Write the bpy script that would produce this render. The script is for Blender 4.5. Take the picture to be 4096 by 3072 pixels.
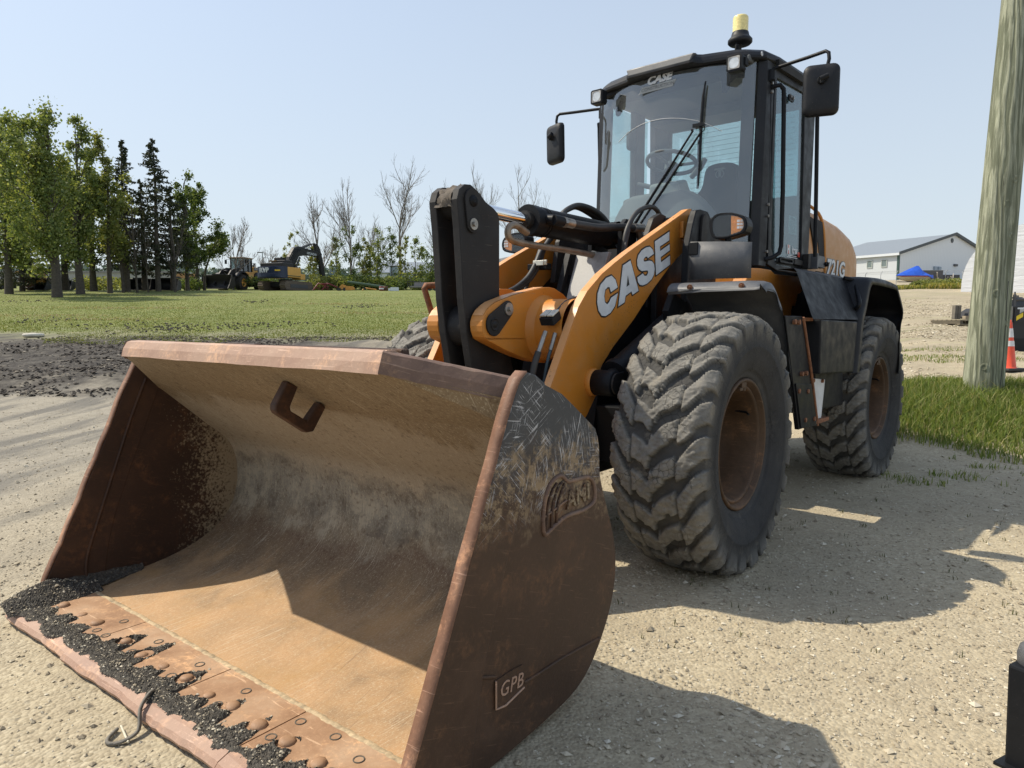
import bpy, bmesh, math, random
import numpy as np
from math import sin, cos, pi, radians, atan2, sqrt
from mathutils import Vector, Matrix, Quaternion
from mathutils.geometry import tessellate_polygon

for _o in list(bpy.data.objects): bpy.data.objects.remove(_o)
SC = bpy.context.scene
COL = SC.collection
R = random.Random(7)
NR = np.random.default_rng(11)

# ------------------------------------------------------------------ camera, sky, sun, exposure
FPX, PITCH, ROLL, CAMH = 2822.9, 0.0883, 0.0026, 1.3828
cam_d = bpy.data.cameras.new('camera'); cam = bpy.data.objects.new('camera', cam_d); COL.objects.link(cam)
cam_d.sensor_width = 36.0; cam_d.lens = 36.0*FPX/4096.0
cam_d.clip_start = 0.05; cam_d.clip_end = 3000
cam.location = (0, 0, CAMH)
cam.rotation_euler = (Matrix.Rotation(pi/2-PITCH, 3, 'X') @ Matrix.Rotation(ROLL, 3, 'Z')).to_euler()
SC.camera = cam

SUN_T = Vector((.755, -.235, -1.0)).normalized()          # the way sunlight travels
SUN_EL = math.asin(-SUN_T.z); SUN_AZ = atan2(-SUN_T.x, -SUN_T.y)
W = bpy.data.worlds.new('World'); SC.world = W; W.use_nodes = True
_nt = W.node_tree; _nt.nodes.clear()
_sky = _nt.nodes.new('ShaderNodeTexSky'); _sky.sky_type = 'NISHITA'; _sky.sun_disc = False
_sky.sun_elevation = SUN_EL; _sky.sun_rotation = SUN_AZ
_sky.air_density = 1.0; _sky.dust_density = 1.2; _sky.ozone_density = 1.2; _sky.altitude = 200
_bg = _nt.nodes.new('ShaderNodeBackground'); _bg.inputs['Strength'].default_value = 0.12
_ow = _nt.nodes.new('ShaderNodeOutputWorld')
# summer haze: the blue is veiled everywhere, most of all towards the horizon
_tc = _nt.nodes.new('ShaderNodeTexCoord'); _sp = _nt.nodes.new('ShaderNodeSeparateXYZ'); _rp = _nt.nodes.new('ShaderNodeValToRGB'); _mx = _nt.nodes.new('ShaderNodeMix')
_mx.data_type = 'RGBA'
_e = _rp.color_ramp.elements; _e[0].position = 0.0; _e[0].color = (.92,.92,.92,1); _e[1].position = .75; _e[1].color = (.34,.34,.34,1)
_nt.links.new(_tc.outputs['Generated'], _sp.inputs[0]); _nt.links.new(_sp.outputs[2], _rp.inputs[0]); _nt.links.new(_rp.outputs[0], _mx.inputs[0])
_mx.inputs[7].default_value = (2.90, 3.18, 3.38, 1)
_nt.links.new(_sky.outputs[0], _mx.inputs[6]); _nt.links.new(_mx.outputs[2], _bg.inputs[0]); _nt.links.new(_bg.outputs[0], _ow.inputs[0])
sun_d = bpy.data.lights.new('sun', 'SUN'); sun_d.energy = 2.8; sun_d.angle = radians(.6); sun_d.color = (1.0, .91, .75)
sun = bpy.data.objects.new('sun', sun_d); COL.objects.link(sun)
sun.rotation_mode = 'QUATERNION'; sun.rotation_quaternion = SUN_T.to_track_quat('-Z', 'Y'); sun.location = (-20, 6, 30)
VS = SC.view_settings
VS.view_transform = 'Standard'; VS.look = 'None'; VS.gamma = 1.0; VS.use_curve_mapping = False
VS.exposure = 0.92
SC.cycles.max_bounces = 8; SC.cycles.transparent_max_bounces = 16; SC.cycles.use_denoising = True

# ------------------------------------------------------------------ where things stand
def at(u, v, d):
    """photo pixel (4096 wide) at a true distance d ahead of the camera -> world point"""
    x, y = (u-2048)/FPX, (v-1536)/FPX
    c, s = cos(PITCH), sin(PITCH)
    Y = c - y*s; Z = -s - y*c
    return Vector((x*d/Y, d, CAMH + Z*d/Y))
_L = np.array([(-50,0),(9,0),(12,.14),(20,.74),(30,1.5),(45,2.75),(60,3.91),(70,4.35),(80,5.0),(120,8.0),(300,18.2),(900,52)], float)
_Rp = np.array([(-50,0),(6.9,0),(7.8,.17),(9.1,.44),(11.2,.62),(20,1.33),(40,2.96),(55,4.05),(75,5.35),(112,8.1),(300,19.6),(900,56)], float)
def ground(x, y):
    x = np.asarray(x, float); y = np.asarray(y, float)
    r = x/np.maximum(np.abs(y), 1.0)
    t = np.clip((r-.38)/.20, 0, 1); t = t*t*(3-2*t)
    t = np.where(y < 2, 0.5, t)
    return np.interp(y, _L[:,0], _L[:,1])*(1-t) + np.interp(y, _Rp[:,0], _Rp[:,1])*t
def gz(x, y): return float(ground(x, y))
def on_ground(u, d, dz=0):
    p = at(u, 1100, d); return Vector((p.x, d, gz(p.x, d)+dz))

# ------------------------------------------------------------------ object bookkeeping
def tag(o, label=None, cat=None, group=None, kind=None):
    if label: o['label'] = label
    if cat: o['category'] = cat
    if group: o['group'] = group
    if kind: o['kind'] = kind
    return o
def thing(name, label, cat, loc=(0,0,0), rz=0, group=None):
    o = bpy.data.objects.new(name, None); COL.objects.link(o); o.empty_display_size = .2
    o.location = loc; o.rotation_euler = (0, 0, rz)
    return tag(o, label, cat, group)
def kids(o): return list(o.children)
def copy_tree(o, parent=None):
    c = o.copy(); COL.objects.link(c)
    if parent is not None:
        c.parent = parent
    for k in kids(o): copy_tree(k, c)
    return c

# ------------------------------------------------------------------ mesh builder
class MB:
    def __init__(s): s.v = []; s.f = []; s.sm = []
    def add(s, vs, fs, smooth=False):
        b = len(s.v); s.v += [tuple(p) for p in vs]
        for f in fs: s.f.append(tuple(b+i for i in f)); s.sm.append(smooth)
        return s
    def box(s, c, size, rot=None, taper=None):
        x, y, z = [q/2 for q in size]
        p = [Vector((i*x, j*y, k*z)) for k in (-1,1) for j in (-1,1) for i in (-1,1)]
        if taper:
            for q in p[4:]: q.x *= taper[0]; q.y *= taper[1]
        if rot is not None: p = [rot @ q for q in p]
        c = Vector(c); p = [q+c for q in p]
        return s.add(p, [(0,2,3,1),(4,5,7,6),(0,1,5,4),(2,6,7,3),(0,4,6,2),(1,3,7,5)])
    def hexa(s, pts):   # 8 corners: bottom 4 ccw, top 4 ccw
        return s.add(pts, [(3,2,1,0),(4,5,6,7),(0,1,5,4),(1,2,6,5),(2,3,7,6),(3,0,4,7)])
    def prism(s, poly, a, b, fn, holes=()):
        """polygon (2-D) extruded from a to b; fn(p, t) -> 3-D point"""
        loops = [list(poly)] + [list(h) for h in holes]
        flat = [p for l in loops for p in l]
        tri = tessellate_polygon([[Vector((p[0], p[1], 0)) for p in l] for l in loops])
        n = len(flat)
        vs = [fn(p, a) for p in flat] + [fn(p, b) for p in flat]
        fs = []
        for t in tri:
            fs.append((t[0], t[1], t[2])); fs.append((n+t[2], n+t[1], n+t[0]))
        o = 0
        for l in loops:
            m = len(l)
            for i in range(m):
                j = (i+1) % m
                fs.append((o+i, o+j, n+o+j, n+o+i))
            o += m
        return s.add(vs, fs)
    def xz(s, poly, y0, y1, holes=()): return s.prism(poly, y0, y1, lambda p, t: (p[0], t, p[1]), holes)
    def yz(s, poly, x0, x1, holes=()): return s.prism(poly, x0, x1, lambda p, t: (t, p[0], p[1]), holes)
    def xy(s, poly, z0, z1, holes=()): return s.prism(poly, z0, z1, lambda p, t: (p[0], p[1], t), holes)
    def cyl(s, p0, p1, r0, r1=None, n=16, caps=True, smooth=True):
        r1 = r0 if r1 is None else r1
        p0 = Vector(p0); p1 = Vector(p1); d = (p1-p0).normalized()
        u = d.orthogonal().normalized(); w = d.cross(u)
        vs = []
        for p, r in ((p0, r0), (p1, r1)):
            for i in range(n):
                a = 2*pi*i/n; vs.append(p+(u*cos(a)+w*sin(a))*r)
        s.add(vs, [(i, (i+1)%n, n+(i+1)%n, n+i) for i in range(n)], smooth)
        if caps:
            s.add(vs[:n], [tuple(range(n))[::-1]]); s.add(vs[n:], [tuple(range(n))])
        return s
    def tube(s, pts, r, n=8, smooth=True, sub=0, caps=True):
        pts = [Vector(p) for p in pts]
        if sub: pts = smooth_path(pts, sub)
        m = len(pts)
        rs = r if hasattr(r, '__len__') else [r]*m
        if len(rs) != m: rs = list(np.interp(np.linspace(0,1,m), np.linspace(0,1,len(rs)), rs))
        t0 = (pts[1]-pts[0]).normalized(); u = t0.orthogonal().normalized()
        vs = []
        for i, p in enumerate(pts):
            t = (pts[min(i+1,m-1)]-pts[max(i-1,0)]).normalized()
            u = (u - t*u.dot(t))
            if u.length < 1e-6: u = t.orthogonal()
            u.normalize(); w = t.cross(u)
            for k in range(n):
                a = 2*pi*k/n; vs.append(p+(u*cos(a)+w*sin(a))*rs[i])
        fs = [(i*n+k, i*n+(k+1)%n, (i+1)*n+(k+1)%n, (i+1)*n+k) for i in range(m-1) for k in range(n)]
        s.add(vs, fs, smooth)
        if caps:
            s.add(vs[:n], [tuple(range(n))[::-1]]); s.add(vs[-n:], [tuple(range(n))])
        return s
    def lathe(s, prof, n=32, axis='y', c=(0,0,0), smooth=True):
        """prof: list of (r, t): t along the axis"""
        vs = []
        for r, t in prof:
            for i in range(n):
                a = 2*pi*i/n
                if axis == 'y': vs.append((c[0]+r*cos(a), c[1]+t, c[2]+r*sin(a)))
                elif axis == 'z': vs.append((c[0]+r*cos(a), c[1]+r*sin(a), c[2]+t))
                else: vs.append((c[0]+t, c[1]+r*cos(a), c[2]+r*sin(a)))
        fs = [(j*n+i, j*n+(i+1)%n, (j+1)*n+(i+1)%n, (j+1)*n+i) for j in range(len(prof)-1) for i in range(n)]
        return s.add(vs, fs, smooth)
    def grid(s, P, smooth=True):     # P[i][j] points
        m = len(P); n = len(P[0])
        return s.add([q for row in P for q in row],
                     [(i*n+j, i*n+j+1, (i+1)*n+j+1, (i+1)*n+j) for i in range(m-1) for j in range(n-1)], smooth)
    def build(s, name, mat, parent=None, bevel=0, seg=2, fix=True, loc=None, rot=None, solid=0):
        me = bpy.data.meshes.new(name); me.from_pydata(s.v, [], s.f); me.update()
        if fix and len(s.f) < 60000:
            bm = bmesh.new(); bm.from_mesh(me); bmesh.ops.recalc_face_normals(bm, faces=bm.faces); bm.to_mesh(me); bm.free()
        me.polygons.foreach_set('use_smooth', s.sm)
        me.materials.append(mat)
        o = bpy.data.objects.new(name, me); COL.objects.link(o)
        if parent is not None: o.parent = parent
        if loc is not None: o.location = loc
        if rot is not None: o.rotation_euler = rot
        if solid:
            m = o.modifiers.new('solid', 'SOLIDIFY'); m.thickness = solid; m.offset = 0
        if bevel:
            m = o.modifiers.new('bevel', 'BEVEL'); m.width = bevel; m.segments = seg; m.limit_method = 'ANGLE'; m.angle_limit = radians(40)
            m.harden_normals = False
        return o
def smooth_path(pts, sub):
    out = []; n = len(pts)
    for i in range(n-1):
        p0 = pts[max(i-1,0)]; p1 = pts[i]; p2 = pts[i+1]; p3 = pts[min(i+2,n-1)]
        for k in range(sub):
            t = k/sub
            out.append(.5*((2*p1)+(p2-p0)*t+(2*p0-5*p1+4*p2-p3)*t*t+(3*p1-p0-3*p2+p3)*t**3))
    out.append(pts[-1]); return out
def smooth2(pts, sub):
    return [(p.x, p.y) for p in smooth_path([Vector((a, b, 0)) for a, b in pts], sub)]
def off2(poly, d):
    n = len(poly); A = sum(poly[i][0]*poly[(i+1)%n][1]-poly[(i+1)%n][0]*poly[i][1] for i in range(n))
    s = 1 if A > 0 else -1; out = []
    for i in range(n):
        a = Vector(poly[i-1]); b = Vector(poly[i]); c = Vector(poly[(i+1)%n])
        e1 = (b-a).normalized(); e2 = (c-b).normalized()
        n1 = Vector((e1.y, -e1.x))*s; n2 = Vector((e2.y, -e2.x))*s
        m = (n1+n2); m = m.normalized() if m.length > 1e-6 else n1
        k = min(1/max(m.dot(n1), .3), 1.8)
        out.append(tuple(b+m*d*k))
    return out
def rrect(cx, cy, w, h, r, n=4):
    p = []
    for sx, sy, a0 in ((1,1,0),(-1,1,pi/2),(-1,-1,pi),(1,-1,3*pi/2)):
        for k in range(n+1):
            a = a0+pi/2*k/n; p.append((cx+sx*(w/2-r)+r*cos(a), cy+sy*(h/2-r)+r*sin(a)))
    return p
def fast_mesh(name, V, F, mat, smooth=False, parent=None):
    """numpy vertices (n,3) and equal-sized faces (m,k)"""
    V = np.ascontiguousarray(V, np.float32); F = np.ascontiguousarray(F, np.int32)
    me = bpy.data.meshes.new(name); k = F.shape[1]
    me.vertices.add(len(V)); me.vertices.foreach_set('co', V.ravel())
    me.loops.add(F.size); me.loops.foreach_set('vertex_index', F.ravel())
    me.polygons.add(len(F)); me.polygons.foreach_set('loop_start', np.arange(0, F.size, k, dtype=np.int32))
    me.polygons.foreach_set('use_smooth', np.full(len(F), smooth, bool))
    me.update(calc_edges=True); me.validate()
    me.materials.append(mat)
    o = bpy.data.objects.new(name, me); COL.objects.link(o)
    if parent is not None: o.parent = parent
    return o
def text_mesh(name, body, size, mat, M4, parent=None, bold=0.0, shear=0.0, depth=.001, sx=1.0, spacing=1.0):
    cu = bpy.data.curves.new(name, 'FONT'); cu.body = body; cu.size = size; cu.offset = bold; cu.shear = shear
    cu.extrude = depth; cu.align_x = 'CENTER'; cu.align_y = 'CENTER'; cu.space_character = spacing; cu.resolution_u = 3
    to = bpy.data.objects.new('tmp', cu); COL.objects.link(to)
    dg = bpy.context.evaluated_depsgraph_get(); dg.update()
    me = bpy.data.meshes.new_from_object(to.evaluated_get(dg)); bpy.data.objects.remove(to); bpy.data.curves.remove(cu)
    me.transform(Matrix.Diagonal((sx,1,1,1))); me.transform(M4); me.name = name
    me.materials.clear(); me.materials.append(mat)
    o = bpy.data.objects.new(name, me); COL.objects.link(o)
    if parent is not None: o.parent = parent
    return o
def frame(o, right, up):
    r = Vector(right).normalized(); u = Vector(up); u = (u-r*u.dot(r)).normalized(); n = r.cross(u)
    m = Matrix((r, u, n)).transposed().to_4x4(); m.translation = Vector(o); return m

# ------------------------------------------------------------------ materials
class NT:
    def __init__(s, name):
        s.m = bpy.data.materials.new(name); s.m.use_nodes = True; s.t = s.m.node_tree
        s.b = s.t.nodes['Principled BSDF']; s.o = s.t.nodes['Material Output']
    def n(s, typ, **kw):
        d = s.t.nodes.new(typ)
        for k, v in kw.items():
            if k in d.inputs: d.inputs[k].default_value = v
            else: setattr(d, k, v)
        return d
    def l(s, a, b): s.t.links.new(a, b)
    def coord(s, kind='Object', scale=(1,1,1), rot=(0,0,0), loc=(0,0,0)):
        c = s.n('ShaderNodeTexCoord'); m = s.n('ShaderNodeMapping')
        m.inputs['Scale'].default_value = scale; m.inputs['Rotation'].default_value = rot; m.inputs['Location'].default_value = loc
        s.l(c.outputs[kind], m.inputs[0]); return m.outputs[0]
    def coordrs(s, scale, rot, loc=(0,0,0)):
        c = s.coord(rot=rot, loc=loc); m = s.n('ShaderNodeMapping'); m.inputs['Scale'].default_value = scale; s.l(c, m.inputs[0]); return m.outputs[0]
    def noise(s, vec, scale, detail=5, rough=.6, dist=0):
        d = s.n('ShaderNodeTexNoise'); d.inputs['Scale'].default_value = scale; d.inputs['Detail'].default_value = detail
        d.inputs['Roughness'].default_value = rough; d.inputs['Distortion'].default_value = dist
        if vec is not None: s.l(vec, d.inputs['Vector'])
        return d.outputs['Fac']
    def voro(s, vec, scale, feature='F1', out='Distance', rnd=1.0):
        d = s.n('ShaderNodeTexVoronoi', feature=feature); d.inputs['Scale'].default_value = scale
        if 'Randomness' in d.inputs: d.inputs['Randomness'].default_value = rnd
        if vec is not None: s.l(vec, d.inputs['Vector'])
        return d.outputs[out]
    def ramp(s, fac, stops, interp='LINEAR'):
        d = s.n('ShaderNodeValToRGB'); d.color_ramp.interpolation = interp; e = d.color_ramp.elements
        while len(e) < len(stops): e.new(.5)
        for q, (p, c) in zip(e, stops):
            q.position = p; q.color = (c, c, c, 1) if isinstance(c, (int, float)) else (*c[:3], 1)
        s.l(fac, d.inputs[0]); return d.outputs[0]
    def mix(s, fac, a, b, mode='MIX'):
        d = s.n('ShaderNodeMix', data_type='RGBA', blend_type=mode)
        for i, q in ((0, fac), (6, a), (7, b)):
            if isinstance(q, (int, float)): d.inputs[i].default_value = q if i == 0 else (q, q, q, 1)
            elif isinstance(q, tuple): d.inputs[i].default_value = (*q[:3], 1)
            else: s.l(q, d.inputs[i])
        return d.outputs[2]
    def math(s, op, a, b=None, clamp=False):
        d = s.n('ShaderNodeMath', operation=op); d.use_clamp = clamp
        for i, q in ((0, a), (1, b)):
            if q is None: continue
            if isinstance(q, (int, float)): d.inputs[i].default_value = q
            else: s.l(q, d.inputs[i])
        return d.outputs[0]
    def sep(s, vec):
        d = s.n('ShaderNodeSeparateXYZ'); s.l(vec, d.inputs[0]); return d.outputs
    def bump(s, h, strength=.3, dist=.01, prev=None):
        d = s.n('ShaderNodeBump'); d.inputs['Strength'].default_value = strength; d.inputs['Distance'].default_value = dist
        s.l(h, d.inputs['Height'])
        if prev is not None: s.l(prev, d.inputs['Normal'])
        return d.outputs[0]
    def out(s, col=None, rough=None, metal=None, normal=None, spec=None):
        for q, k in ((col,'Base Color'),(rough,'Roughness'),(metal,'Metallic'),(normal,'Normal'),(spec,'Specular IOR Level')):
            if q is None: continue
            if isinstance(q, (int, float)): s.b.inputs[k].default_value = q
            elif isinstance(q, tuple): s.b.inputs[k].default_value = (*q[:3], 1)
            else: s.l(q, s.b.inputs[k])
        return s.m
def plain(name, col, rough=.6, metal=0, var=.25, scale=6, bump=.0, spec=.5):
    t = NT(name); v = t.coord()
    n = t.noise(v, scale, 6, .65); lo = tuple(c*(1-var) for c in col); hi = tuple(min(1, c*(1+var)) for c in col)
    c = t.ramp(n, [(.3, lo), (.7, hi)])
    nb = t.bump(t.noise(v, scale*9, 4), bump, .004) if bump else None
    return t.out(c, t.ramp(n, [(.3, max(0, rough-.1)), (.7, min(1, rough+.1))]), metal, nb, spec)
def worn(name, col, chip=(.10,.045,.02), dust=(.30,.25,.18), chips=.12, dusty=.25, rough=.42, scale=5, speck=45, spec=.5):
    """paint with dust, stone chips and scratches"""
    t = NT(name); v = t.coord()
    base = t.mix(t.ramp(t.noise(v, 2.2, 6), [(.35, 0), (.7, .35)]), col, tuple(c*.78 for c in col))
    d = t.ramp(t.noise(v, scale, 8, .7), [(.45, 0), (.8, dusty)])
    base = t.mix(d, base, dust)
    sp = t.voro(v, speck); msk = t.ramp(t.noise(v, 3.1, 3), [(.52, 0), (.62, 1)])
    ch = t.math('MULTIPLY', t.ramp(sp, [(chips, 1), (chips+.05, 0)]), msk)
    st = t.coord(scale=(3, 40, 60), rot=(.3, .5, .2)); sc = t.ramp(t.noise(st, 2.5, 2, .4), [(.70, 0), (.73, .5)])
    base = t.mix(sc, base, dust); base = t.mix(ch, base, chip)
    r = t.ramp(t.noise(v, scale*2, 5), [(.3, rough-.08), (.75, rough+.25)])
    nb = t.bump(t.noise(v, 60, 3), .06, .003)
    return t.out(base, r, 0, nb, spec)

def vnoise(x, y, seed):
    xi = np.floor(x).astype(np.int64); yi = np.floor(y).astype(np.int64); fx = x-xi; fy = y-yi
    fx = fx*fx*(3-2*fx); fy = fy*fy*(3-2*fy)
    def h(a, b):
        n = (a*374761393 + b*668265263 + seed*2147483647) & 0xffffffff
        n = ((n ^ (n >> 13))*1274126177) & 0xffffffff
        return ((n ^ (n >> 16)) & 0xffff)/65535.0
    return (h(xi,yi)*(1-fx)+h(xi+1,yi)*fx)*(1-fy)+(h(xi,yi+1)*(1-fx)+h(xi+1,yi+1)*fx)*fy
def fbm(x, y, sc, seed, oc=4):
    s = 0; a = .5
    for i in range(oc): s = s+a*(vnoise(x*sc, y*sc, seed+i)-.5); sc *= 2.1; a *= .5
    return s
# ------------------------------------------------------------------ loader materials
M = {}
M['orange'] = worn('orange_paint', (.55, .205, .024), chips=.15, dusty=.34, dust=(.36,.22,.10), speck=60)
M['orange_edge'] = worn('worn_sunlit_orange_edge', (.66, .30, .10), chips=.26, dusty=.5, dust=(.62,.42,.26), speck=70)  # chipped, dusty orange, with sunlight put into the paler base colour
M['dark'] = worn('dark_grey_paint', (.022, .021, .021), chip=(.10,.06,.035), dust=(.10,.088,.074), dusty=.30, rough=.5, chips=.08, spec=.22)
M['black'] = worn('black_paint', (.011, .012, .0145), chip=(.07,.04,.025), dust=(.04,.039,.038), dusty=.14, rough=.42, chips=.05, spec=.16)
M['plastic'] = worn('black_plastic', (.013, .014, .017), chip=(.10,.09,.08), dust=(.07,.068,.066), dusty=.22, rough=.42, chips=.05, spec=.25)
M['greyplastic'] = worn('faded_plastic', (.085, .088, .095), chip=(.2,.17,.14), dust=(.26,.25,.23), dusty=.4, rough=.45, chips=.05)
M['void'] = plain('dark_underside', (.012,.012,.013), .8)
M['rubber'] = plain('hose_rubber', (.030,.029,.028), .55, var=.5, scale=14)
M['steel'] = plain('bare_steel', (.32,.30,.27), .42, .8, var=.35, scale=20)
M['chrome'] = plain('chrome_rod', (.85,.86,.88), .06, 1.0, var=.03)
M['zinc'] = plain('zinc_clamp', (.62,.60,.52), .35, .6, var=.25, scale=20)
M['pipe'] = plain('dusty_steel_pipe', (.24,.19,.14), .45, .5, var=.4, scale=12)
M['white'] = plain('white_decal', (.62,.64,.66), .4, var=.12, scale=15)
M['decal_black'] = plain('black_decal', (.012,.012,.012), .4)
M['rustsmall'] = plain('rusty_steel', (.20,.085,.04), .8, var=.5, scale=25, bump=.3)
M['white_pl'] = plain('white_plate', (.55,.56,.57), .5, var=.15, scale=8)
M['seat'] = plain('seat_cloth', (.016,.018,.019), .9, var=.3)
M['interior'] = plain('cab_trim', (.085,.090,.094), .7, var=.2)
M['interior_light'] = plain('cab_trim_light', (.24,.24,.23), .7, var=.2)
M['lens'] = plain('lamp_lens', (.62,.64,.64), .12, .3, var=.25, scale=30)
M['amber'] = plain('amber_lens', (.80,.28,.04), .2, .0, var=.3, scale=40)
M['beacon'] = plain('pale_amber_lens', (.78,.66,.28), .25, 0, var=.2, scale=60)
M['silver'] = plain('guard_plate', (.30,.30,.295), .55, .1, var=.3, scale=12, bump=.1)
M['hole_dirt'] = plain('packed_dirt', (.10,.085,.065), .9, var=.7, scale=120)
M['red'] = plain('red_decal', (.55,.06,.03), .4)

def glass(name, tint, refl=.10, dirt_veil=.06):
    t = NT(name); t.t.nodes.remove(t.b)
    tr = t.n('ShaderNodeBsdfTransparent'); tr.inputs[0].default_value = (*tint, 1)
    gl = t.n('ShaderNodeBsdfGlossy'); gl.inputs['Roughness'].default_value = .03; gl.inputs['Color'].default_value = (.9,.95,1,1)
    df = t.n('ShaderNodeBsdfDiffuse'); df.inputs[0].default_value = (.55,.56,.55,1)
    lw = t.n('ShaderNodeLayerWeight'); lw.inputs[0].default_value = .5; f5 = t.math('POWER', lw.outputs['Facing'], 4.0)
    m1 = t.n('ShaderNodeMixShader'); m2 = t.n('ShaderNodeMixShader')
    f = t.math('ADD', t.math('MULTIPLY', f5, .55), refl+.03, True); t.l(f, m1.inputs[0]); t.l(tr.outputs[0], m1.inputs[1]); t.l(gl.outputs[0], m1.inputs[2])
    dn = t.ramp(t.noise(t.coord(), 3, 6), [(.3, dirt_veil*.4), (.8, dirt_veil*1.6)]); t.l(dn, m2.inputs[0]); t.l(m1.outputs[0], m2.inputs[1]); t.l(df.outputs[0], m2.inputs[2])
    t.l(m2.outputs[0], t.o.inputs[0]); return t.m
M['glass_clear'] = glass('clear_lens', (.93,.93,.93), .0, .015)
M['glass'] = glass('tinted_glass', (.82,.93,.92), .12, .10)  # dirt layer thickened so its pale colour also stands for hazy reflection
M['glass_side'] = glass('side_glass', (.52,.66,.68), .05, .05)

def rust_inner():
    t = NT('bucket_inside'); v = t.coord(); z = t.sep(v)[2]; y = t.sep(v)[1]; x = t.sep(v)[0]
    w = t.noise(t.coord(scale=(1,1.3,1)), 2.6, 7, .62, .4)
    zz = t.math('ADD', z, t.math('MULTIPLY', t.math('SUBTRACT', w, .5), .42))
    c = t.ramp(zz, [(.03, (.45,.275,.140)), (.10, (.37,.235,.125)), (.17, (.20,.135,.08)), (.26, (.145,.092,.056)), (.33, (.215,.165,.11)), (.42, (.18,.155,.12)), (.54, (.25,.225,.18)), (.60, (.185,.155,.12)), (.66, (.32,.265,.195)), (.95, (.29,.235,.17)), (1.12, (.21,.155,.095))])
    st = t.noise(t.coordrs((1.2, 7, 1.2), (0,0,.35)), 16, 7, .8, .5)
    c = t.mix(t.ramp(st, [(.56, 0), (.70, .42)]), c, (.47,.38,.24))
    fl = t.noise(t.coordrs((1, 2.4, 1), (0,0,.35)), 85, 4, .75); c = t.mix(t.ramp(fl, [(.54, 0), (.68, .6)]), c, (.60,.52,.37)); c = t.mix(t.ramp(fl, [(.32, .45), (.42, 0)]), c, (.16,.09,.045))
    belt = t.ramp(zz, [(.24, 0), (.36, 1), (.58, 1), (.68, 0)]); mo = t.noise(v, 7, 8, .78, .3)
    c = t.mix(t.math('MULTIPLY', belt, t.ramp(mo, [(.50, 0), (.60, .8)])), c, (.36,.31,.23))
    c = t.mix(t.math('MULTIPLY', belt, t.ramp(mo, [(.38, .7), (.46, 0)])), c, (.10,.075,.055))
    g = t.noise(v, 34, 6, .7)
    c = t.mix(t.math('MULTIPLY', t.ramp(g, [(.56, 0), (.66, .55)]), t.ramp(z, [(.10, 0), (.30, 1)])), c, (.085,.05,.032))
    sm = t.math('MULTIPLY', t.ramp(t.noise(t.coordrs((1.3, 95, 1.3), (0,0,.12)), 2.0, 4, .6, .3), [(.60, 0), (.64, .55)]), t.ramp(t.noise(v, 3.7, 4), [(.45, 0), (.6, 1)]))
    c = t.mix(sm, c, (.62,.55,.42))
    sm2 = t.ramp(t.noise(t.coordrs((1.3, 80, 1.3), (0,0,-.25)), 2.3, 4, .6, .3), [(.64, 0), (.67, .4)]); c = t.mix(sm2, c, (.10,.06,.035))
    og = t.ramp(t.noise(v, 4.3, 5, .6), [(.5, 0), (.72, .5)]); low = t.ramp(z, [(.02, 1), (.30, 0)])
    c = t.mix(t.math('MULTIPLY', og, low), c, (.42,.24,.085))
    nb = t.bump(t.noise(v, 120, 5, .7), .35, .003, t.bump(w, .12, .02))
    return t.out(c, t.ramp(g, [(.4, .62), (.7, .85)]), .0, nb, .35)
M['rust_in'] = rust_inner()
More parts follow.
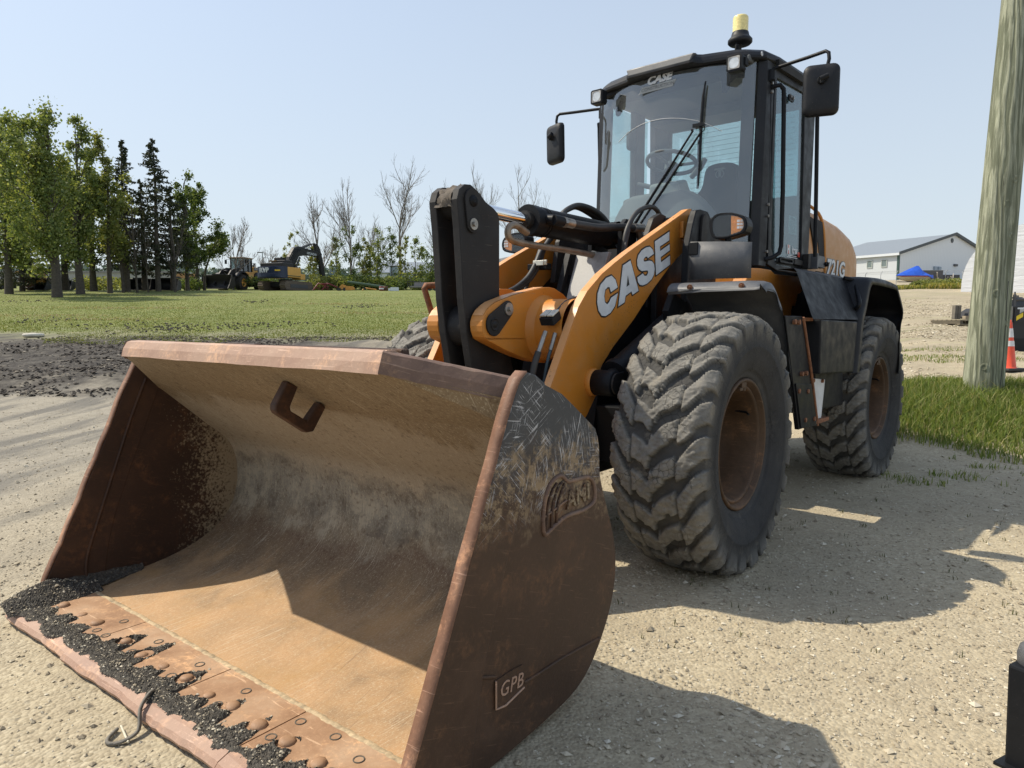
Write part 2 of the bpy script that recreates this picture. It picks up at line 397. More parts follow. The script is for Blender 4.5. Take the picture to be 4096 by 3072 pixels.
def rust_dark(name, a, b, c3, grey=False, speck=None):
    t = NT(name); v = t.coord(); n = t.noise(v, 3.4, 8, .68, .3)
    c = t.ramp(n, [(.30, a), (.52, b), (.74, c3)])
    c = t.mix(t.ramp(t.noise(v, 60, 5, .7), [(.55, 0), (.75, .45)]), c, tuple(q*1.9 for q in b))
    op = t.math('MULTIPLY', t.ramp(t.noise(v, 7, 7, .72, .4), [(.52, 0), (.66, .7)]), t.ramp(t.noise(v, 42, 5, .75), [(.42, 0), (.58, 1)]))
    c = t.mix(op, c, tuple(min(1, q*k) for q, k in zip(c3, (1.7, 1.45, 1.15))))
    rs = t.ramp(t.noise(t.coordrs((3, 3, 70), (0, .35, 0)), 2.2, 4, .6, .3), [(.63, 0), (.67, .30)]); c = t.mix(rs, c, tuple(min(1, q*2.1) for q in c3))
    z = t.sep(v)[2]; x = t.sep(v)[0]
    if speck:    # tan mud spatter towards the bend at the back
        near = t.ramp(t.math('ADD', x, t.math('MULTIPLY', t.noise(v, 5, 4), .25)), [(.0, 1), (1.0, 1)])
        e = t.math('SUBTRACT', 2.12, x); sp = t.noise(v, 75, 3, .6)
        msk = t.ramp(t.math('ADD', t.math('ADD', t.math('MULTIPLY', sp, .75), t.math('MULTIPLY', t.noise(v, 9, 4), .35)), t.math('MULTIPLY', e, .85)), [(.72, 0), (.88, 1)])
        c = t.mix(msk, c, speck)
    if grey:     # worn paint and scratches high on the plate
        hi = t.ramp(t.math('ADD', z, t.math('MULTIPLY', t.math('SUBTRACT', n, .5), .55)), [(.80, 0), (.98, 1)])
        tan = t.ramp(t.math('ADD', z, t.math('MULTIPLY', t.math('SUBTRACT', t.noise(v, 6, 6, .7), .5), .5)), [(.70, 0), (.84, 1), (.93, 1), (1.08, 0)])
        ss = None
        for q, (ry, sd) in enumerate(((.15,2.6),(-.55,2.1),(.75,3.0),(-1.25,2.4),(1.35,3.4))):
            gate = t.ramp(t.noise(t.coord(loc=(3.1*q, 0, 1.7*q)), 4.5, 4, .6), [(.50, 0), (.58, 1)])
            k = t.math('MULTIPLY', t.ramp(t.noise(t.coordrs((3.5, 1, 75), (0,ry,0), (q, 0, q)), sd, 4, .6, .25), [(.60, 0), (.635, 1)]), gate)
            ss = k if ss is None else t.math('MAXIMUM', ss, k)
        c = t.mix(hi, c, (.050,.052,.056))
        c = t.mix(t.math('MULTIPLY', tan, t.ramp(t.noise(v, 22, 7, .8), [(.46, 0), (.56, .8)])), c, (.30,.215,.125))
        band = t.ramp(z, [(.72, 0), (.86, 1)])
        c = t.mix(t.math('MULTIPLY', t.math('MULTIPLY', ss, band), .75), c, (.55,.55,.57))
    nb = t.bump(t.noise(v, 90, 5, .7), .3, .003)
    return t.out(c, t.ramp(n, [(.3, .55), (.7, .75)]), 0, nb, .4)
M['rust_side'] = rust_dark('bucket_side', (.040,.020,.011), (.060,.032,.018), (.095,.054,.032), True)
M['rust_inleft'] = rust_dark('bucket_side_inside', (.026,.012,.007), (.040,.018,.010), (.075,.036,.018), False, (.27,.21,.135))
M['rust_edge'] = rust_dark('worn_edge_steel', (.22,.115,.060), (.34,.20,.112), (.45,.31,.20))
M['rust_lip'] = rust_dark('bucket_lip', (.27,.155,.11), (.36,.23,.165), (.43,.30,.225))
M['rust_lipside'] = rust_dark('shaded_bucket_lip_end', (.10,.058,.042), (.145,.09,.066), (.21,.145,.105))  # darker lip copy: shade on the swept-back ends is put into the colour
M['rust_front'] = rust_dark('side_front_edge', (.10,.042,.020), (.19,.098,.060), (.34,.21,.145))

def tyre_mat():
    t = NT('dusty_tyre_rubber'); v = t.coord(); g = t.n('ShaderNodeNewGeometry')
    base = t.ramp(t.noise(v, 5, 7, .7), [(.30, (.045,.045,.046)), (.62, (.088,.086,.082)), (.8, (.13,.122,.108))])
    r = t.n('ShaderNodeVectorMath', operation='LENGTH'); cx = t.n('ShaderNodeCombineXYZ'); s = t.sep(v)
    t.l(s[0], cx.inputs[0]); t.l(s[2], cx.inputs[2]); t.l(cx.outputs[0], r.inputs[0]); rr = r.outputs['Value']
    crown = t.ramp(rr, [(.70, 0), (.745, 1)])
    at_ = t.n('ShaderNodeAttribute', attribute_name='lug'); lg = at_.outputs['Fac']
    c = t.mix(t.math('MULTIPLY', lg, .85), t.mix(.45, base, (.032,.031,.030)), t.ramp(t.noise(v, 14, 7, .75), [(.3, (.10,.097,.090)), (.5, (.175,.168,.155)), (.72, (.25,.24,.215))]))
    mud = t.ramp(t.noise(v, 9, 6, .75), [(.56, 0), (.68, .5)])
    c = t.mix(t.math('MULTIPLY', mud, t.ramp(rr, [(.50, .3), (.66, 1)])), c, (.23,.205,.165))
    ring = t.ramp(rr, [(.36, (1,1,1)), (.43, (.72,.72,.74)), (.56, (.62,.63,.66)), (.62, (1.15,1.13,1.08))])
    c = t.mix(1.0, c, ring, 'MULTIPLY')
    cr = t.voro(v, 26, 'DISTANCE_TO_EDGE'); ck = t.math('MULTIPLY', t.ramp(cr, [(.0, 1), (.045, 0)]), t.ramp(t.noise(v, 7, 3), [(.5, 0), (.6, 1)]))
    c = t.mix(t.math('MULTIPLY', ck, .8), c, (.02,.02,.02))
    h = t.math('SUBTRACT', t.noise(v, 46, 6, .75), t.math('MULTIPLY', ck, .6))
    return t.out(c, .82, 0, t.bump(h, .65, .006), .3)
M['tyre'] = tyre_mat()
M['rim'] = rust_dark('rusty_rim', (.045,.024,.011), (.072,.040,.020), (.13,.075,.042))

# ------------------------------------------------------------------ the loader
HEAD, TX, TY, ART = -2.2345, .3750, 4.6333, -.0490
loader = thing('wheel_loader', 'large orange and black wheel loader with a rusty bucket lowered on the gravel', 'wheel loader', (TX, TY, 0), HEAD)
PX = -1.6
def rear(o):
    o.location = (PX-PX*cos(ART), -PX*sin(ART), 0); o.rotation_euler = (0, 0, ART); return o

# --- bucket
prof = smooth2([(2.80,.046),(2.5,.055),(2.3,.072),(2.1,.098),(1.93,.145),(1.78,.225),(1.70,.325),(1.662,.457),(1.666,.586),(1.715,.70),(1.84,.81),(1.973,.926),(2.10,1.035)], 5)
YB = 1.232
ys = np.linspace(-YB, YB, 40)
mb = MB(); P = [[(x, y, z) for y in ys] for x, z in prof]; mb.grid(P)
def prof_off(d):
    o = []
    for i, (x, z) in enumerate(prof):
        a = Vector(prof[max(i-1,0)]); b = Vector(prof[min(i+1,len(prof)-1)]); t = (b-a).normalized(); o.append((x-t.y*-d*-1, z-t.x*-d*-1) if False else (x+t.y*-d, z+t.x*d))
    return o
po = [(x, z) for x, z in prof_off(.022)]
mb.grid([[(x, y, z) for y in ys] for x, z in po])
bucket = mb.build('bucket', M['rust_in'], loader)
# spill guard plate and its thick front lip: straight in the middle, swept back at both ends
mb = MB()
gA, gB, gC = (2.085, YB, 1.022), (2.148, YB, 1.135), (2.41, .888, 1.228)
pl = [gA, gB, gC]; mir = [(x, -y, z) for x, y, z in pl]
low = [gA, gB, gC, mir[2], mir[1], mir[0]]
mb.add(low, [(0,1,2),(3,4,5),(0,2,3,5)])
mb.add([(x-.012, y, z+.028) for x, y, z in low], [(0,1,2),(3,4,5),(0,2,3,5)])
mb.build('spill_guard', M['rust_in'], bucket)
def lip(name, a, b, mat):
    m = MB(); a = Vector(a); b = Vector(b); d = (b-a).normalized(); n = Vector((d.y, -d.x, 0)).normalized()
    if n.x > 0: n = -n
    up = Vector((-.030, 0, .072)) if abs(d.x) < .1 else Vector((-.024, 0, .072))
    N = 14; rows = []
    for i in range(N+1):
        p = a+(b-a)*i/N; j = [Vector((R.uniform(-.003,.003), 0, R.uniform(-.004,.004))) for _ in range(3)]
        rows.append([p+j[0]*.6, p+up*.5+n*-.004, p+up*.93+j[1]*.5, p+up+n*.012+j[1]*.4, p+up+n*.05, p+n*.045, p+j[0]*.6])
    m.grid(rows, False); m.add(rows[0][:6], [(0,1,2,3,4,5)]); m.add(rows[-1][:6], [(0,1,2,3,4,5)])
    return m.build(name, mat, bucket)
lip('lip', (2.42, -.888, 1.219), (2.42, .888, 1.219), M['rust_lip'])
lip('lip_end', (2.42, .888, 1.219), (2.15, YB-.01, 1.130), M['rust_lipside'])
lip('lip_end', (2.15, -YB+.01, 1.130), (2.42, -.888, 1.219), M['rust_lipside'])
# side plates
side = smooth2([(2.70,.028),(2.68,.11),(2.62,.24),(2.53,.44),(2.445,.63),(2.355,.83),(2.27,1.03),(2.185,1.205)], 3) + [(2.15,1.227),(2.095,1.213),(2.048,1.185),(1.936,1.142),(1.852,1.088),(1.75,1.02)] + smooth2([(1.721,1.0),(1.694,.935),(1.684,.823),(1.63,.69),(1.582,.58),(1.560,.48),(1.566,.38),(1.60,.285),(1.66,.195),(1.74,.115),(1.83,.068),(1.96,.045),(2.16,.028)], 3) + [(2.4,.018)]
weld = [(2.414,.022),(2.374,.265),(2.341,.388),(2.255,.619),(2.211,.725),(2.142,.902),(2.1,1.006),(2.046,1.186)]
front = smooth2([(2.70,.028),(2.68,.11),(2.62,.24),(2.53,.44),(2.445,.63),(2.355,.83),(2.27,1.03),(2.185,1.205)], 3)
band = front + [(2.15,1.229),(2.095,1.215)] + weld[::-1]
for s in (1, -1):
    a, b = (1.222, 1.247) if s > 0 else (-1.247, -1.222)
    sp = MB().xz([(x-.004, z) for x, z in side], a, b).build('side_plate', M['rust_side'] if s > 0 else M['rust_inleft'], bucket)
    if s < 0: sp['label'] = 'dark brown side plate seen from inside the bucket'
    a2, b2 = (1.2205, 1.262) if s > 0 else (-1.262, -1.2205)
    wb = MB().xz(band, a2, b2).build('wear_band', M['rust_side'] if s > 0 else M['rust_inleft'], bucket, bevel=.006)
    # bright battered front edge
    fe = MB(); rows = []
    fr = [front[0]]+front[1:]+[(2.15,1.229)]
    for i, (x, z) in enumerate(fr):
        a0 = Vector(fr[max(i-1,0)]); b0 = Vector(fr[min(i+1,len(fr)-1)]); t = (b0-a0).normalized(); n = Vector((t.y, -t.x))
        w = R.uniform(-.003, .003)
        rows.append([(x+n.x*(.003+w), y, z+n.y*(.003+w)) for y in (a2-.001, (a2+b2)/2, b2+.0015)])
    fe.grid(rows); fe.build('front_edge', M['rust_front'], bucket, solid=.006)
# welds, recessed maker's emblem, capacity plate on the outer face
wl = [(x, 1.2665 if False else 1.250, z) for x, z in weld]
MB().tube(wl, .007, 6, sub=5).build('weld', M['rust_lipside'], bucket)
MB().tube([(2.358,1.249,.331),(2.286,1.249,.304)], .006, 6).tube([(2.14,1.249,.225),(2.08,1.249,.222),(1.907,1.249,.22),(1.67,1.249,.203)], .006, 6, sub=3).build('weld', M['rust_side'], bucket)
inw = [(2.161,-1.219,1.083),(2.245,-1.219,.882),(2.346,-1.219,.604),(2.418,-1.219,.404),(2.484,-1.219,.208),(2.491,-1.219,.10)]
MB().tube(inw, .008, 6, sub=4).build('weld', M['rust_inleft'], bucket)
gp = [(2.285,.205),(2.285,.292),(2.206,.294),(2.15,.29),(2.138,.245),(2.142,.215),(2.24,.196)]
MB().xz(gp, 1.246, 1.2525).build('capacity_plate', M['rust_side'], bucket)
gr = [(2.287,1.254,.292),(2.287,1.254,.202),(2.24,1.254,.194),(2.145,1.254,.213)]
MB().tube(gr, .0035, 6).build('plate_rim', M['rust_lip'], bucket)
text_mesh('lettering', 'GPB', .066, M['rust_lip'], frame((2.21,1.2545,.247), (-1,0,-.08), (.10,0,1)), bucket, shear=.15, sx=.95, spacing=1.1)
em = smooth2([(2.04,.735),(2.03,.80),(2.0,.85),(1.94,.868),(1.90,.842),(1.85,.836),(1.76,.83),(1.722,.79),(1.725,.735),(1.80,.718),(1.90,.72),(1.98,.70),(2.03,.686),(2.04,.735)], 3)
MB().tube([(x, 1.249, z) for x, z in em], .008, 6).build('emblem_rim', M['rust_lipside'], bucket)
e = MB()
for k in range(3):
    x0 = 2.022-.030*k
    e.tube([(x0, 1.249, .695+.004*k), (x0-.006, 1.249, .77), (x0-.03-.01*k, 1.249, .82+.01*k), (x0-.06-.012*k, 1.249, .845)], .0055, 6, sub=4)
e.build('emblem_bars', M['rust_inleft'], bucket)
text_mesh('emblem_lettering', 'AMI', .085, M['rust_inleft'], frame((1.83,1.249,.775), (-1,0,.05), (0,0,1)), bucket, bold=.002, depth=.004, spacing=1.05)
MB().tube([(2.03,1.249,.745),(1.9,1.249,.775)], .004, 5).build('emblem_bars', M['rust_lipside'], bucket)
# welded hook on the back wall
hk = [(2.295,1.155),(2.352,1.067),(2.353,1.048),(2.346,1.034),(2.215,.946),(2.184,.946),(2.120,1.04),(2.15,1.06),(2.213,.993),(2.284,1.038),(2.287,1.056),(2.25,1.13)]
MB().xz(hk, .195, .235).build('hook', M['rust_inleft'], bucket, bevel=.006)
# cutting edge in three segments, bolts and plugs
for a, b in ((-1.205,-.556),(-.550,.128),(.134,.60),(.606,1.212)):
    m = MB(); N = 16; rows = []; rw2 = []
    for i in range(N+1):
        y = a+(b-a)*i/N; w = .006*sin(y*9+a)+R.uniform(-.003,.003)
        rows.append([(2.49,y,.022),(2.49,y,.0635),(2.775,y,.062),(2.79,y,.050),(2.79,y,.012),(2.49,y,.012)]); rw2.append([(2.776,y,.0622),(2.80+w,y,.0585),(2.832+w,y,.046),(2.845+w,y,.030),(2.838+w,y,.014),(2.78,y,.012)])
    m.grid(rows, False); m.add(rows[0], [tuple(range(6))]); m.add(rows[-1], [tuple(range(6))])
    ce = m.build('cutting_edge', M['rust_edge'], bucket)
    m = MB().grid(rw2, False); m.add(rw2[0], [tuple(range(6))]); m.add(rw2[-1], [tuple(range(6))]); m.build('edge_bevel', M['rust_lip'], ce) if False else MB().grid(rw2, False).add(rw2[0], [tuple(range(6))]).add(rw2[-1], [tuple(range(6))]).build('edge_bevel', M['rust_lip'], bucket)
bolt = None
for y in (-1.03,-.865,-.712,-.413,-.25,-.092,.075,.24,.372,.545,.712,.865,1.02,1.15):
    if bolt is None:
        bolt = MB().lathe([(.030,0),(.029,.008),(.022,.016),(.012,.019),(.0,.0195)], 9, 'z').build('bolt', M['rust_edge'], bucket); b = bolt
    else: b = bolt.copy(); COL.objects.link(b)
    b.location = (2.655+R.uniform(-.010,.010), y+R.uniform(-.01,.01), .0610); b.rotation_euler = (R.uniform(-.15,.15), R.uniform(-.15,.15), R.uniform(0,3)); q = R.uniform(.7,1.05); b.scale = (q*R.uniform(.85,1.1), q, q*R.uniform(.45,1.0))
plug = None
for x, y in ((2.678,-.632),(2.677,-.549),(2.567,-.634),(2.567,-.316),(2.676,-.314),(2.562,.004),(2.672,.002),(2.561,.323),(2.671,.324),(2.557,.64),(2.669,.559),(2.667,.639),(2.57,.95),(2.66,.93),(2.54,.80)):
    if plug is None:
        plug = MB().lathe([(.019,0),(.019,.0015),(.016,.002),(.014,-.002),(.0,-.001)], 14, 'z').build('bolt_hole', M['hole_dirt'], bucket); b = plug
    else: b = plug.copy(); COL.objects.link(b)
    b.location = (x, y, .0638 if x < 2.62 else .0632)

m = MB(); rows = []
for i in range(150):
    y = -1.2+2.4*i/149; w = R.uniform(-.003,.003); h = R.uniform(.000,.0008)
    rows.append([(2.478+w, y, .0565), (2.488+w, y, .0635+h), (2.498+w, y, .0645+h*.6), (2.508+w, y, .0632)])
m.grid(rows); m.build('weld', plain('pale_weld', (.42,.32,.195), .8, var=.5, scale=40), bucket)
# --- lift arms
arm = [(.558,.844),(.7,.68),(1.0,.42),(1.35,.16),(1.5,.13),(1.6,.19),(1.62,.30),(1.5,.43),(1.2,.63),(.889,1.057),(.80,1.20),(.715,1.342),(.64,1.46),(.55,1.55),(.40,1.65),(.26,1.72),(.10,1.795),(-.229,1.935),(-.727,2.148),(-.775,2.158),(-.825,2.13),(-.85,2.06),(-.83,1.97),(-.752,1.905),(-.465,1.746),(-.244,1.597),(.018,1.395),(.26,1.236),(.385,1.135),(.415,1.10),(.41,1.06),(.45,.96)]
for s in (1, -1):
    a = MB().xz(arm, .43*s, .48*s).build('lift_arm', M['orange'], loader, bevel=.004)
    # sand-blasted top edge strip, sunlight also put into its paler colour
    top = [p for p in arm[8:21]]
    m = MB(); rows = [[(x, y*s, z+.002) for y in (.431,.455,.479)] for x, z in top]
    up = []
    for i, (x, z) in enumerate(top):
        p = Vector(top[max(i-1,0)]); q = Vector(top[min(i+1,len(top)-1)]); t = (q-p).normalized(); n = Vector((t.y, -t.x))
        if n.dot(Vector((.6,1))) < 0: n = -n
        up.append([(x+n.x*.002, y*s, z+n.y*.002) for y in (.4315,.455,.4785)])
    m.grid(up, False); m.build('worn_sunlit_edge', M['orange_edge'], a)
    MB().lathe([(.078,0),(.078,.02),(.070,.03),(.060,.03)], 28, 'y', (.495,.48,1.045)).build('pin_boss', M['orange'], a, rot=(0,0,0) if s > 0 else (0,0,0)) if s > 0 else None
    MB().box((-.63, s*.492, 2.0), (.055,.025,.11)).build('stop_block', M['orange'], a, bevel=.006)
    MB().cyl((-.77, s*.40, 2.07), (-.77, s*.60, 2.07), .052, n=20).build('pivot_pin', M['dark'], a)
# big outlined lettering on the arm (left arm only is in view)
LW = {'E': ([(-0.2339, 1.8883), (-0.436, 1.97), (-0.4371, 1.9148), (-0.3062, 1.8637), (-0.3092, 1.8343), (-0.4426, 1.8887), (-0.4479, 1.8507), (-0.3197, 1.7975), (-0.3245, 1.7637), (-0.4521, 1.8162), (-0.4592, 1.7598), (-0.2606, 1.6793)], None),
 'S': ([(-0.2233, 1.8117), (-0.2052, 1.8366), (-0.1662, 1.8499), (-0.1212, 1.8427), (-0.0627, 1.82), (-0.0202, 1.7877), (-0.0049, 1.7543), (-0.0097, 1.7241), (-0.0308, 1.7032), (-0.0677, 1.694), (-0.127, 1.7019), (-0.1482, 1.7014), (-0.1518, 1.6876), (-0.1358, 1.671), (-0.106, 1.666), (-0.0869, 1.6771), (-0.0794, 1.6802), (-0.011, 1.6519), (-0.0207, 1.6256), (-0.0453, 1.6096), (-0.0823, 1.6076), (-0.1379, 1.6205), (-0.1979, 1.6495), (-0.2313, 1.6849), (-0.2377, 1.7172), (-0.2285, 1.7467), (-0.2007, 1.7625), (-0.1622, 1.7644), (-0.1173, 1.7558), (-0.089, 1.7539), (-0.0869, 1.7686), (-0.1086, 1.7839), (-0.1347, 1.7876), (-0.1427, 1.7777)], None),
 'A': ([(0.1695, 1.7131), (0.0802, 1.7489), (-0.029, 1.5736), (0.0447, 1.5465), (0.0596, 1.5663), (0.1323, 1.5371), (0.1433, 1.4987), (0.2153, 1.4727)], [(0.1091, 1.6623), (0.0848, 1.6045), (0.1231, 1.5895)]),
 'C': ([(0.2281, 1.5834), (0.2558, 1.6266), (0.2992, 1.647), (0.3585, 1.6312), (0.4196, 1.5904), (0.4512, 1.5388), (0.4536, 1.4885), (0.4366, 1.4446), (0.4014, 1.4164), (0.3613, 1.4148), (0.3058, 1.4347), (0.2576, 1.4732), (0.2257, 1.5494), (0.3007, 1.521), (0.3192, 1.4979), (0.3442, 1.4813), (0.371, 1.4935), (0.3795, 1.5284), (0.3705, 1.5638), (0.342, 1.5808), (0.3191, 1.5805), (0.3042, 1.5533)], None)}

for ch, (poly, hole) in LW.items():
    MB().xz(off2(poly, .0085), .4805, .4825).build('letter_outline', M['decal_black'], loader)
    MB().xz(poly, .4828, .4842, [hole] if hole else ()).build('letter', M['white'], loader)['label'] = 'white block letter ' + ch + ' on the arm'

# --- bellcrank, its support plates, cross tube, tilt cylinder
bc = [(1.172,2.052),(1.13,2.082),(1.084,2.086),(1.025,2.059),(.964,2.014),(.897,1.988),(.862,1.965),(.85,1.93),(.85,1.533),(.80,1.36),(.739,1.148),(.69,1.03),(.72,.95),(1.0,.95),(1.05,1.03),(1.082,1.149),(1.119,1.321),(1.145,1.50),(1.152,1.60),(1.173,1.858),(1.190,2.0)]
bell = MB().xz(bc, .052, .10).build('bellcrank', M['dark'], loader, bevel=.004)
MB().xz(bc, -.10, -.052).build('side_plate', M['dark'], bell, bevel=.004)
MB().cyl((1.075,-.054,2.0),(1.075,.054,2.0), .085, n=24).cyl((1.0,-.054,1.36),(1.0,.054,1.36), .11, n=24).cyl((.85,-.054,1.0),(.85,.054,1.0), .1, n=24).build('bush', M['dark'], bell)
mud = MB(); rows = []
for i in range(15):
    a = radians(-10+14*i); rows.append([(1.09+(.095+R.uniform(-.012,.018))*cos(a), y, 1.985+(.095+R.uniform(-.012,.018))*sin(a)) for y in np.linspace(-.056,.056,7)])
mud.grid(rows); mud.build('dried_mud', plain('dried_mud', (.12,.10,.08), .95, var=.5, scale=25, bump=.8), bell)
def teardrop(x0, z0, r0, x1, z1, r1, n=10):
    d = Vector((x1-x0, z1-z0)); a = atan2(d.y, d.x); p = []
    for k in range(n+1): t = a+pi/2+pi*k/n; p.append((x0+r0*cos(t), z0+r0*sin(t)))
    for k in range(n+1): t = a-pi/2+pi*k/n; p.append((x1+r1*cos(t), z1+r1*sin(t)))
    return p
ret = MB().xz(teardrop(1.079,2.005,.062,1.079,1.885,.045), .1005, .112).build('pin_retainer', M['dark'], bell, bevel=.002)
MB().cyl((1.079,.112,1.885),(1.079,.118,1.885), .030, n=20).cyl((1.079,.118,1.885),(1.079,.13,1.885), .014, n=6, smooth=False).build('washer_bolt', M['steel'], bell)
MB().lathe([(.030,0),(.030,.004),(.014,.003),(.012,.010),(.006,.010),(.0,.006)], 18, 'y', (1.079,.112,2.003)).build('grease_pin', M['black'], bell)
sup = [(1.108,1.331),(1.113,1.36),(1.112,1.383),(1.10,1.412),(1.076,1.441),(1.04,1.465),(1.003,1.483),(.859,1.523),(.705,1.553),(.567,1.578),(.51,1.580),(.458,1.575),(.373,1.546),(.31,1.51),(.292,1.46),(.36,1.28),(.46,1.17),(.55,1.145),(.665,1.161),(.78,1.188),(.907,1.226),(1.049,1.277),(1.075,1.288),(1.095,1.304)]
for s in (1, -1):
    o = MB().xz(sup, .115*s, .20*s).build('bellcrank_support', M['orange'], loader, bevel=.008)
    if s > 0:
        MB().xz(teardrop(1.026,1.368,.062,.912,1.449,.045), .2005, .212).build('pin_retainer', M['dark'], o, bevel=.003)
        MB().cyl((.912,.212,1.449),(.912,.219,1.449), .034, n=20).cyl((.912,.219,1.449),(.912,.232,1.449), .013, n=6, smooth=False).build('washer_bolt', M['steel'], o)
        MB().lathe([(.034,0),(.034,.004),(.030,.005),(.028,.001),(.014,.001),(.012,.009),(.0,.006)], 20, 'y', (1.026,.212,1.368)).build('grease_pin', M['dark'], o)
    top = MB(); pts = sup[3:14]; top.grid([[(x, y*s, z+.0025) for y in (.122,.193)] for x, z in pts], False); top.build('worn_sunlit_edge', M['orange_edge'], o)  # worn top edge, its sunlit tone put into the colour
ct = MB().lathe([(.165,-.428),(.165,.428)], 36, 'y', (.56,0,1.345)); ct.build('cross_tube', M['orange'], loader)
MB().lathe([(.19,.20),(.165,.245)], 36, 'y', (.56,0,1.345)).lathe([(.165,-.245),(.19,-.20)], 36, 'y', (.56,0,1.345)).build('tube_weld', M['orange'], loader)
# tilt cylinder
cy = MB().cyl((.465,0,1.985),(.40,0,1.986), .092, n=32).cyl((.40,0,1.986),(-.40,0,1.985), .086, n=32).cyl((.345,0,1.986),(.331,0,1.986), .0895, n=32).cyl((.318,0,1.986),(.308,0,1.986), .0895, n=32)
tc = cy.build('tilt_cylinder', M['black'], loader, bevel=.004)
MB().cyl((1.06,0,1.995),(.47,0,1.985), .037, n=24).build('rod', M['chrome'], tc)
MB().cyl((.50,0,1.9855),(.463,0,1.985), .052, n=24).build('gland', M['dark'], tc)
m = MB()
if True: a = 3.6; m.cyl((.4651,.070*cos(a),1.985+.070*sin(a)),(.466,.070*cos(a),1.985+.070*sin(a)), .006, n=8)
m.build('bolt_hole', M['void'], tc)
MB().cyl((-.40,0,1.985),(-.52,0,1.99), .075, n=24).lathe([(.095,-.05),(.095,.05)], 24, 'y', (-.55,0,1.99)).build('rear_eye', M['black'], tc)
pp = [(.52,.04,1.90),(.64,.05,1.93),(.70,.05,1.915),(.715,.05,1.88),(.69,.05,1.848),(.60,.05,1.836),(.40,.05,1.833),(.1,.05,1.832),(-.24,.05,1.824)]
MB().tube(pp, .020, 10, sub=4).build('return_pipe', M['pipe'], tc)
MB().cyl((-.20,.05,1.825),(-.26,.05,1.823), .033, n=6, smooth=False).build('pipe_nut', M['steel'], tc)
MB().cyl((.375,.085,1.99),(.375,.135,1.985), .030, n=16).cyl((.385,.13,1.985),(.30,.138,1.981), .032, n=12).build('hose_elbow', M['black'], tc)
MB().cyl((.30,.138,1.981),(.275,.139,1.981), .036, n=6, smooth=False).cyl((.275,.139,1.981),(.19,.14,1.98), .029, n=16).build('hose_fitting', M['steel'], tc)
MB().tube([(.20,.14,1.98),(.08,.14,1.982),(-.09,.145,1.986),(-.28,.15,2.008),(-.45,.155,2.025),(-.56,.16,2.03)], .026, 12, sub=5).build('hose', M['rubber'], tc)
MB().cyl((-.54,.16,2.03),(-.66,.165,2.04), .031, n=14).cyl((-.62,.16,2.035),(-.66,.16,1.95), .026, n=12).build('hose_fitting', M['steel'], tc)
# --- front frame tower
fr = MB()
for s in (1, -1):
    tw = [(-.46,.55),(-.449,1.64),(-.462,1.876),(-.523,2.026),(-.571,2.115),(-.644,2.127),(-.757,2.125),(-.86,2.05),(-.92,1.80),(-.95,.55)]
    fr.xz(tw, .565*s, .61*s); fr.xz([(x-.02, z-.03) for x, z in tw], .34*s, .385*s)
fr.hexa([(.30,-.33,.45),(.30,.33,.45),(-.95,.33,.45),(-.95,-.33,.45),(.02,-.30,1.35),(.02,.30,1.35),(-.95,.33,1.72),(-.95,-.33,1.72)])
fr.box((0,0,.70),(.34,1.6,.34))
fr.box((-.62,0,1.6),(.35,.66,.25))
frm = fr.build('front_frame', M['black'], loader, bevel=.006)
for s in (1, -1):
    MB().xz(teardrop(-.69,2.045,.055,-.66,1.93,.04), .611*s, .626*s).build('pin_retainer', M['dark'], frm, bevel=.003)
MB().hexa([(.06,.16,1.30),(.06,-.05,1.30),(.02,-.05,1.30),(.02,.16,1.30),(-.20,.17,1.84),(-.20,-.08,1.84),(-.24,-.08,1.84),(-.24,.17,1.84)]).build('guard_plate', M['silver'], frm, bevel=.003)
MB().box((-.24,.0,1.80),(.012,.08,.03)).build('small_plate', M['white'], frm)
MB().hexa([(.10,-.09,1.28),(.10,-.13,1.28),(.06,-.13,1.28),(.06,-.09,1.28),(-.16,-.10,1.86),(-.16,-.14,1.86),(-.20,-.14,1.86),(-.20,-.10,1.86)]).build('guard_rail', M['black'], frm)
for s in (1, -1):     # hinge ears for the tilt cylinder
    MB().xz([(-.42,1.80),(-.44,2.04),(-.50,2.09),(-.58,2.085),(-.64,2.02),(-.66,1.8)], .10*s, .135*s).build('cylinder_ear', M['black'], frm, bevel=.004)
    MB().xz([(-.30,1.66),(-.36,1.95),(-.44,2.07),(-.54,2.11),(-.62,2.10),(-.70,1.9),(-.72,1.66)], .33*s, .37*s).build('tower_ear', M['dark'], frm, bevel=.004)
# lift cylinders
for s in (1, -1):
    y = .575*s
    c = MB().cyl((.40,y,1.092),(-.42,y,1.44), .072, n=24).cyl((.415,y,1.085),(.375,y,1.103), .085, n=24)
    lc = c.build('lift_cylinder', M['black'], loader, bevel=.003)
    MB().cyl((.495,y,1.05),(.40,y,1.09), .046, n=20).build('rod', M['dark'], lc)
    MB().lathe([(.0,-.065),(.072,-.065),(.072,.05),(.066,.058),(.035,.058),(.03,.03),(0,.03)], 26, 'y', (.495,y,1.045)).build('rod_eye', M['black'], lc)
    MB().xz(teardrop(.495,1.045,.06,.40,1.075,.035), .636*s, .648*s).build('pin_retainer', M['dark'], lc, bevel=.003)
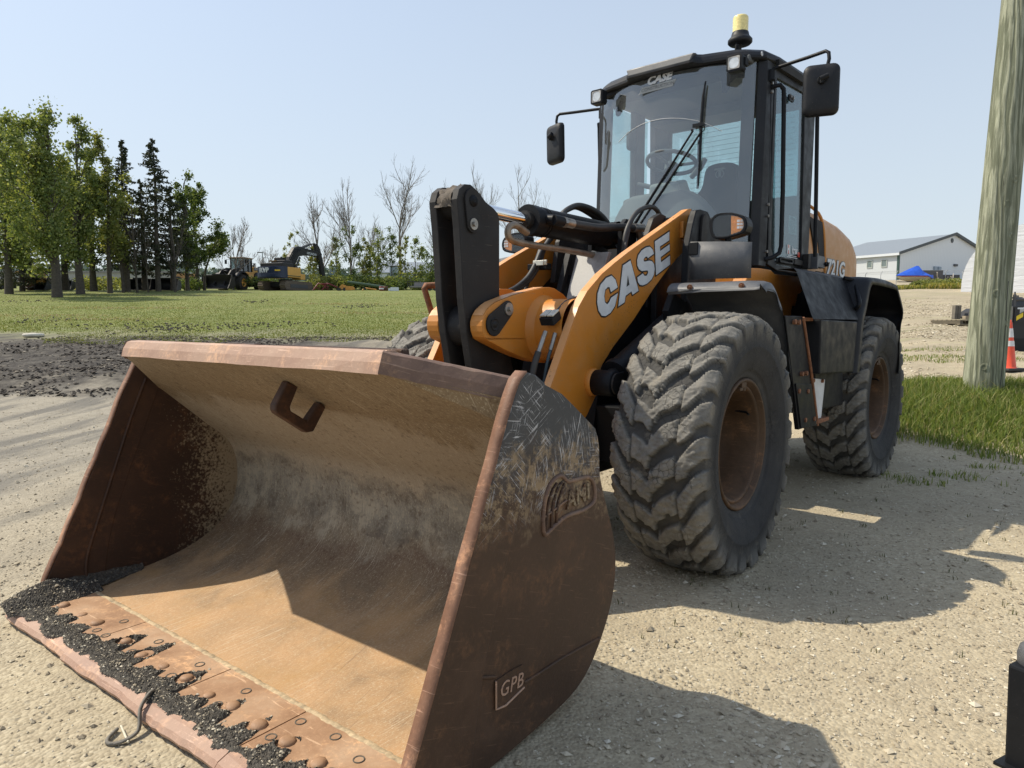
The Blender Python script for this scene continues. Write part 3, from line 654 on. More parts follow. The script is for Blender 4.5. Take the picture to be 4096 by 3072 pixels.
# hoses along the arms, with clamps
hs = MB()
for k, dx in ((0, 0), (1, .035)):
    hs.tube([(-.20-dx*.3,-.25,2.0),(-.118-dx*.2,-.25,1.936),(-.046+dx*.5,-.25,1.854),(-.008+dx,-.25,1.776),(.081+dx,-.25,1.677),(.21+dx,-.25,1.602),(.36+dx,-.23,1.56)], .018, 9, sub=4)
hs.tube([(-.10,-.30,1.9),(-.03,-.30,1.78),(.05,-.30,1.66),(.10,-.30,1.55)], .014, 8, sub=4)
hs.build('hose', M['rubber'], loader)
for k, (x, y, z) in enumerate(((-.005,-.235,1.775),(.035,-.235,1.77))):
    MB().box((x+.012,y+.014,z),(.008,.085,.034)).build('hose_clamp', M['zinc'], loader, bevel=.003, rot=None)
MB().box((-.02,-.26,1.75),(.06,.16,.04)).build('clamp_bracket', M['black'], loader, bevel=.004)
hs = MB()
for k in range(3):
    o = .03*k
    hs.tube([(-.03-o,-.10-o,2.05),(-.071-o,-.10-o,2.102),(-.152-o,-.10-o,2.145),(-.256-o,-.10-o,2.173),(-.402-o,-.10-o,2.172-.3*o),(-.516-o,-.08-o,2.135-.5*o),(-.58-o,-.06-o,2.08-o)], .018, 9, sub=4)
hs.build('hose', M['rubber'], loader)
MB().tube([(-.254,.25,1.80),(-.262,.25,1.90),(-.29,.25,1.98),(-.353,.25,2.057),(-.42,.25,2.11),(-.492,.25,2.144),(-.607,.25,2.173),(-.70,.25,2.17),(-.80,.24,2.12),(-.85,.22,2.03)], .0165, 9, sub=4).build('hose', M['rubber'], loader)
MB().tube([(-.19,.28,1.76),(-.23,.27,1.83),(-.27,.26,1.91),(-.31,.255,1.99)], .013, 8, sub=4).build('hose', M['rubber'], loader)
for y in (.25, .31): MB().box((-.225,y,1.79),(.010,.052,.034)).build('hose_clamp', M['zinc'], loader, bevel=.003)
MB().tube([(.46,.41,1.53),(.62,.385,1.49),(.715,.375,1.415)], .011, 8, sub=4).build('hose', M['rubber'], loader)
MB().tube([(.862,.375,1.225),(.885,.365,1.15),(.90,.355,1.05),(.91,.345,.92)], .018, 9, sub=4).build('hose', M['rubber'], loader)
MB().tube([(.785,.40,1.235),(.805,.395,1.18),(.82,.385,1.08),(.845,.375,.95)], .009, 8, sub=4).build('hose', plain('blue_grey_hose', (.04,.07,.09), .5), loader)
MB().cyl((.80,.375,1.33),(.867,.375,1.215), .013, n=10).cyl((.745,.40,1.32),(.79,.40,1.23), .012, n=10).build('hose_fitting', M['steel'], loader)
MB().box((.755,.375,1.40),(.085,.085,.045), Matrix.Rotation(.5,3,'Y')).build('clamp_bracket', M['black'], loader, bevel=.004)
for y in (.355, .400): MB().box((.768,y,1.428),(.070,.040,.010), Matrix.Rotation(.5,3,'Y')).build('hose_clamp', M['zinc'], loader, bevel=.003)
# level indicator bracket on the far side of the bellcrank
st = MB().hexa([(1.10,-.335,1.585),(1.10,-.31,1.585),(1.04,-.31,1.585),(1.04,-.335,1.585),(1.012,-.335,1.40),(1.012,-.31,1.40),(.95,-.31,1.40),(.95,-.335,1.40)]) if False else MB().tube([(.94,-.32,1.405),(1.01,-.32,1.57),(1.0,-.32,1.583),(.80,-.32,1.60)], .019, 6)
lv = st.build('level_rod', M['rustsmall'], loader)
MB().box((.955,-.30,1.36),(.05,.05,.10)).build('rod_guide', M['steel'], lv, bevel=.004)
# --- fenders, headlamps, splash shields
fp = smooth2([(-.135,1.560),(-.150,1.592),(-.20,1.618),(-.30,1.624),(-.385,1.59),(-.465,1.53),(-.55,1.452),(-.70,1.192),(-.80,.98),(-.858,.80)], 4)
for s in (1, -1):
    m = MB()
    for t in (0, 1):
        rows = []
        for i, (x, z) in enumerate(fp):
            a = Vector(fp[max(i-1,0)]); b = Vector(fp[min(i+1,len(fp)-1)]); tg = (b-a).normalized(); n = Vector((-tg.y, tg.x))
            if n.dot(Vector((.5,-1))) < 0: n = -n            # towards the wheel
            d = .010*t; wob = .006*sin(i*.7)
            q = lambda k: (x+n.x*(k+d), z+n.y*(k+d))
            dip = -.012 if i < 3 else 0
            rows.append([(q(.0)[0]-.03*(i < 2), s*.62, q(.0)[1]+dip), (q(0)[0], s*.85, q(0)[1]-.002), (q(0)[0], s*1.08, q(0)[1]), (q(.004)[0], s*1.16, q(.004)[1]), (q(.014)[0], s*1.195, q(.014)[1]), (q(.050+wob)[0], s*1.208, q(.050+wob)[1])])
        m.grid(rows)
    f = m.build('front_fender', M['greyplastic'], loader)
    if s > 0:
        for y in (.765, 1.08): MB().cyl((-.150,y,1.592),(-.132,y,1.588), .010, n=6, smooth=False).cyl((-.150,y,1.592),(-.140,y,1.59), .017, n=14).build('rusty_bolt', M['rustsmall'], f)
    pan = [(-.20,1.56),(-.40,1.50),(-.60,1.25),(-.80,.90),(-.62,.75),(-.30,1.0),(-.12,1.45)]
    MB().xz(pan, s*.60, s*.64).build('inner_panel', M['black'], f)
    for x, z in ((-.30,1.43),(-.30,1.33)): MB().cyl((x,s*.640,z),(x,s*.643,z), .03, n=18).build('panel_hole', M['void'], f)
    sh = MB(); rows = []
    for k in range(9):
        y = .63+.375*k/8; x = -.445-.10*(max(0, (y-.75))/.25)**2*.6
        rows.append([(x, s*y, 1.895-.02*k/8), (x+.004, s*y, 1.78), (x, s*y, 1.655)])
    sh.grid(rows); sh.build('splash_shield', M['greyplastic'], loader, solid=.012)
    MB().box((-.44, s*.655, 1.85),(.02,.06,.08)).build('shield_bracket', M['black'], loader, bevel=.004)
    hl = smooth2([(.733,2.029),(.759,2.058),(.80,2.068),(.877,2.064),(.951,2.036),(.973,1.996),(.970,1.959),(.946,1.930),(.847,1.908),(.785,1.908),(.755,1.917),(.737,1.945),(.730,1.99),(.733,2.029)], 2)[:-1]
    hl = [(y*s, z) for y, z in hl]
    cx, cz = .85*s, 1.99
    sc = lambda k: [(cx+(y-cx)*k, cz+(z-cz)*k) for y, z in hl]
    h = MB().yz(hl, -.60, -.502).yz(sc(.93), -.502, -.496, [sc(.83)]).build('headlamp', M['black'], loader, bevel=.006)
    MB().yz([(y, z) for y, z in sc(.85) if (y-cx)*s < .035]+[(cx+.028*s,1.925),(cx+.028*s,2.058)] if False else [p for p in sc(.84)], -.53, -.508).build('lens_body', M['seat'], h)
    MB().lathe([(0,.006),(.026,.004),(.034,0),(.038,0)], 22, 'x', (-.508, cx-.012*s, 2.012)).lathe([(0,.006),(.020,.004),(.027,0),(.030,0)], 22, 'x', (-.508, cx-.008*s, 1.950)).build('reflector', M['steel'], h)
    am = [(cx+.018*s,2.048),(cx+.06*s,2.040),(cx+.094*s,2.020),(cx+.103*s,1.995),(cx+.100*s,1.965),(cx+.080*s,1.945),(cx+.022*s,1.928)]
    MB().yz(am, -.512, -.500).build('indicator_lens', M['amber'], h, bevel=.004)
    m = MB()
    for i in range(2):
        for j in range(3): m.box((-.499, cx+(.068+.022*i)*s, 1.970+.020*j), (.003,.017,.014))
    m.build('white_lens', M['white'], h)
    MB().yz(sc(.85), -.4985, -.4975).build('lens_cover', M['glass_clear'], h)
    MB().cyl((-.54, s*.84, 1.91),(-.54, s*.84, 1.87), .022, n=10).build('lamp_stem', M['black'], h)
# --- wheels
def tyre_mesh():
    NA = 1080
    half = [(.362,.160),(.378,.190),(.395,.199),(.418,.204),(.422,.214),(.428,.216),(.45,.232),(.50,.248),(.540,.255),(.548,.259),(.556,.256),(.60,.255),(.640,.251),(.660,.247)]
    tread = []
    ns = 60
    for i in range(ns+1):
        u = 1-2*i/ns; a = abs(u)
        tread.append((.713 - .022*a**2.2 - .030*max(0, a-.86)/.14, .243*u))
    prof = np.array(half + tread + [(r, -y) for r, y in half[::-1]]); n = len(prof); i0, i1 = len(half), len(half)+ns+1
    th = np.linspace(0, 2*pi, NA, endpoint=False)
    TH, J = np.meshgrid(th, np.arange(n), indexing='ij')
    rr = prof[J,0].copy(); yy = prof[J,1].copy()
    u = np.clip(yy/.243, -1.12, 1.12); a = np.abs(u)
    sx_ = np.cos(TH)*9; sy_ = np.sin(TH)*9       # noise that closes on itself round the wheel
    w1 = vnoise(sx_+u*2.1+40, sy_+u*3.7+40, 3)-.5; w2 = vnoise(sx_*4+u*7+90, sy_*4-u*9+90, 5)-.5; w3 = vnoise(sx_*9+u*19+90, sy_*9+u*13+190, 6)-.5
    NL = 25
    sh = np.clip((a-.47)/.06, 0, 1)
    ph = NL*TH/(2*pi) - 1.25*np.minimum(a, 1.0) + .22*sh - .10*np.sin(a*8.2) + .22*w1 + .10*w2 + np.where(u < 0, .5, 0)*np.clip((a-.03)/.08, 0, 1)
    f = ph-np.floor(ph)
    wd = .69-.06*np.sin(a*6)+.16*w1+.10*w2
    e = .045
    lug = np.clip(f/e, 0, 1)*np.clip((wd-f)/e, 0, 1)
    groove = 1-.55*np.exp(-((a-.50)/.022)**2)
    lug = lug*lug*(3-2*lug)*groove
    fade = np.clip((prof[J,0]-.61)/.05, 0, 1)
    tr = (J >= i0) & (J < i1)
    h = np.where(tr, .026*lug*(1+.25*w2) + .006*w3*(.4+.6*lug) + .004*w2, .020*lug*fade + .003*w3*fade)
    rr = rr + np.where(tr, h, h*.35)
    yy = yy + np.where(tr, np.sign(yy)*h*.55*np.clip((a-.82)/.18, 0, 1), np.sign(yy)*h*.7)
    X = rr*np.cos(TH); Z = rr*np.sin(TH); Y = yy
    flat = np.clip((-Z-.60)/.145, 0, 1); Y = Y*(1+.07*flat); Z = np.maximum(Z, -.702)
    V = np.stack([X, Y, Z], -1).reshape(-1, 3)
    I = np.arange(NA)[:,None]; K = np.arange(n-1)[None,:]
    I2 = (I+1) % NA
    F = np.stack([I*n+K, I*n+K+1, I2*n+K+1, I2*n+K], -1).reshape(-1, 4)
    return V, F, np.where(tr, lug, lug*fade*.6).reshape(-1)
tv, tf, tl_ = tyre_mesh()
tyre0 = None
rim_prof = [(.372,.176),(.372,.196),(.362,.201),(.352,.196),(.345,.165),(.338,.160),(.334,.172),(.322,.174),(.316,.160),(.300,.100),(.292,.030),(.286,-.045),(.262,-.075),(.19,-.082),(.16,-.06),(.15,-.035),(0,-.03)]
def wheel(x, y, rear_, name='wheel'):
    global tyre0
    s = 1 if y > 0 else -1
    w = MB().lathe([(r, t*s) for r, t in rim_prof], 56, 'y')
    o = w.build(name, M['rim'], loader)
    m = MB()
    for k in range(12): a = 2*pi*k/12; m.cyl((.225*cos(a), -.08*s, .225*sin(a)), (.225*cos(a), -.055*s, .225*sin(a)), .016, n=6, smooth=False)
    m.build('wheel_nuts', M['rim'], o)
    m = MB().box((.02*0, .178*s, .335), (.07,.03,.035)).box((.03,.165*s,.312),(.05,.05,.02)).box((-.02,.165*s,.312),(.02,.05,.03)).build('lock_lug', M['rim'], o, bevel=.004)
    MB().tube([(.30*cos(2.6), .05*s, .30*sin(2.6)), (.29*cos(2.6), .12*s, .29*sin(2.6)), (.27*cos(2.6), .14*s, .27*sin(2.6))], .007, 7).build('valve', M['black'], o)
    if tyre0 is None: tyre0 = fast_mesh('tyre', tv, tf, M['tyre'], True, o); tyre0.data.attributes.new('lug', 'FLOAT', 'POINT').data.foreach_set('value', tl_.astype(np.float32))
    else:
        t = tyre0.copy(); COL.objects.link(t); t.parent = o
    if rear_:
        c, q = cos(ART), sin(ART); o.location = (PX+c*(x-PX)-q*y, q*(x-PX)+c*y, .70); o.rotation_euler = (0, 0, ART)
    else: o.location = (x, y, .70)
    return o
wheel(0, .975, False); wheel(0, -.975, False); wheel(-3.25, .975, True); wheel(-3.25, -.975, True)
rear(MB().box((-3.25,0,.70),(.36,1.6,.36)).box((-2.4,0,.85),(2.4,.7,.5)).build('rear_axle', M['void'], loader, bevel=.02))
# ------------------------------------------------------------------ rear frame: cab
def xe(z): return -1.43-(z-1.8)*.045
def ws(y, z): return xe(z)+.20*(1-(min(abs(y),.68)/.68)**2.2)
def part(o): return rear(o)
m = MB(); m.grid([[(ws(y, z), y, z) for y in np.linspace(-.665,.665,29)] for z in np.linspace(1.80,3.29,20)])
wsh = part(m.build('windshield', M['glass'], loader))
# black frit band down both sides and along the top of the glass
m = MB()
for s in (1, -1):
    m.grid([[(ws(y, z)-.006, s*y, z) for y in ((.585,.61,.64,.668) if s > 0 else (.648,.655,.66,.668))] for z in np.linspace(1.80,3.29,14)])
m.build('frit_band', M['black'], wsh)
m = MB(); pts = []
ysx = np.linspace(-.66,.66,34)
def frit_z(y):
    z = 3.235+.015*cos(y*3)
    if abs(y) > .40: z -= .05*min(1, (abs(y)-.40)/.08)
    if .44 < abs(y) < .53: z -= .045
    return z
m.grid([[(ws(y, z)-.005, y, z) for y in ysx for z in [frit_z(y)]], [(ws(y, 3.30)-.005, y, 3.30) for y in ysx]])
m.build('frit_top', M['black'], wsh)
for y in (-.46, .47): MB().yz([(y-.035,3.20),(y-.03,3.10),(y-.012,3.085),(y+.014,3.09),(y+.034,3.12),(y+.036,3.20)], xe(3.1)+.085, xe(3.1)+.088).build('frit_tab', M['black'], wsh)
fc = frame((ws(-.02,3.265)+.004, -.03, 3.268), (-.03,1,.035), (-.08,0,1))
text_mesh('lettering', 'CASE', .085, M['white'], fc, wsh, bold=.0045, shear=.28, sx=1.05, depth=.0004)
fc = frame((ws(-.02,3.205)+.004, -.04, 3.208), (-.03,1,.035), (-.08,0,1))
MB().prism([(-.165,-.024),(.13,-.024),(.16,.024),(-.135,.024)], 0, .0008, lambda p, t: fc @ Vector((p[0], p[1], t-.001))).build('lettering_strip', plain('sticker_grey', (.33,.34,.33), .5), wsh)
text_mesh('lettering', 'CONSTRUCTION', .036, M['interior'], fc, wsh, shear=.1, sx=1.0, depth=.0008)
# hair crack across the glass
ck = [(-.42,2.86),(-.30,2.915),(-.15,2.95),(.0,2.955),(.15,2.935),(.28,2.90),(.36,2.865),(.47,2.80)]
MB().tube([(ws(y, z)+.002, y, z) for y, z in ck], .0022, 5, sub=4).build('glass_crack', M['white_pl'], wsh)
# pillars
cab = part(MB().box((-2.62,0,1.95),(.03,1.2,.3)).build('cab_frame', M['plastic'], loader))
for s in (1, -1):
    A = [(-1.445,.668),(-1.47,.735),(-1.60,.74),(-1.615,.72),(-1.60,.675)]
    lo = [(x, y*s, 1.80) for x, y in A]; hi = [(x-.055, y*s, 3.30) for x, y in A]
    n5 = 5; MB().add(lo+hi, [(i, (i+1)%n5, n5+(i+1)%n5, n5+i) for i in range(n5)]+[tuple(range(n5))[::-1], tuple(range(n5,2*n5))]).build('front_pillar', M['plastic'], cab, bevel=.008)
    MB().hexa([(-2.44,s*.735,1.78),(-2.44,s*.67,1.78),(-2.56,s*.64,1.78),(-2.56,s*.735,1.78),(-2.38,s*.735,3.33),(-2.38,s*.67,3.33),(-2.60,s*.64,3.33),(-2.60,s*.735,3.33)]).build('rear_pillar', M['plastic'], cab, bevel=.008)
    if s < 0: MB().hexa([(-2.04,s*.735,1.78),(-2.04,s*.67,1.78),(-2.2,s*.67,1.78),(-2.2,s*.735,1.78),(-2.03,s*.735,3.33),(-2.03,s*.67,3.33),(-2.19,s*.67,3.33),(-2.19,s*.735,3.33)]).build('door_pillar', M['plastic'], cab, bevel=.008)
MB().box((-1.625,.735,2.5),(.02,.012,1.36), Matrix.Rotation(.035,3,'Y')).build('pillar_trim', M['black'], cab)
for z in (3.145, 3.085, 2.265, 2.18, 1.915, 1.86): MB().cyl((-1.60,.735,z),(-1.60,.752,z), .012, n=6, smooth=False).build('bolt', M['steel'], cab)
inn = MB().hexa([(-1.40,-.66,1.70),(-1.40,.66,1.70),(-2.6,.66,1.70),(-2.6,-.66,1.70),(-1.36,-.66,1.79),(-1.36,.66,1.79),(-2.6,.66,1.79),(-2.6,-.66,1.79)])
inn.box((-2.62,0,2.12),(.05,1.3,.72)).box((-2.62,0,3.28),(.05,1.3,.10)).box((-2.62,.655,2.9),(.05,.05,.8)).box((-2.62,-.655,2.9),(.05,.05,.8))
part(inn.build('cab_floor', M['interior'], loader, bevel=.006))
part(MB().box((-2.0,0,3.30),(1.2,1.3,.05)).box((-2.42,0,3.24),(.35,1.26,.08)).build('headliner', M['interior'], loader, bevel=.01))
part(MB().xz([(-2.62,1.80),(-1.60,1.80),(-1.62,2.15),(-2.62,2.3)], -.70,-.685).build('cab_side_panel', M['interior'], loader))
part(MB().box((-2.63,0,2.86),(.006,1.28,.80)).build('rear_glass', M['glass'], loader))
hw = MB()
for k in range(15): hw.cyl((-2.624,-.42,2.53+.045*k),(-2.624,.56,2.53+.045*k), .0016, n=4, caps=False)
hw.cyl((-2.60,-.33,2.65),(-2.60,-.33,3.10), .012, n=8)
part(hw.build('heater_wires', M['black'], loader))
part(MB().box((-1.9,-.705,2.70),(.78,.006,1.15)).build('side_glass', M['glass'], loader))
# roof
half = [(-1.225,0),(-1.225,.262),(-1.232,.285),(-1.275,.300),(-1.30,.33),(-1.36,.56),(-1.40,.63),(-1.50,.735),(-1.75,.765),(-2.62,.775),(-2.78,.72),(-2.82,.5),(-2.82,0)]
full = half + [(x, -y) for x, y in half[::-1][1:-1]]
def ring(k, z, dx=0, crown=0): return [(-2.02+(x+2.02)*k+dx, y*k, z+crown*(1-min(abs(y)/.775,1)**2)+(.03*min(1,max(0,(-1.5-x)/.8)))) for x, y in full]
rings = [ring(.985,3.296), ring(1.0,3.306), ring(1.0,3.325), ring(.985,3.352), ring(.955,3.372,0,.010), ring(.80,3.392,0,.02), ring(.45,3.40,0,.022), ring(.02,3.405,0,.022)]
m = MB(); n = len(full)
for i in range(len(rings)-1):
    m.add(rings[i]+rings[i+1], [(k, (k+1)%n, n+(k+1)%n, n+k) for k in range(n)], i > 1)
m.add(rings[0], [tuple(range(n))[::-1]])
roof = part(m.build('cab_roof', M['plastic'], loader))
m = MB(); m.hexa([(-1.222,-.266,3.316),(-1.222,.266,3.316),(-1.26,.266,3.316),(-1.26,-.266,3.316),(-1.232,-.292,3.372),(-1.232,.292,3.372),(-1.29,.292,3.386),(-1.29,-.292,3.386)])
m.build('sun_visor', M['greyplastic'], roof, bevel=.008)
MB().lathe([(.016,0),(.016,.004),(.008,.004),(.008,.001),(0,.001)], 14, 'y', (-1.44,.722,3.318)).build('hole_rim', M['white_pl'], roof)
MB().hexa([(-1.66,.745,3.268),(-1.66,.772,3.268),(-2.25,.778,3.285),(-2.25,.745,3.285),(-1.64,.745,3.325),(-1.64,.7745,3.325),(-2.25,.780,3.34),(-2.25,.745,3.34)]).build('roof_gutter', M['void'], roof)
MB().box((-1.52,0,3.282),(.26,1.24,.03)).build('roof_underside', M['void'], roof)
for s in (1, -1):
    y = .592*s
    l = MB().yz(rrect(y, 3.238, .115, .115, .018), -1.335, -1.262).build('work_light', M['black'], roof, bevel=.006)
    MB().yz(rrect(y, 3.238, .088, .088, .010), -1.262, -1.2585, [rrect(y, 3.238, .074, .074, .03)]).build('light_rim', M['steel'], l)
    MB().yz(rrect(y, 3.238, .084, .084, .012), -1.2625, -1.2600).build('light_lens', M['lens'], l)
    MB().box((-1.33, s*.64, 3.25),(.05,.04,.05)).build('light_bracket', M['black'], l)
# warning beacon on its stalk, with the coiled lead
bx, by, bz = -1.60, .485, 3.37
b = MB().cyl((bx,by,bz-.02),(bx,by,bz+.125), .013, n=12).build('beacon_stalk', M['dark'], roof)
MB().lathe([(.0,0),(.078,.004),(.090,.016),(.090,.036),(.086,.040),(.074,.055),(.068,.06),(.064,.08),(.060,.092),(0,.092)], 28, 'z', (bx,by,bz+.112)).build('beacon_base', M['plastic'], roof)
pr_ = [(.057,.0)]
for k in range(9): pr_ += [(.0575,.006+.0115*k),(.0555,.0095+.0115*k)]
pr_ += [(.056,.108),(.050,.118),(.036,.124),(0,.126)]
MB().lathe(pr_, 28, 'z', (bx,by,bz+.203)).build('beacon_lens', M['beacon'], roof)
co = [(bx+.075+.013*cos(t*9), by+.01+.013*sin(t*9), bz+.02+.068*t/8) for t in np.linspace(0,8,120)]
MB().tube([(bx+.078,by+.01,bz-.01)]+co+[(bx+.07,by,bz+.10),(bx+.055,by,bz+.14)], .0042, 5).build('coiled_lead', M['black'], roof)
# mirrors, handrails, stay rod
for s in (1, -1):
    arm_ = [(-1.575,.745,3.215),(-1.575,.76,3.24),(-1.57,.80,3.243),(-1.535,1.02,3.250),(-1.50,1.15,3.252),(-1.492,1.172,3.235),(-1.488,1.178,3.19),(-1.478,1.150,3.045)]
    a = part(MB().tube([(x, y*s, z) for x, y, z in arm_], .0125, 10).cyl((-1.575,.75*s,3.235),(-1.575,.75*s,3.16), .024, n=14).box((-1.575,.725*s,3.19),(.05,.05,.075)).build('mirror_arm', M['black'], loader))
    mp = rrect(0, 0, .235, .345, .045, 5)
    th = .34
    fr_ = frame((-1.445, 1.145*s, 2.975), (-sin(th)*s, cos(th), 0), (-.02*s, .03*s, 1))
    mm = MB().prism(mp, -.012, .0, lambda p, t: fr_ @ Vector((p[0], p[1], t)))
    rows = []
    for k, d in ((1.0,.0),(.985,.018),(.93,.032),(.75,.040),(.40,.044),(.02,.045)):
        rows.append([fr_ @ Vector((p[0]*k, p[1]*k, d)) for p in mp+[mp[0]]])
    mm.grid(rows); mo = mm.build('mirror_housing', M['plastic'], a)
    MB().prism(rrect(0,0,.215,.325,.04), -.016, -.0125, lambda p, t: fr_ @ Vector((p[0], p[1], t))).build('mirror_glass', M['chrome'], a)
    c0 = fr_ @ Vector((.0, .055, .044))
    MB().cyl(fr_ @ Vector((0,.055,.03)), fr_ @ Vector((0,.055,.075)), .032, .022, n=16).cyl(fr_ @ Vector((-.01,.055,.075)), fr_ @ Vector((.04,.075,.07)), .018, n=12).cyl(fr_ @ Vector((.0,.03,.07)), fr_ @ Vector((.0,.05,.07)), .012, n=8).build('mirror_pivot', M['black'], a)
    hr = [(-1.60,.735,3.118),(-1.60,.76,3.122),(-1.61,.80,3.125),(-1.64,.815,3.10),(-1.645,.817,3.05),(-1.69,.817,2.35),(-1.695,.817,1.96),(-1.68,.81,1.905),(-1.63,.775,1.87),(-1.585,.735,1.855)]
    part(MB().tube([(x, y*s, z) for x, y, z in hr], .0165, 10, sub=1).build('handrail', M['black'], loader))
    part(MB().tube([(-2.13,.90*s,3.20),(-2.14,.90*s,3.0),(-2.22,.90*s,1.91)] if s > 0 else [(-1.33,-.78,3.0),(-1.30,-.78,2.3)], .016, 9).build('stay_rod', M['black'], loader)) if s > 0 else None
# door
d = MB().xz([(-1.635,1.82),(-1.75,1.80),(-1.83,1.785),(-2.44,1.785),(-2.37,3.30),(-1.66,3.27)], .712, .742, [[(-1.69,1.96),(-1.80,1.83),(-2.37,1.83),(-2.31,3.24),(-1.70,3.21)]])
door = part(d.build('cab_door', M['plastic'], loader, bevel=.006))
MB().xz([(-1.685,1.955),(-1.80,1.825),(-2.375,1.825),(-2.315,3.245),(-1.695,3.215)], .724, .728).build('door_glass', M['glass_side'], door)
MB().xz([(-1.80,1.835),(-2.37,1.835),(-2.37,1.875),(-1.86,1.885)], .7285, .731).build('door_lower_panel', M['black'], door)
h = MB().xz(rrect(-1.99,1.872,.30,.045,.022), .743, .760, [rrect(-1.99,1.872,.25,.018,.008)]).build('door_hinge', M['black'], door, bevel=.003)
MB().box((-2.28,.755,1.875),(.24,.012,.045)).box((-2.40,.775,1.89),(.06,.05,.12)).build('hinge_strap', M['dark'], door, bevel=.004)
MB().xz(rrect(-1.975,3.125,.11,.05,.022), .743, .756).build('door_hinge', M['black'], door, bevel=.003)
for x in (-1.95,-2.0): MB().cyl((x,.756,3.13),(x,.766,3.13), .011, n=6, smooth=False).build('bolt', M['steel'], door)
fh = frame((-2.20,.7435,1.975), (-1,0,.0), (0,0,1))
text_mesh('lettering', 'itrac', .085, M['white'], frame((-2.235,.7305,1.972), (-1,0,.02), (0,0,1)), door, bold=.002, sx=.82, depth=.0005)
MB().xz([(-2.065,1.935),(-2.085,1.935),(-2.088,1.965),(-2.105,1.965),(-2.108,1.935),(-2.128,1.935),(-2.124,1.972),(-2.128,2.008),(-2.108,2.008),(-2.105,1.982),(-2.088,1.982),(-2.085,2.008),(-2.065,2.008),(-2.069,1.972)], .7300, .7312).build('lettering', M['white'], door)
MB().xz([(-2.0885,1.936),(-2.1045,1.936),(-2.103,1.963),(-2.090,1.963)], .7300, .7312).xz([(-2.0885,2.007),(-2.1045,2.007),(-2.103,1.984),(-2.090,1.984)], .7300, .7312).xz(rrect(-2.335,1.945,.05,.040,.008), .7300, .7312).build('red_lettering', M['red'], door)
for k, (w, z) in enumerate(((.20,.0),(.24,-.014),(.22,-.030))): MB().box((-2.18,.7308,1.925+z),(w,.001,.006)).build('small_print', M['white'], door)
MB().xz([(-2.10,2.10),(-2.285,2.10),(-2.28,2.245),(-2.098,2.245)], .7215, .7225).build('notice_sheet', plain('pale_paper', (.40,.47,.46), .7, var=.08), door)
text_mesh('lettering', 'Hitrac', .040, M['interior'], frame((-2.19,.7232,2.226), (-1,0,0), (0,0,1)), door, bold=.0015, depth=.0004)
for k in range(8): MB().box((-2.19,.7230,2.20-.0115*k),(.14-.02*(k % 3),.0006,.0028)).build('small_print', M['interior'], door)
lb = part(MB().box((-2.62,.80,1.90),(.20,.05,.10)).box((-2.52,.79,1.90),(.03,.08,.13)).build('door_catch_box', M['greyplastic'], loader, bevel=.005))
MB().cyl((-2.70,.83,1.89),(-2.735,.83,1.885), .012, n=10).cyl((-2.735,.83,1.885),(-2.79,.83,1.88), .022, .010, n=12).build('rubber_stop', M['black'], lb)
# dash, steering wheel, seat
dz = lambda y: 2.40-.20*max(0, (abs(y+.05)-.20)/.25)**2
m = MB(); yy = np.linspace(-.60,.50,24)
m.grid([[(ws(y, 2.1)-.035, y, z) for y in yy for z in [1.82]], [(ws(y, 2.1)-.035, y, max(1.9, dz(y)-.03)) for y in yy], [(ws(y, 2.1)-.055, y, max(1.92, dz(y))) for y in yy], [(ws(y, 2.1)-.16, y, max(1.92, dz(y)+.01)) for y in yy]])
part(m.build('dashboard', M['interior'], loader))
part(MB().box((-1.47,-.02,2.44),(.20,.30,.13), Matrix.Rotation(.25,3,'Y'), (.8,.85)).cyl((-1.40,0,2.0),(-1.46,0,2.45), .07, n=14).build('steering_column', M['interior_light'], loader, bevel=.02))
sw = MB(); c = Vector((-1.47,0,2.655)); ax = Vector((-.28,0,.96)).normalized(); u = Vector((0,1,0)); v = ax.cross(u)
rp = [c+(u*cos(t)+v*sin(t))*.195 for t in np.linspace(0,2*pi,33)]
sw.tube(rp, .0165, 9, caps=False)
for t in (0.3, 2.4, 4.4): sw.tube([c-ax*.03, c+(u*cos(t)+v*sin(t))*.19], .013, 7)
sw.cyl(c-ax*.07, c-ax*.01, .05, n=14)
part(sw.build('steering_wheel', M['interior'], loader))
part(MB().tube([(-1.48,.17,2.52),(-1.46,.25,2.58),(-1.45,.30,2.64)], [.02,.026,.02], 8).tube([(-1.48,-.17,2.48),(-1.46,-.30,2.52)], [.02,.02], 8).build('control_lever', M['interior'], loader))
m = MB()
bk = smooth2([(-.24,2.05),(-.25,2.35),(-.235,2.50),(-.18,2.56),(-.155,2.62),(-.145,2.72),(-.11,2.775),(0,2.79),(.11,2.775),(.145,2.72),(.155,2.62),(.18,2.56),(.235,2.50),(.25,2.35),(.24,2.05)], 2)
seat = m.prism(bk, 0, .12, lambda p, t: (-2.22-t-(p[1]-2.05)*.12, p[0]+.03, p[1])).build('seat', M['seat'], loader, bevel=.03, seg=3); part(seat)
MB().box((-2.0,.03,2.06),(.50,.50,.14)).build('seat_cushion', M['seat'], seat, bevel=.04, seg=3)
MB().tube([(-2.228-(z-2.05)*.12,.03+y,z) for y, z in ((.18,2.1),(.19,2.3),(.16,2.42),(.14,2.50))], .003, 5).build('seat_piping', M['beacon'], seat)
MB().lathe([(.040,0),(.040,.003),(.032,.003),(.032,0)], 20, 'x', (-2.296,.03,2.69)).build('seat_emblem', M['interior_light'], seat)
MB().box((-2.294,.03,2.70),(.004,.022,.06)).box((-2.294,.03,2.735),(.004,.10,.016)).build('seat_emblem', M['interior_light'], seat)
part(MB().box((-1.75,-.40,2.15),(.5,.16,.55)).box((-1.75,.42,2.05),(.35,.10,.3)).build('side_console', M['interior'], loader, bevel=.03))
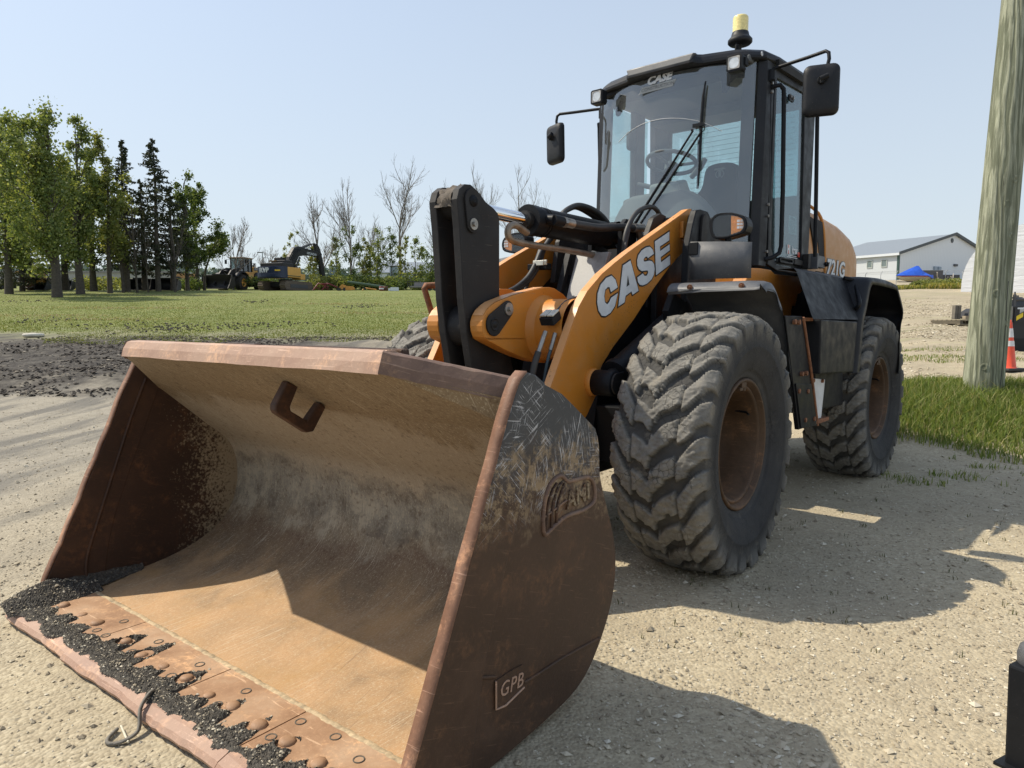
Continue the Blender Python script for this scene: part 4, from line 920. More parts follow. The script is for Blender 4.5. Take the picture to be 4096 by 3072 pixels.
part(MB().xz(rrect(-1.80,2.98,.10,.16,.03), -.60,-.57).build('inside_mirror', M['interior'], loader, bevel=.008))
# wiper on its twin arms
w = MB().tube([(-1.292,.362,3.165),(-1.284,.350,3.05),(-1.279,.342,2.86),(-1.279,.338,2.60),(-1.28,.330,2.41)], [.006,.011,.013,.010,.006], 8)
wip = part(w.build('wiper_blade', M['black'], loader))
MB().tube([(-1.26,-.205,2.165),(-1.255,.05,2.50),(-1.262,.285,2.815)], [.014,.010,.008], 8).tube([(-1.26,-.145,2.165),(-1.255,.12,2.50),(-1.265,.352,2.80)], [.014,.010,.008], 8).build('wiper_arm', M['black'], wip)
MB().box((-1.266,.325,2.85),(.02,.085,.025)).cyl((-1.255,.285,2.815),(-1.245,.285,2.815), .010, n=10).cyl((-1.255,.352,2.81),(-1.245,.352,2.81), .010, n=10).tube([(-1.26,.36,2.86),(-1.255,.385,2.845),(-1.26,.375,2.80),(-1.265,.35,2.79)], .004, 6).build('wiper_joint', M['black'], wip)
part(MB().box((-1.32,0,1.98),(.12,1.1,.36)).build('front_wall', M['void'], loader, bevel=.02))
# --- orange cab base, steps, rear fenders, hood
ob = [(-1.05,1.62),(-1.115,1.69),(-1.13,1.762),(-1.371,1.773),(-1.55,1.772),(-1.60,1.757),(-1.638,1.745),(-2.30,1.757),(-2.296,1.66),(-2.22,1.625),(-2.108,1.600),(-2.03,1.525),(-2.0,1.40),(-1.2,1.40)]
base = part(MB().xz(ob, .70, .80).box((-1.9,0,1.62),(1.3,1.4,.20)).build('cab_base', M['orange'], loader, bevel=.012, seg=3))
MB().xz([(-2.225,1.655),(-2.24,1.69),(-2.25,1.70),(-2.262,1.665),(-2.25,1.64)], .8005, .802).build('recess', M['dark'], base)
part(MB().xz([(-.78,1.42),(-1.205,1.425),(-1.08,1.53),(-.95,1.545),(-.80,1.53)], .80, .85).build('gusset', M['black'], loader, bevel=.004))
# rear fender and step box
m = MB()
# sloping deck between cab and fender, then the box face
prof_r = [(.80,1.785),(.98,1.775),(1.05,1.745),(1.225,1.405)]
x0, x1 = -1.22, -2.42
rows = [[(x0-(0 if i < 2 else -.0)-.45*(1-i/3), y, z) for i, (y, z) in enumerate(prof_r)], [(-2.30+(-.26)*(z-1.405)/.37, y, z) for y, z in prof_r]]
m.grid([[tuple(Vector(a)*(1-t)+Vector(b)*t) for a, b in zip(*rows)] for t in np.linspace(0,1,6)], False)
m.hexa([(-1.35,.55,1.02),(-1.42,1.222,1.02),(-2.25,1.222,.99),(-2.25,.55,.99),(-1.35,.55,1.40),(-1.40,1.222,1.404),(-2.30,1.222,1.39),(-2.30,.55,1.39)])
m.hexa([(-1.65,.55,.70),(-1.75,1.10,.72),(-2.44,1.10,.70),(-2.44,.55,.70),(-1.65,.55,1.03),(-1.70,1.10,1.03),(-2.40,1.10,1.0),(-2.40,.55,1.0)])
deck = part(m.build('step_box', M['black'], loader, bevel=.010))
MB().hexa([(-1.55,1.045,1.64),(-1.50,1.105,1.60),(-2.36,1.105,1.615),(-2.42,1.045,1.655),(-1.55,1.02,1.70),(-1.50,1.05,1.66),(-2.36,1.05,1.67),(-2.42,1.02,1.71)]).build('step_tread', M['void'], deck)
MB().hexa([(-2.36,1.108,1.61),(-2.34,1.115,1.585),(-2.23,1.13,1.55),(-2.24,1.12,1.56),(-2.43,1.06,1.665),(-2.42,1.065,1.645),(-2.30,1.10,1.60),(-2.31,1.09,1.61)]).build('worn_corner', M['rustsmall'], deck)
MB().tube([(-2.46,1.06,1.745),(-2.50,1.10,1.735),(-2.52,1.125,1.715),(-2.40,1.19,1.60),(-2.33,1.22,1.53),(-2.34,1.20,1.50),(-2.37,1.175,1.49)], .017, 10, sub=3).build('grab_handle', M['black'], deck)
MB().hexa([(-1.62,1.135,1.545),(-1.60,1.185,1.452),(-2.10,1.185,1.452),(-2.14,1.135,1.545),(-1.62,1.139,1.547),(-1.60,1.189,1.454),(-2.10,1.189,1.454),(-2.14,1.139,1.547)]).build('pressed_panel', M['black'], deck, bevel=.01)
fo = smooth2([(-2.245,.99),(-2.28,1.15),(-2.315,1.40),(-2.41,1.57),(-2.48,1.70),(-2.54,1.752),(-2.65,1.762),(-3.0,1.765),(-3.42,1.745),(-3.52,1.70),(-3.66,1.60),(-3.76,1.50),(-3.70,1.40),(-3.69,1.20),(-3.73,1.0),(-3.72,.905)], 3)
for s in (1, -1):
    m = MB()
    for t in (0, 1):
        rows = []
        for x, z in fo:
            c = Vector((-3.05, .9)); v = (Vector((x, z))-c); k = 1-.018*t/v.length*1
            X, Z = c.x+v.x*k, c.y+v.y*k
            ins = c.x+v.x*(1-.075/v.length), c.y+v.y*(1-.075/v.length)
            rows.append([(X, s*.60, Z), (X, s*1.13, Z), (X, s*1.21, Z-.008), (ins[0]*.35+X*.65, s*1.238, ins[1]*.35+Z*.65), (ins[0], s*1.245, ins[1]), (ins[0], s*1.235, ins[1])])
        m.grid(rows)
    part(m.build('rear_fender', M['plastic'], loader))
    part(MB().xz([(-3.55,.90),(-3.50,1.55),(-3.40,1.66),(-2.7,1.66),(-2.45,1.45),(-2.4,1.2),(-2.3,.8),(-2.6,.75),(-3.9,.75)], s*.58, s*.60).build('inner_arch', M['void'], loader))
lad = MB().hexa([(-1.22,1.13,.64),(-1.22,1.16,.64),(-1.585,1.16,.64),(-1.585,1.13,.64),(-.88,1.13,1.425),(-.88,1.16,1.425),(-1.205,1.16,1.425),(-1.205,1.13,1.425)])
ld = part(lad.build('ladder', M['black'], loader, bevel=.004))
MB().hexa([(-1.24,1.158,.65),(-1.24,1.170,.65),(-1.585,1.170,.63),(-1.585,1.158,.63),(-1.10,1.158,.97),(-1.10,1.170,.97),(-1.42,1.170,.945),(-1.42,1.158,.945)]).build('patch_plate', M['black'], ld, bevel=.003)
MB().tube([(-1.205,1.165,1.415),(-1.415,1.165,1.03),(-1.60,1.165,.63)], .011, 6).build('ladder_rail', M['rustsmall'], ld)
MB().box((-1.41,1.12,1.402),(.42,.10,.022)).box((-1.63,1.10,1.045),(.43,.14,.025)).box((-1.70,1.12,.655),(.30,.10,.03)).build('rung', M['rustsmall'], ld, bevel=.004)
MB().hexa([(-1.56,1.135,.67),(-1.56,1.15,.67),(-1.73,1.15,.672),(-1.73,1.135,.672),(-1.46,1.135,.985),(-1.46,1.15,.985),(-1.785,1.15,.955),(-1.785,1.135,.955)]).build('white_panel', M['white_pl'], ld, bevel=.004)
for x, z in ((-1.03,1.385),(-1.11,1.383),(-1.21,1.03),(-1.30,1.03),(-1.16,.915),(-1.34,.90),(-1.31,.70),(-1.50,.69)):
    MB().cyl((x,1.16,z),(x,1.180,z), .017, n=6, smooth=False).build('rusty_bolt', M['rustsmall'], ld)
for x, z in ((-1.50,.965),(-1.70,.95)): MB().cyl((x,1.15,z),(x,1.165,z), .014, n=6, smooth=False).build('rusty_bolt', M['rustsmall'], ld)
# hood
st = [(-2.64,.70,2.50),(-2.9,.71,2.495),(-3.3,.71,2.48),(-3.7,.71,2.45),(-4.0,.70,2.40),(-4.2,.68,2.32),(-4.32,.65,2.22),(-4.37,.62,1.95)]
m = MB(); rows = []
for x, w_, h_ in st:
    r = min(.30, (h_-1.5)*.4); row = []
    for k in range(5): row.append((x, -w_, 1.5+(h_-r-1.5)*k/4))
    for k in range(1, 7): a = pi*.5*k/6; row.append((x, -w_+r*(1-cos(a)), h_-r+r*sin(a)*.8))
    z = row[-1][2]
    for k in range(1, 6): row.append((x, (-w_+r)+(2*(w_-r))*k/6, z+.02*sin(pi*k/6)))
    row += [(p[0], -p[1], p[2]) for p in row[:11][::-1]]
    rows.append(row)
m.grid(rows); m.add(rows[0], [tuple(range(len(rows[0])))]); m.add(rows[-1], [tuple(range(len(rows[-1])))])
hood = part(m.build('hood', worn('hood_orange', (.50,.25,.095), chips=.05, dusty=.4, dust=(.50,.38,.24)), loader))
MB().tube([(-2.92,.56,2.47),(-2.95,.68,2.36),(-3.0,.712,2.22),(-3.06,.713,1.98),(-3.10,.713,1.6)], .014, 7, sub=3).build('hood_seam', M['orange'], hood)
for a, b in ((-2.60,-2.70),(-2.745,-2.93)):
    g = [(a,2.31),(a-.03,2.325),(b,2.31),(b-.10,2.15),(b-.155,1.93),(a-.21,1.93),(a-.10,2.15)] if a > -2.7 else [(a,2.31),(a-.02,2.325),(b-.01,2.31),(b-.085,2.15),(b-.135,1.93),(a-.17,1.93),(a-.09,2.15)]
    MB().xz([(x-.02, z-.03) for x, z in g], .685, .7150).build('grille', M['void'], hood)
MB().xz([(-2.85,1.60),(-2.84,1.84),(-2.97,1.84),(-3.0,1.60)], .690, .7150).xz([(-3.02,1.60),(-3.0,1.84),(-3.07,1.84),(-3.08,1.60)], .690, .7150).build('grille', M['void'], hood)
fm = frame((-3.40,.7155,1.885), (-1,0,.0), (.06,0,1))
text_mesh('lettering_outline', '721G', .205, M['interior_light'], fm, hood, bold=.012, shear=.12, sx=1.22, depth=.0006)
text_mesh('lettering', '721G', .205, M['white'], frame((-3.40,.7170,1.885), (-1,0,0), (.06,0,1)), hood, bold=.004, shear=.12, sx=1.22, depth=.0006)
part(MB().box((-3.5,0,1.15),(1.7,1.0,.8)).box((-4.2,0,1.0),(.35,1.9,.7)).build('counterweight', M['black'], loader, bevel=.04))
# ------------------------------------------------------------------ ground
def relief(x, y):
    near = np.clip((30-y)/18, .15, 1)
    r = fbm(x, y, 1.1, 3, 3)*.030 + fbm(x, y, 7, 9, 3)*.016
    rut = fbm(x*2.2, y*.35, 1.0, 21, 3)*np.clip((-x-2.2)/1.5, 0, 1)*.10*np.clip((y-2)/3, 0, 1)
    m = np.clip((y-11.5)/1.5, 0, 1)*np.clip((22-y)/2, 0, 1)*np.clip((-x-2)/2, 0, 1)
    mulch = m*(fbm(x, y, .8, 31, 4)*.35+.05)
    return (r+rut+mulch)*near
gx = np.concatenate([-np.geomspace(7, 800, 40)[::-1], np.arange(-6.95, 8.01, .05), np.geomspace(8.1, 800, 40)])
gy = np.concatenate([np.arange(-12, 0, 1.0), np.arange(0, 10, .05), np.arange(10, 24, .2), np.arange(24, 60, 1.0), np.geomspace(60, 900, 40)])
GX, GY = np.meshgrid(gx, gy, indexing='ij')
GZ = ground(GX, GY)+relief(GX, GY)
nx, ny = GX.shape
I = np.arange(nx-1)[:,None]; J = np.arange(ny-1)[None,:]
GF = np.stack([I*ny+J, (I+1)*ny+J, (I+1)*ny+J+1, I*ny+J+1], -1).reshape(-1, 4)
def gh(x, y): return ground(x, y)+relief(x, y)
def ground_mat():
    t = NT('gravel_yard'); v = t.coord(); x, y, z = t.sep(v)
    n1 = t.noise(v, .9, 6, .65); n2 = t.noise(v, 9, 6, .7)
    peb = t.n('ShaderNodeTexVoronoi'); peb.inputs['Scale'].default_value = 70; t.l(v, peb.inputs['Vector'])
    peb2 = t.n('ShaderNodeTexVoronoi'); peb2.inputs['Scale'].default_value = 27; t.l(v, peb2.inputs['Vector'])
    pc = t.ramp(t.sep(peb.outputs['Color'])[0], [(.0, (.28,.235,.16)), (.5, (.41,.35,.245)), (1, (.54,.475,.345))])
    fine = t.ramp(n2, [(.3, (.33,.275,.19)), (.7, (.45,.385,.265))])
    g = t.mix(t.ramp(t.noise(v, 3.1, 4), [(.4, .25), (.65, .75)]), fine, pc)
    g = t.mix(t.ramp(n1, [(.45, 0), (.72, .45)]), g, (.255,.215,.155))
    rl = t.noise(t.coord(scale=(2.4,.30,1)), 1.0, 5, .6)
    left = t.ramp(t.math('MULTIPLY', t.math('ADD', x, 2.0), -.4), [(.0, 0), (1, 1)])
    g = t.mix(t.math('MULTIPLY', left, .62), g, t.ramp(n2, [(.3, (.17,.16,.14)), (.7, (.285,.27,.24))]))
    g = t.mix(t.math('MULTIPLY', left, t.ramp(rl, [(.46, 0), (.60, .75)])), g, (.125,.118,.105))
    dk = t.ramp(t.noise(v, 26, 4, .6), [(.62, 0), (.70, .55)]); g = t.mix(dk, g, (.15,.135,.11))
    # bark mulch strip on the left
    nb = t.math('MULTIPLY', t.math('SUBTRACT', t.noise(v, .55, 5, .6), .5), 7.0)
    yy = t.math('ADD', y, nb)
    mm = t.math('MULTIPLY', t.ramp(t.math('MULTIPLY', yy, .02), [(.232, 0), (.262, 1), (.40, 1), (.46, 0)]), t.ramp(t.math('MULTIPLY', t.math('ADD', x, t.math('MULTIPLY', nb, .5)), -.1), [(.32, 0), (.62, 1)]))
    mm = t.math('MULTIPLY', mm, t.ramp(t.noise(v, 3.2, 6, .7), [(.30, .55), (.52, 1)]))
    g = t.mix(mm, g, t.ramp(t.noise(v, 18, 5, .7), [(.35, (.028,.025,.023)), (.6, (.065,.058,.050)), (.78, (.17,.15,.12))]))
    # lawn
    gr = t.ramp(t.noise(v, .35, 6, .65), [(.25, (.115,.145,.036)), (.5, (.155,.180,.048)), (.75, (.215,.220,.078))])
    gr = t.mix(t.ramp(t.noise(t.coord(scale=(.5,1.2,1)), 1.7, 6, .7), [(.45, 0), (.75, .55)]), gr, (.30,.27,.13))
    gr = t.mix(t.ramp(t.noise(v, 6, 5, .7), [(.35, .35), (.6, 0)]), gr, (.07,.10,.025))
    az = t.math('DIVIDE', x, t.math('MAXIMUM', y, 1.0))
    lm = t.math('MULTIPLY', t.ramp(t.math('MULTIPLY', yy, .02), [(.41, 0), (.50, 1)]), t.ramp(t.math('MULTIPLY', t.math('ADD', az, 1), .5), [(.70, 1), (.715, 0)]))
    g = t.mix(t.math('MULTIPLY', lm, t.ramp(t.noise(v, 2.2, 6, .75), [(.30, .72), (.45, 1)])), g, gr)
    # grassy strip by the pole and thin green streaks in the yard
    bx = t.math('ADD', y, t.math('MULTIPLY', t.math('SUBTRACT', t.noise(v, 1.1, 5), .5), 2.2))
    bm = t.math('MULTIPLY', t.ramp(t.math('MULTIPLY', bx, .1), [(.70, 0), (.78, 1), (.985, 1), (1.03, 0)]), t.ramp(t.math('MULTIPLY', t.math('ADD', x, t.math('MULTIPLY', nb, .1)), .1), [(.42, 0), (.50, 1)]))
    g = t.mix(t.math('MULTIPLY', bm, .75), g, (.12,.125,.05))
    st = t.math('MULTIPLY', t.ramp(t.noise(t.coord(scale=(.25,1.4,1)), .9, 5, .65), [(.53, 0), (.62, .5)]), t.ramp(t.math('MULTIPLY', y, .01), [(.11, 0), (.13, 1), (.45, 1), (.6, 0)]))
    g = t.mix(t.math('MULTIPLY', st, t.ramp(az, [(.3, 0), (.4, 1)])), g, (.22,.23,.10))
    yard = t.math('MULTIPLY', t.ramp(t.math('MULTIPLY', y, .01), [(.10, 0), (.14, 1)]), t.ramp(t.noise(t.coord(scale=(.3,1.2,1)), 1.3, 6, .7), [(.42, 0), (.6, .5)]))
    g = t.mix(t.math('MULTIPLY', yard, t.ramp(az, [(.25, 0), (.35, 1)])), g, t.ramp(n2, [(.35, (.15,.13,.10)), (.65, (.30,.26,.19))]))
    h = t.math('ADD', t.math('MULTIPLY', peb.outputs['Distance'], -.5), t.math('ADD', t.math('MULTIPLY', peb2.outputs['Distance'], -.35), n2))
    return t.out(g, .93, 0, t.bump(h, .8, .012), .2)
gnd = fast_mesh('ground', np.stack([GX, GY, GZ], -1).reshape(-1, 3), GF, ground_mat(), True)
gnd['kind'] = 'structure'

def island_mat(name, stops, rough=.9, trans=0.0, spec=.2):
    t = NT(name); g = t.n('ShaderNodeNewGeometry'); c = t.ramp(g.outputs['Random Per Island'], stops)
    t.out(c, rough, 0, None, spec)
    if trans:
        tl = t.n('ShaderNodeBsdfTranslucent'); t.l(t.mix(1.0, c, (1.35,1.25,.6), 'MULTIPLY'), tl.inputs[0])
        m = t.n('ShaderNodeMixShader'); m.inputs[0].default_value = trans
        t.l(t.b.outputs[0], m.inputs[1]); t.l(tl.outputs[0], m.inputs[2]); t.l(m.outputs[0], t.o.inputs[0])
    return t.m
def unit(n): 
    v = NR.normal(size=(n, 3)); return v/np.linalg.norm(v, axis=1, keepdims=True)
OCT = np.array([(1,0,0),(-1,0,0),(0,1,0),(0,-1,0),(0,0,1),(0,0,-1)], float)
OCF = np.array([(0,2,4),(2,1,4),(1,3,4),(3,0,4),(2,0,5),(1,2,5),(3,1,5),(0,3,5)])
def stones(name, pos, size, mat, flat=.6):
    n = len(pos)
    v = OCT[None]*(1+NR.uniform(-.35,.35,(n,6,1)))
    a = NR.uniform(0, 6.28, n); c, s = np.cos(a)[:,None], np.sin(a)[:,None]
    tl = NR.normal(0,.3,(n,1))
    sc = NR.uniform(.7,1.3,(n,1,3))*np.array([1,1,flat]); v = v*sc
    x = v[...,0]*c-v[...,1]*s; y = v[...,0]*s+v[...,1]*c; z = v[...,2]+x*tl
    V = np.stack([x, y, z], -1)*size[:,None,None]+pos[:,None,:]
    F = (OCF[None]+6*np.arange(n)[:,None,None]).reshape(-1, 3)
    return fast_mesh(name, V.reshape(-1, 3), F, mat)
# loose stones on the yard, densest where the camera is near
n = 30000
d = 1.5+NR.beta(1.1, 2.2, n)*11; u = NR.uniform(-.78, .78, n); xx = u*d
keep = ~((xx > -3.6) & (xx < 0) & (d < 3.3) & (d > 0))
p = np.stack([xx, d], -1)[keep]
# leave the bucket floor clear
lx = cos(HEAD)*(p[:,0]-TX)+sin(HEAD)*(p[:,1]-TY); ly = -sin(HEAD)*(p[:,0]-TX)+cos(HEAD)*(p[:,1]-TY)
p = p[~((lx > 1.6) & (lx < 2.85) & (np.abs(ly) < 1.28))]
n2 = 9000; d2 = 1.3+NR.beta(1,1.6,n2)*3.2; x2 = NR.uniform(-.8,.8,n2)*d2
lx = cos(HEAD)*(x2-TX)+sin(HEAD)*(d2-TY); ly = -sin(HEAD)*(x2-TX)+cos(HEAD)*(d2-TY)
k2 = ~((lx > 1.6) & (lx < 2.86) & (np.abs(ly) < 1.28))
p = np.concatenate([p, np.stack([x2, d2], -1)[k2]])
sz = np.clip(NR.lognormal(-5.55, .5, len(p)), .0016, .016)*(1+.05*p[:,1])
P3 = np.stack([p[:,0], p[:,1], gh(p[:,0], p[:,1])+sz*.25], -1)
gravel_m = island_mat('gravel_stones', [(0,(.24,.20,.145)),(.35,(.38,.325,.235)),(.75,(.49,.43,.32)),(1,(.62,.57,.46))])
stones('gravel', P3, sz, gravel_m)['kind'] = 'stuff'
n = 14000; d = 9.5+NR.beta(1,1.6,n)*26; xx = NR.uniform(.40,.86,n)*d; sz = NR.uniform(.008,.026,n)*(1+d*.02); P3 = np.stack([xx, d, gh(xx, d)+sz*.2], -1)
stones('gravel', P3[fbm(xx, d*2, .5, 83, 4) > -.05], sz[fbm(xx, d*2, .5, 83, 4) > -.05], gravel_m, .5)['kind'] = 'stuff'
# mulch chips
n = 9000; d = NR.uniform(11.5, 22, n); xx = -2.2-NR.beta(1.2,1.5,n)*12
m_ = (fbm(xx, d, .55, 77, 3) > -.06-.15*(xx < -6)); xx, d = xx[m_], d[m_]
sz = NR.uniform(.015,.05,len(d)); P3 = np.stack([xx, d, gh(xx, d)+sz*.3], -1)
stones('mulch', P3, sz, island_mat('bark_chips', [(0,(.022,.019,.017)),(.6,(.065,.056,.048)),(.85,(.13,.11,.09)),(1,(.33,.29,.23))]), .45)['kind'] = 'stuff'

# grass
def blades(name, px, py, h, mat, lean=.5, w=.006, base=None):
    n = len(px); a = NR.uniform(0, 6.28, n); b = NR.uniform(0, 6.28, n); ln = np.abs(NR.normal(0, lean, n))*h
    z = gh(px, py) if base is None else base
    dx, dy = np.cos(a)*w, np.sin(a)*w; lx_, ly_ = np.cos(b)*ln, np.sin(b)*ln
    V = np.empty((n, 5, 3))
    V[:,0] = np.stack([px-dx, py-dy, z-.01], -1); V[:,1] = np.stack([px+dx, py+dy, z-.01], -1)
    V[:,2] = np.stack([px+dx*.8+lx_*.35, py+dy*.8+ly_*.35, z+h*.6], -1); V[:,3] = np.stack([px-dx*.8+lx_*.35, py-dy*.8+ly_*.35, z+h*.6], -1)
    V[:,4] = np.stack([px+lx_, py+ly_, z+h], -1)
    o = 5*np.arange(n)[:,None]
    F = np.concatenate([o+np.array([[0,1,2]]), o+np.array([[0,2,3]]), o+np.array([[3,2,4]])])
    return fast_mesh(name, V.reshape(-1, 3), F, mat)
grass_m = island_mat('grass_blades', [(0,(.10,.155,.032)),(.45,(.165,.225,.055)),(.8,(.24,.27,.09)),(1,(.40,.35,.19))], .8, .35)
lawn_m = island_mat('lawn_blades', [(0,(.10,.135,.030)),(.5,(.155,.19,.048)),(.85,(.215,.23,.072)),(1,(.34,.31,.16))], .8, .3)
n = 60000; px = NR.uniform(4.0, 9.5, n); py = NR.uniform(6.6, 10.3, n)
msk = (fbm(px, py, .9, 5, 4)*2.2 + np.minimum(py-7.15, 9.75-py)*1.1 + np.minimum(px-4.6, 1.5)*.5) > NR.uniform(.0,.85,n)**1.2
px, py = px[msk], py[msk]; hh = NR.uniform(.05,.17,len(px))*(.6+1.0*np.clip((py-7.2)/1.2,0,1))*np.clip((10.2-py)/.8,.35,1)
blades('grass', px, py, hh, grass_m, .55)['kind'] = 'stuff'
n = 5200; px = NR.uniform(3.3, 6.5, n); py = NR.uniform(5.6, 7.6, n); msk = fbm(px, py, 1.3, 8, 4) > .10; px, py = px[msk], py[msk]
blades('grass', px, py, NR.uniform(.02,.07,len(px)), grass_m, .7, .004)['kind'] = 'stuff'
n = 110000; py = 19.5+NR.beta(.9,1.9,n)*38; px = NR.uniform(-.80,.30,n)*py; msk = (py+fbm(px, py, .55, 41, 4)*14 > 21.5); px, py = px[msk], py[msk]
blades('lawn', px, py, NR.uniform(.015,.042,len(px))*(1+.3*(fbm(px,py,.2,3)>0)), lawn_m, .7, .010)['kind'] = 'stuff'
n = 9000; py = NR.uniform(11.3,14.5,n); px = NR.uniform(.50,.95,n)*py; msk = fbm(px*.5, py*1.5, .8, 19, 4) > .06; px, py = px[msk], py[msk]; n = len(px); blades('grass', px, py, NR.uniform(.02,.06,n), grass_m, .6, .005)['kind'] = 'stuff'
# weeds scattered in the gravel
cx = NR.uniform(-.0,.75,110); cy = 2.6+NR.beta(1.6,1.4,110)*4.6; cx = cx*cy
px = np.repeat(cx, 5)+NR.normal(0,.012,110*5); py = np.repeat(cy, 5)+NR.normal(0,.012,110*5)
lx = cos(HEAD)*(px-TX)+sin(HEAD)*(py-TY); ly = -sin(HEAD)*(px-TX)+cos(HEAD)*(py-TY); msk = ~((lx > 1.5) & (lx < 2.9) & (np.abs(ly) < 1.3)); px, py = px[msk], py[msk]
blades('weeds', px, py, NR.uniform(.01,.035,len(px)), island_mat('weeds', [(0,(.06,.07,.03)),(1,(.15,.15,.07))], .8, .2), .6, .0022)['kind'] = 'stuff'

# soil and wire lying in and on the bucket
def l2w(x, y, z): return Vector((cos(HEAD)*x-sin(HEAD)*y+TX, sin(HEAD)*x+cos(HEAD)*y+TY, z))
sx = np.arange(2.46, 2.865, .0045); sy = np.arange(-1.215, 1.0, .0045); SX, SY = np.meshgrid(sx, sy, indexing='ij')
bolts_y = np.array([-1.03,-.865,-.712,-.413,-.25,-.092,.075,.24,.372,.545,.712,.865])
dist = np.abs(SY[...,None]-bolts_y[None,None,:]).min(-1)
bi = np.abs(SY[...,None]-bolts_y[None,None,:]).argmin(-1); amp = NR.uniform(.35,1.35,len(bolts_y))[bi]
tong = np.clip(1.15-dist/(.050+.02*fbm(SX, SY, 12, 57, 3)), 0, 1)**.7*.125*amp
nz = fbm(SX, SY, 9, 51, 5)
inner = 2.715-tong*1.1-.10*np.clip(fbm(SX*0, SY, 3.2, 61, 4), -.3, .5)
outer = 2.812+.05*fbm(SX*0, SY, 6, 71, 4)-.02*np.clip((SY+.2), 0, 1)
hgt = np.minimum(SX-inner, outer-SX)
hgt = np.clip(hgt/.03, -1, 1)*.011 + nz*.020 + .010*fbm(SX, SY, 45, 53, 3)
corner = np.clip(1-np.sqrt(((SX-2.66)/.34)**2+((SY+1.20)/.15)**2), 0, 1)
hgt = np.maximum(hgt, corner*.10+nz*.03*(corner > .05)-.012)
boltmask = ((np.sqrt((SX-2.655)**2+(np.abs(SY[...,None]-bolts_y).min(-1))**2)) < .036)
ok = (hgt > 0) & ~boltmask
SZ = .0605+hgt+.0016*NR.normal(size=hgt.shape)*(hgt > .003)
a_, b_ = SX.shape; I = np.arange(a_-1)[:,None]; J = np.arange(b_-1)[None,:]
fk = (ok[:-1,:-1] | ok[1:,1:])
SF = np.stack([I*b_+J, (I+1)*b_+J, (I+1)*b_+J+1, I*b_+J+1], -1)[fk].reshape(-1, 4)
SZ = np.where(ok, SZ, .058)
WX = cos(HEAD)*SX-sin(HEAD)*SY+TX; WY = sin(HEAD)*SX+cos(HEAD)*SY+TY
V = np.stack([WX, WY, SZ], -1).reshape(-1, 3); us = np.unique(SF); rm = np.full(len(V), -1); rm[us] = np.arange(len(us))
t = NT('dark_soil'); v = t.coord(); sn = t.noise(v, 70, 6, .75)
t.out(t.ramp(sn, [(.35, (.038,.034,.029)), (.55, (.085,.077,.066)), (.72, (.20,.18,.145))]), .95, 0, t.bump(t.noise(v, 160, 5, .7), .8, .004), .15)
fast_mesh('soil', V[us], rm[SF], t.m)['kind'] = 'stuff'
cand = np.argwhere(ok); sel = cand[NR.integers(0, len(cand), 2200)]
pz = np.stack([WX[sel[:,0],sel[:,1]], WY[sel[:,0],sel[:,1]], SZ[sel[:,0],sel[:,1]]+.001], -1)
stones('soil_stones', pz, np.clip(NR.lognormal(-6.1,.55,2200), .001, .011), gravel_m, .7)['kind'] = 'stuff'
# soil bank along the foot of the left side plate
bn = MB(); rows = []
for i in range(26):
    x = 2.22+.50*i/25; w = .03+.10*(i/25)**1.3
    rows.append([tuple(l2w(x, -1.218+w*k/6+R.uniform(-.004,.004), (.075-.02*i/25)+(.03+.05*i/25)*(1-k/6)**1.4+R.uniform(-.004,.006))) for k in range(7)])
bn.grid(rows, False); bn.build('soil', t.m)['kind'] = 'stuff'
wl = [(2.772,.077,.075),(2.80,.10,.078),(2.845,.14,.062),(2.875,.190,.02),(2.92,.205,.012),(2.955,.195,.010),(2.967,.172,.010),(2.955,.150,.012),(2.93,.13,.012),(2.913,.117,.012)]
w = MB().tube([l2w(*q) for q in wl], .0065, 7, sub=4).tube([l2w(q[0]+.006, q[1]+.008, q[2]+.003) for q in wl[:6]], .005, 6, sub=4).build('wire_loop', plain('old_rope', (.16,.145,.12), .8, var=.5, scale=60), None)
tag(w, 'frayed loop of dirty wire hanging over the cutting edge onto the gravel', 'wire')
w = MB().tube([l2w(2.925,.225,.012), l2w(2.90,.115,.016)], .004, 6).build('straw', plain('pale_straw', (.6,.55,.42), .7), None)
tag(w, 'short pale straw lying across the wire loop', 'straw')

# ------------------------------------------------------------------ trees
leaf_ms = [island_mat('poplar_leaves', [(0,(.105,.145,.050)),(.35,(.155,.205,.068)),(.7,(.215,.260,.09)),(1,(.31,.33,.14))], .6, .45, .3),
           island_mat('dark_leaves', [(0,(.055,.090,.028)),(.5,(.095,.14,.040)),(1,(.16,.20,.06))], .6, .4, .3),
           island_mat('pale_leaves', [(0,(.13,.165,.05)),(.5,(.20,.23,.075)),(1,(.29,.30,.12))], .6, .45, .3)]
spruce_m = island_mat('spruce_needles', [(0,(.028,.036,.024)),(.6,(.052,.062,.038)),(1,(.095,.105,.06))], .8, .2, .2)
bark_m = plain('bark', (.075,.062,.048), .9, var=.5, scale=8, bump=.6)
palebark_m = plain('grey_dead_bark', (.21,.185,.16), .9, var=.4, scale=6, bump=.4)
def leaf_quads(C, s, aspect=.75):
    n = len(C); a = unit(n); b = unit(n); b = np.cross(a, b); b /= np.linalg.norm(b, axis=1, keepdims=True)+1e-9
    s = s*NR.uniform(.6,1.35,(n,1)); a = a*s*.5; b = b*s*.5*aspect
    V = np.stack([C-a, C-b*.9, C+a, C+b*.9], 1).reshape(-1, 3)
    F = np.arange(4*n).reshape(-1, 4)
    return V, F
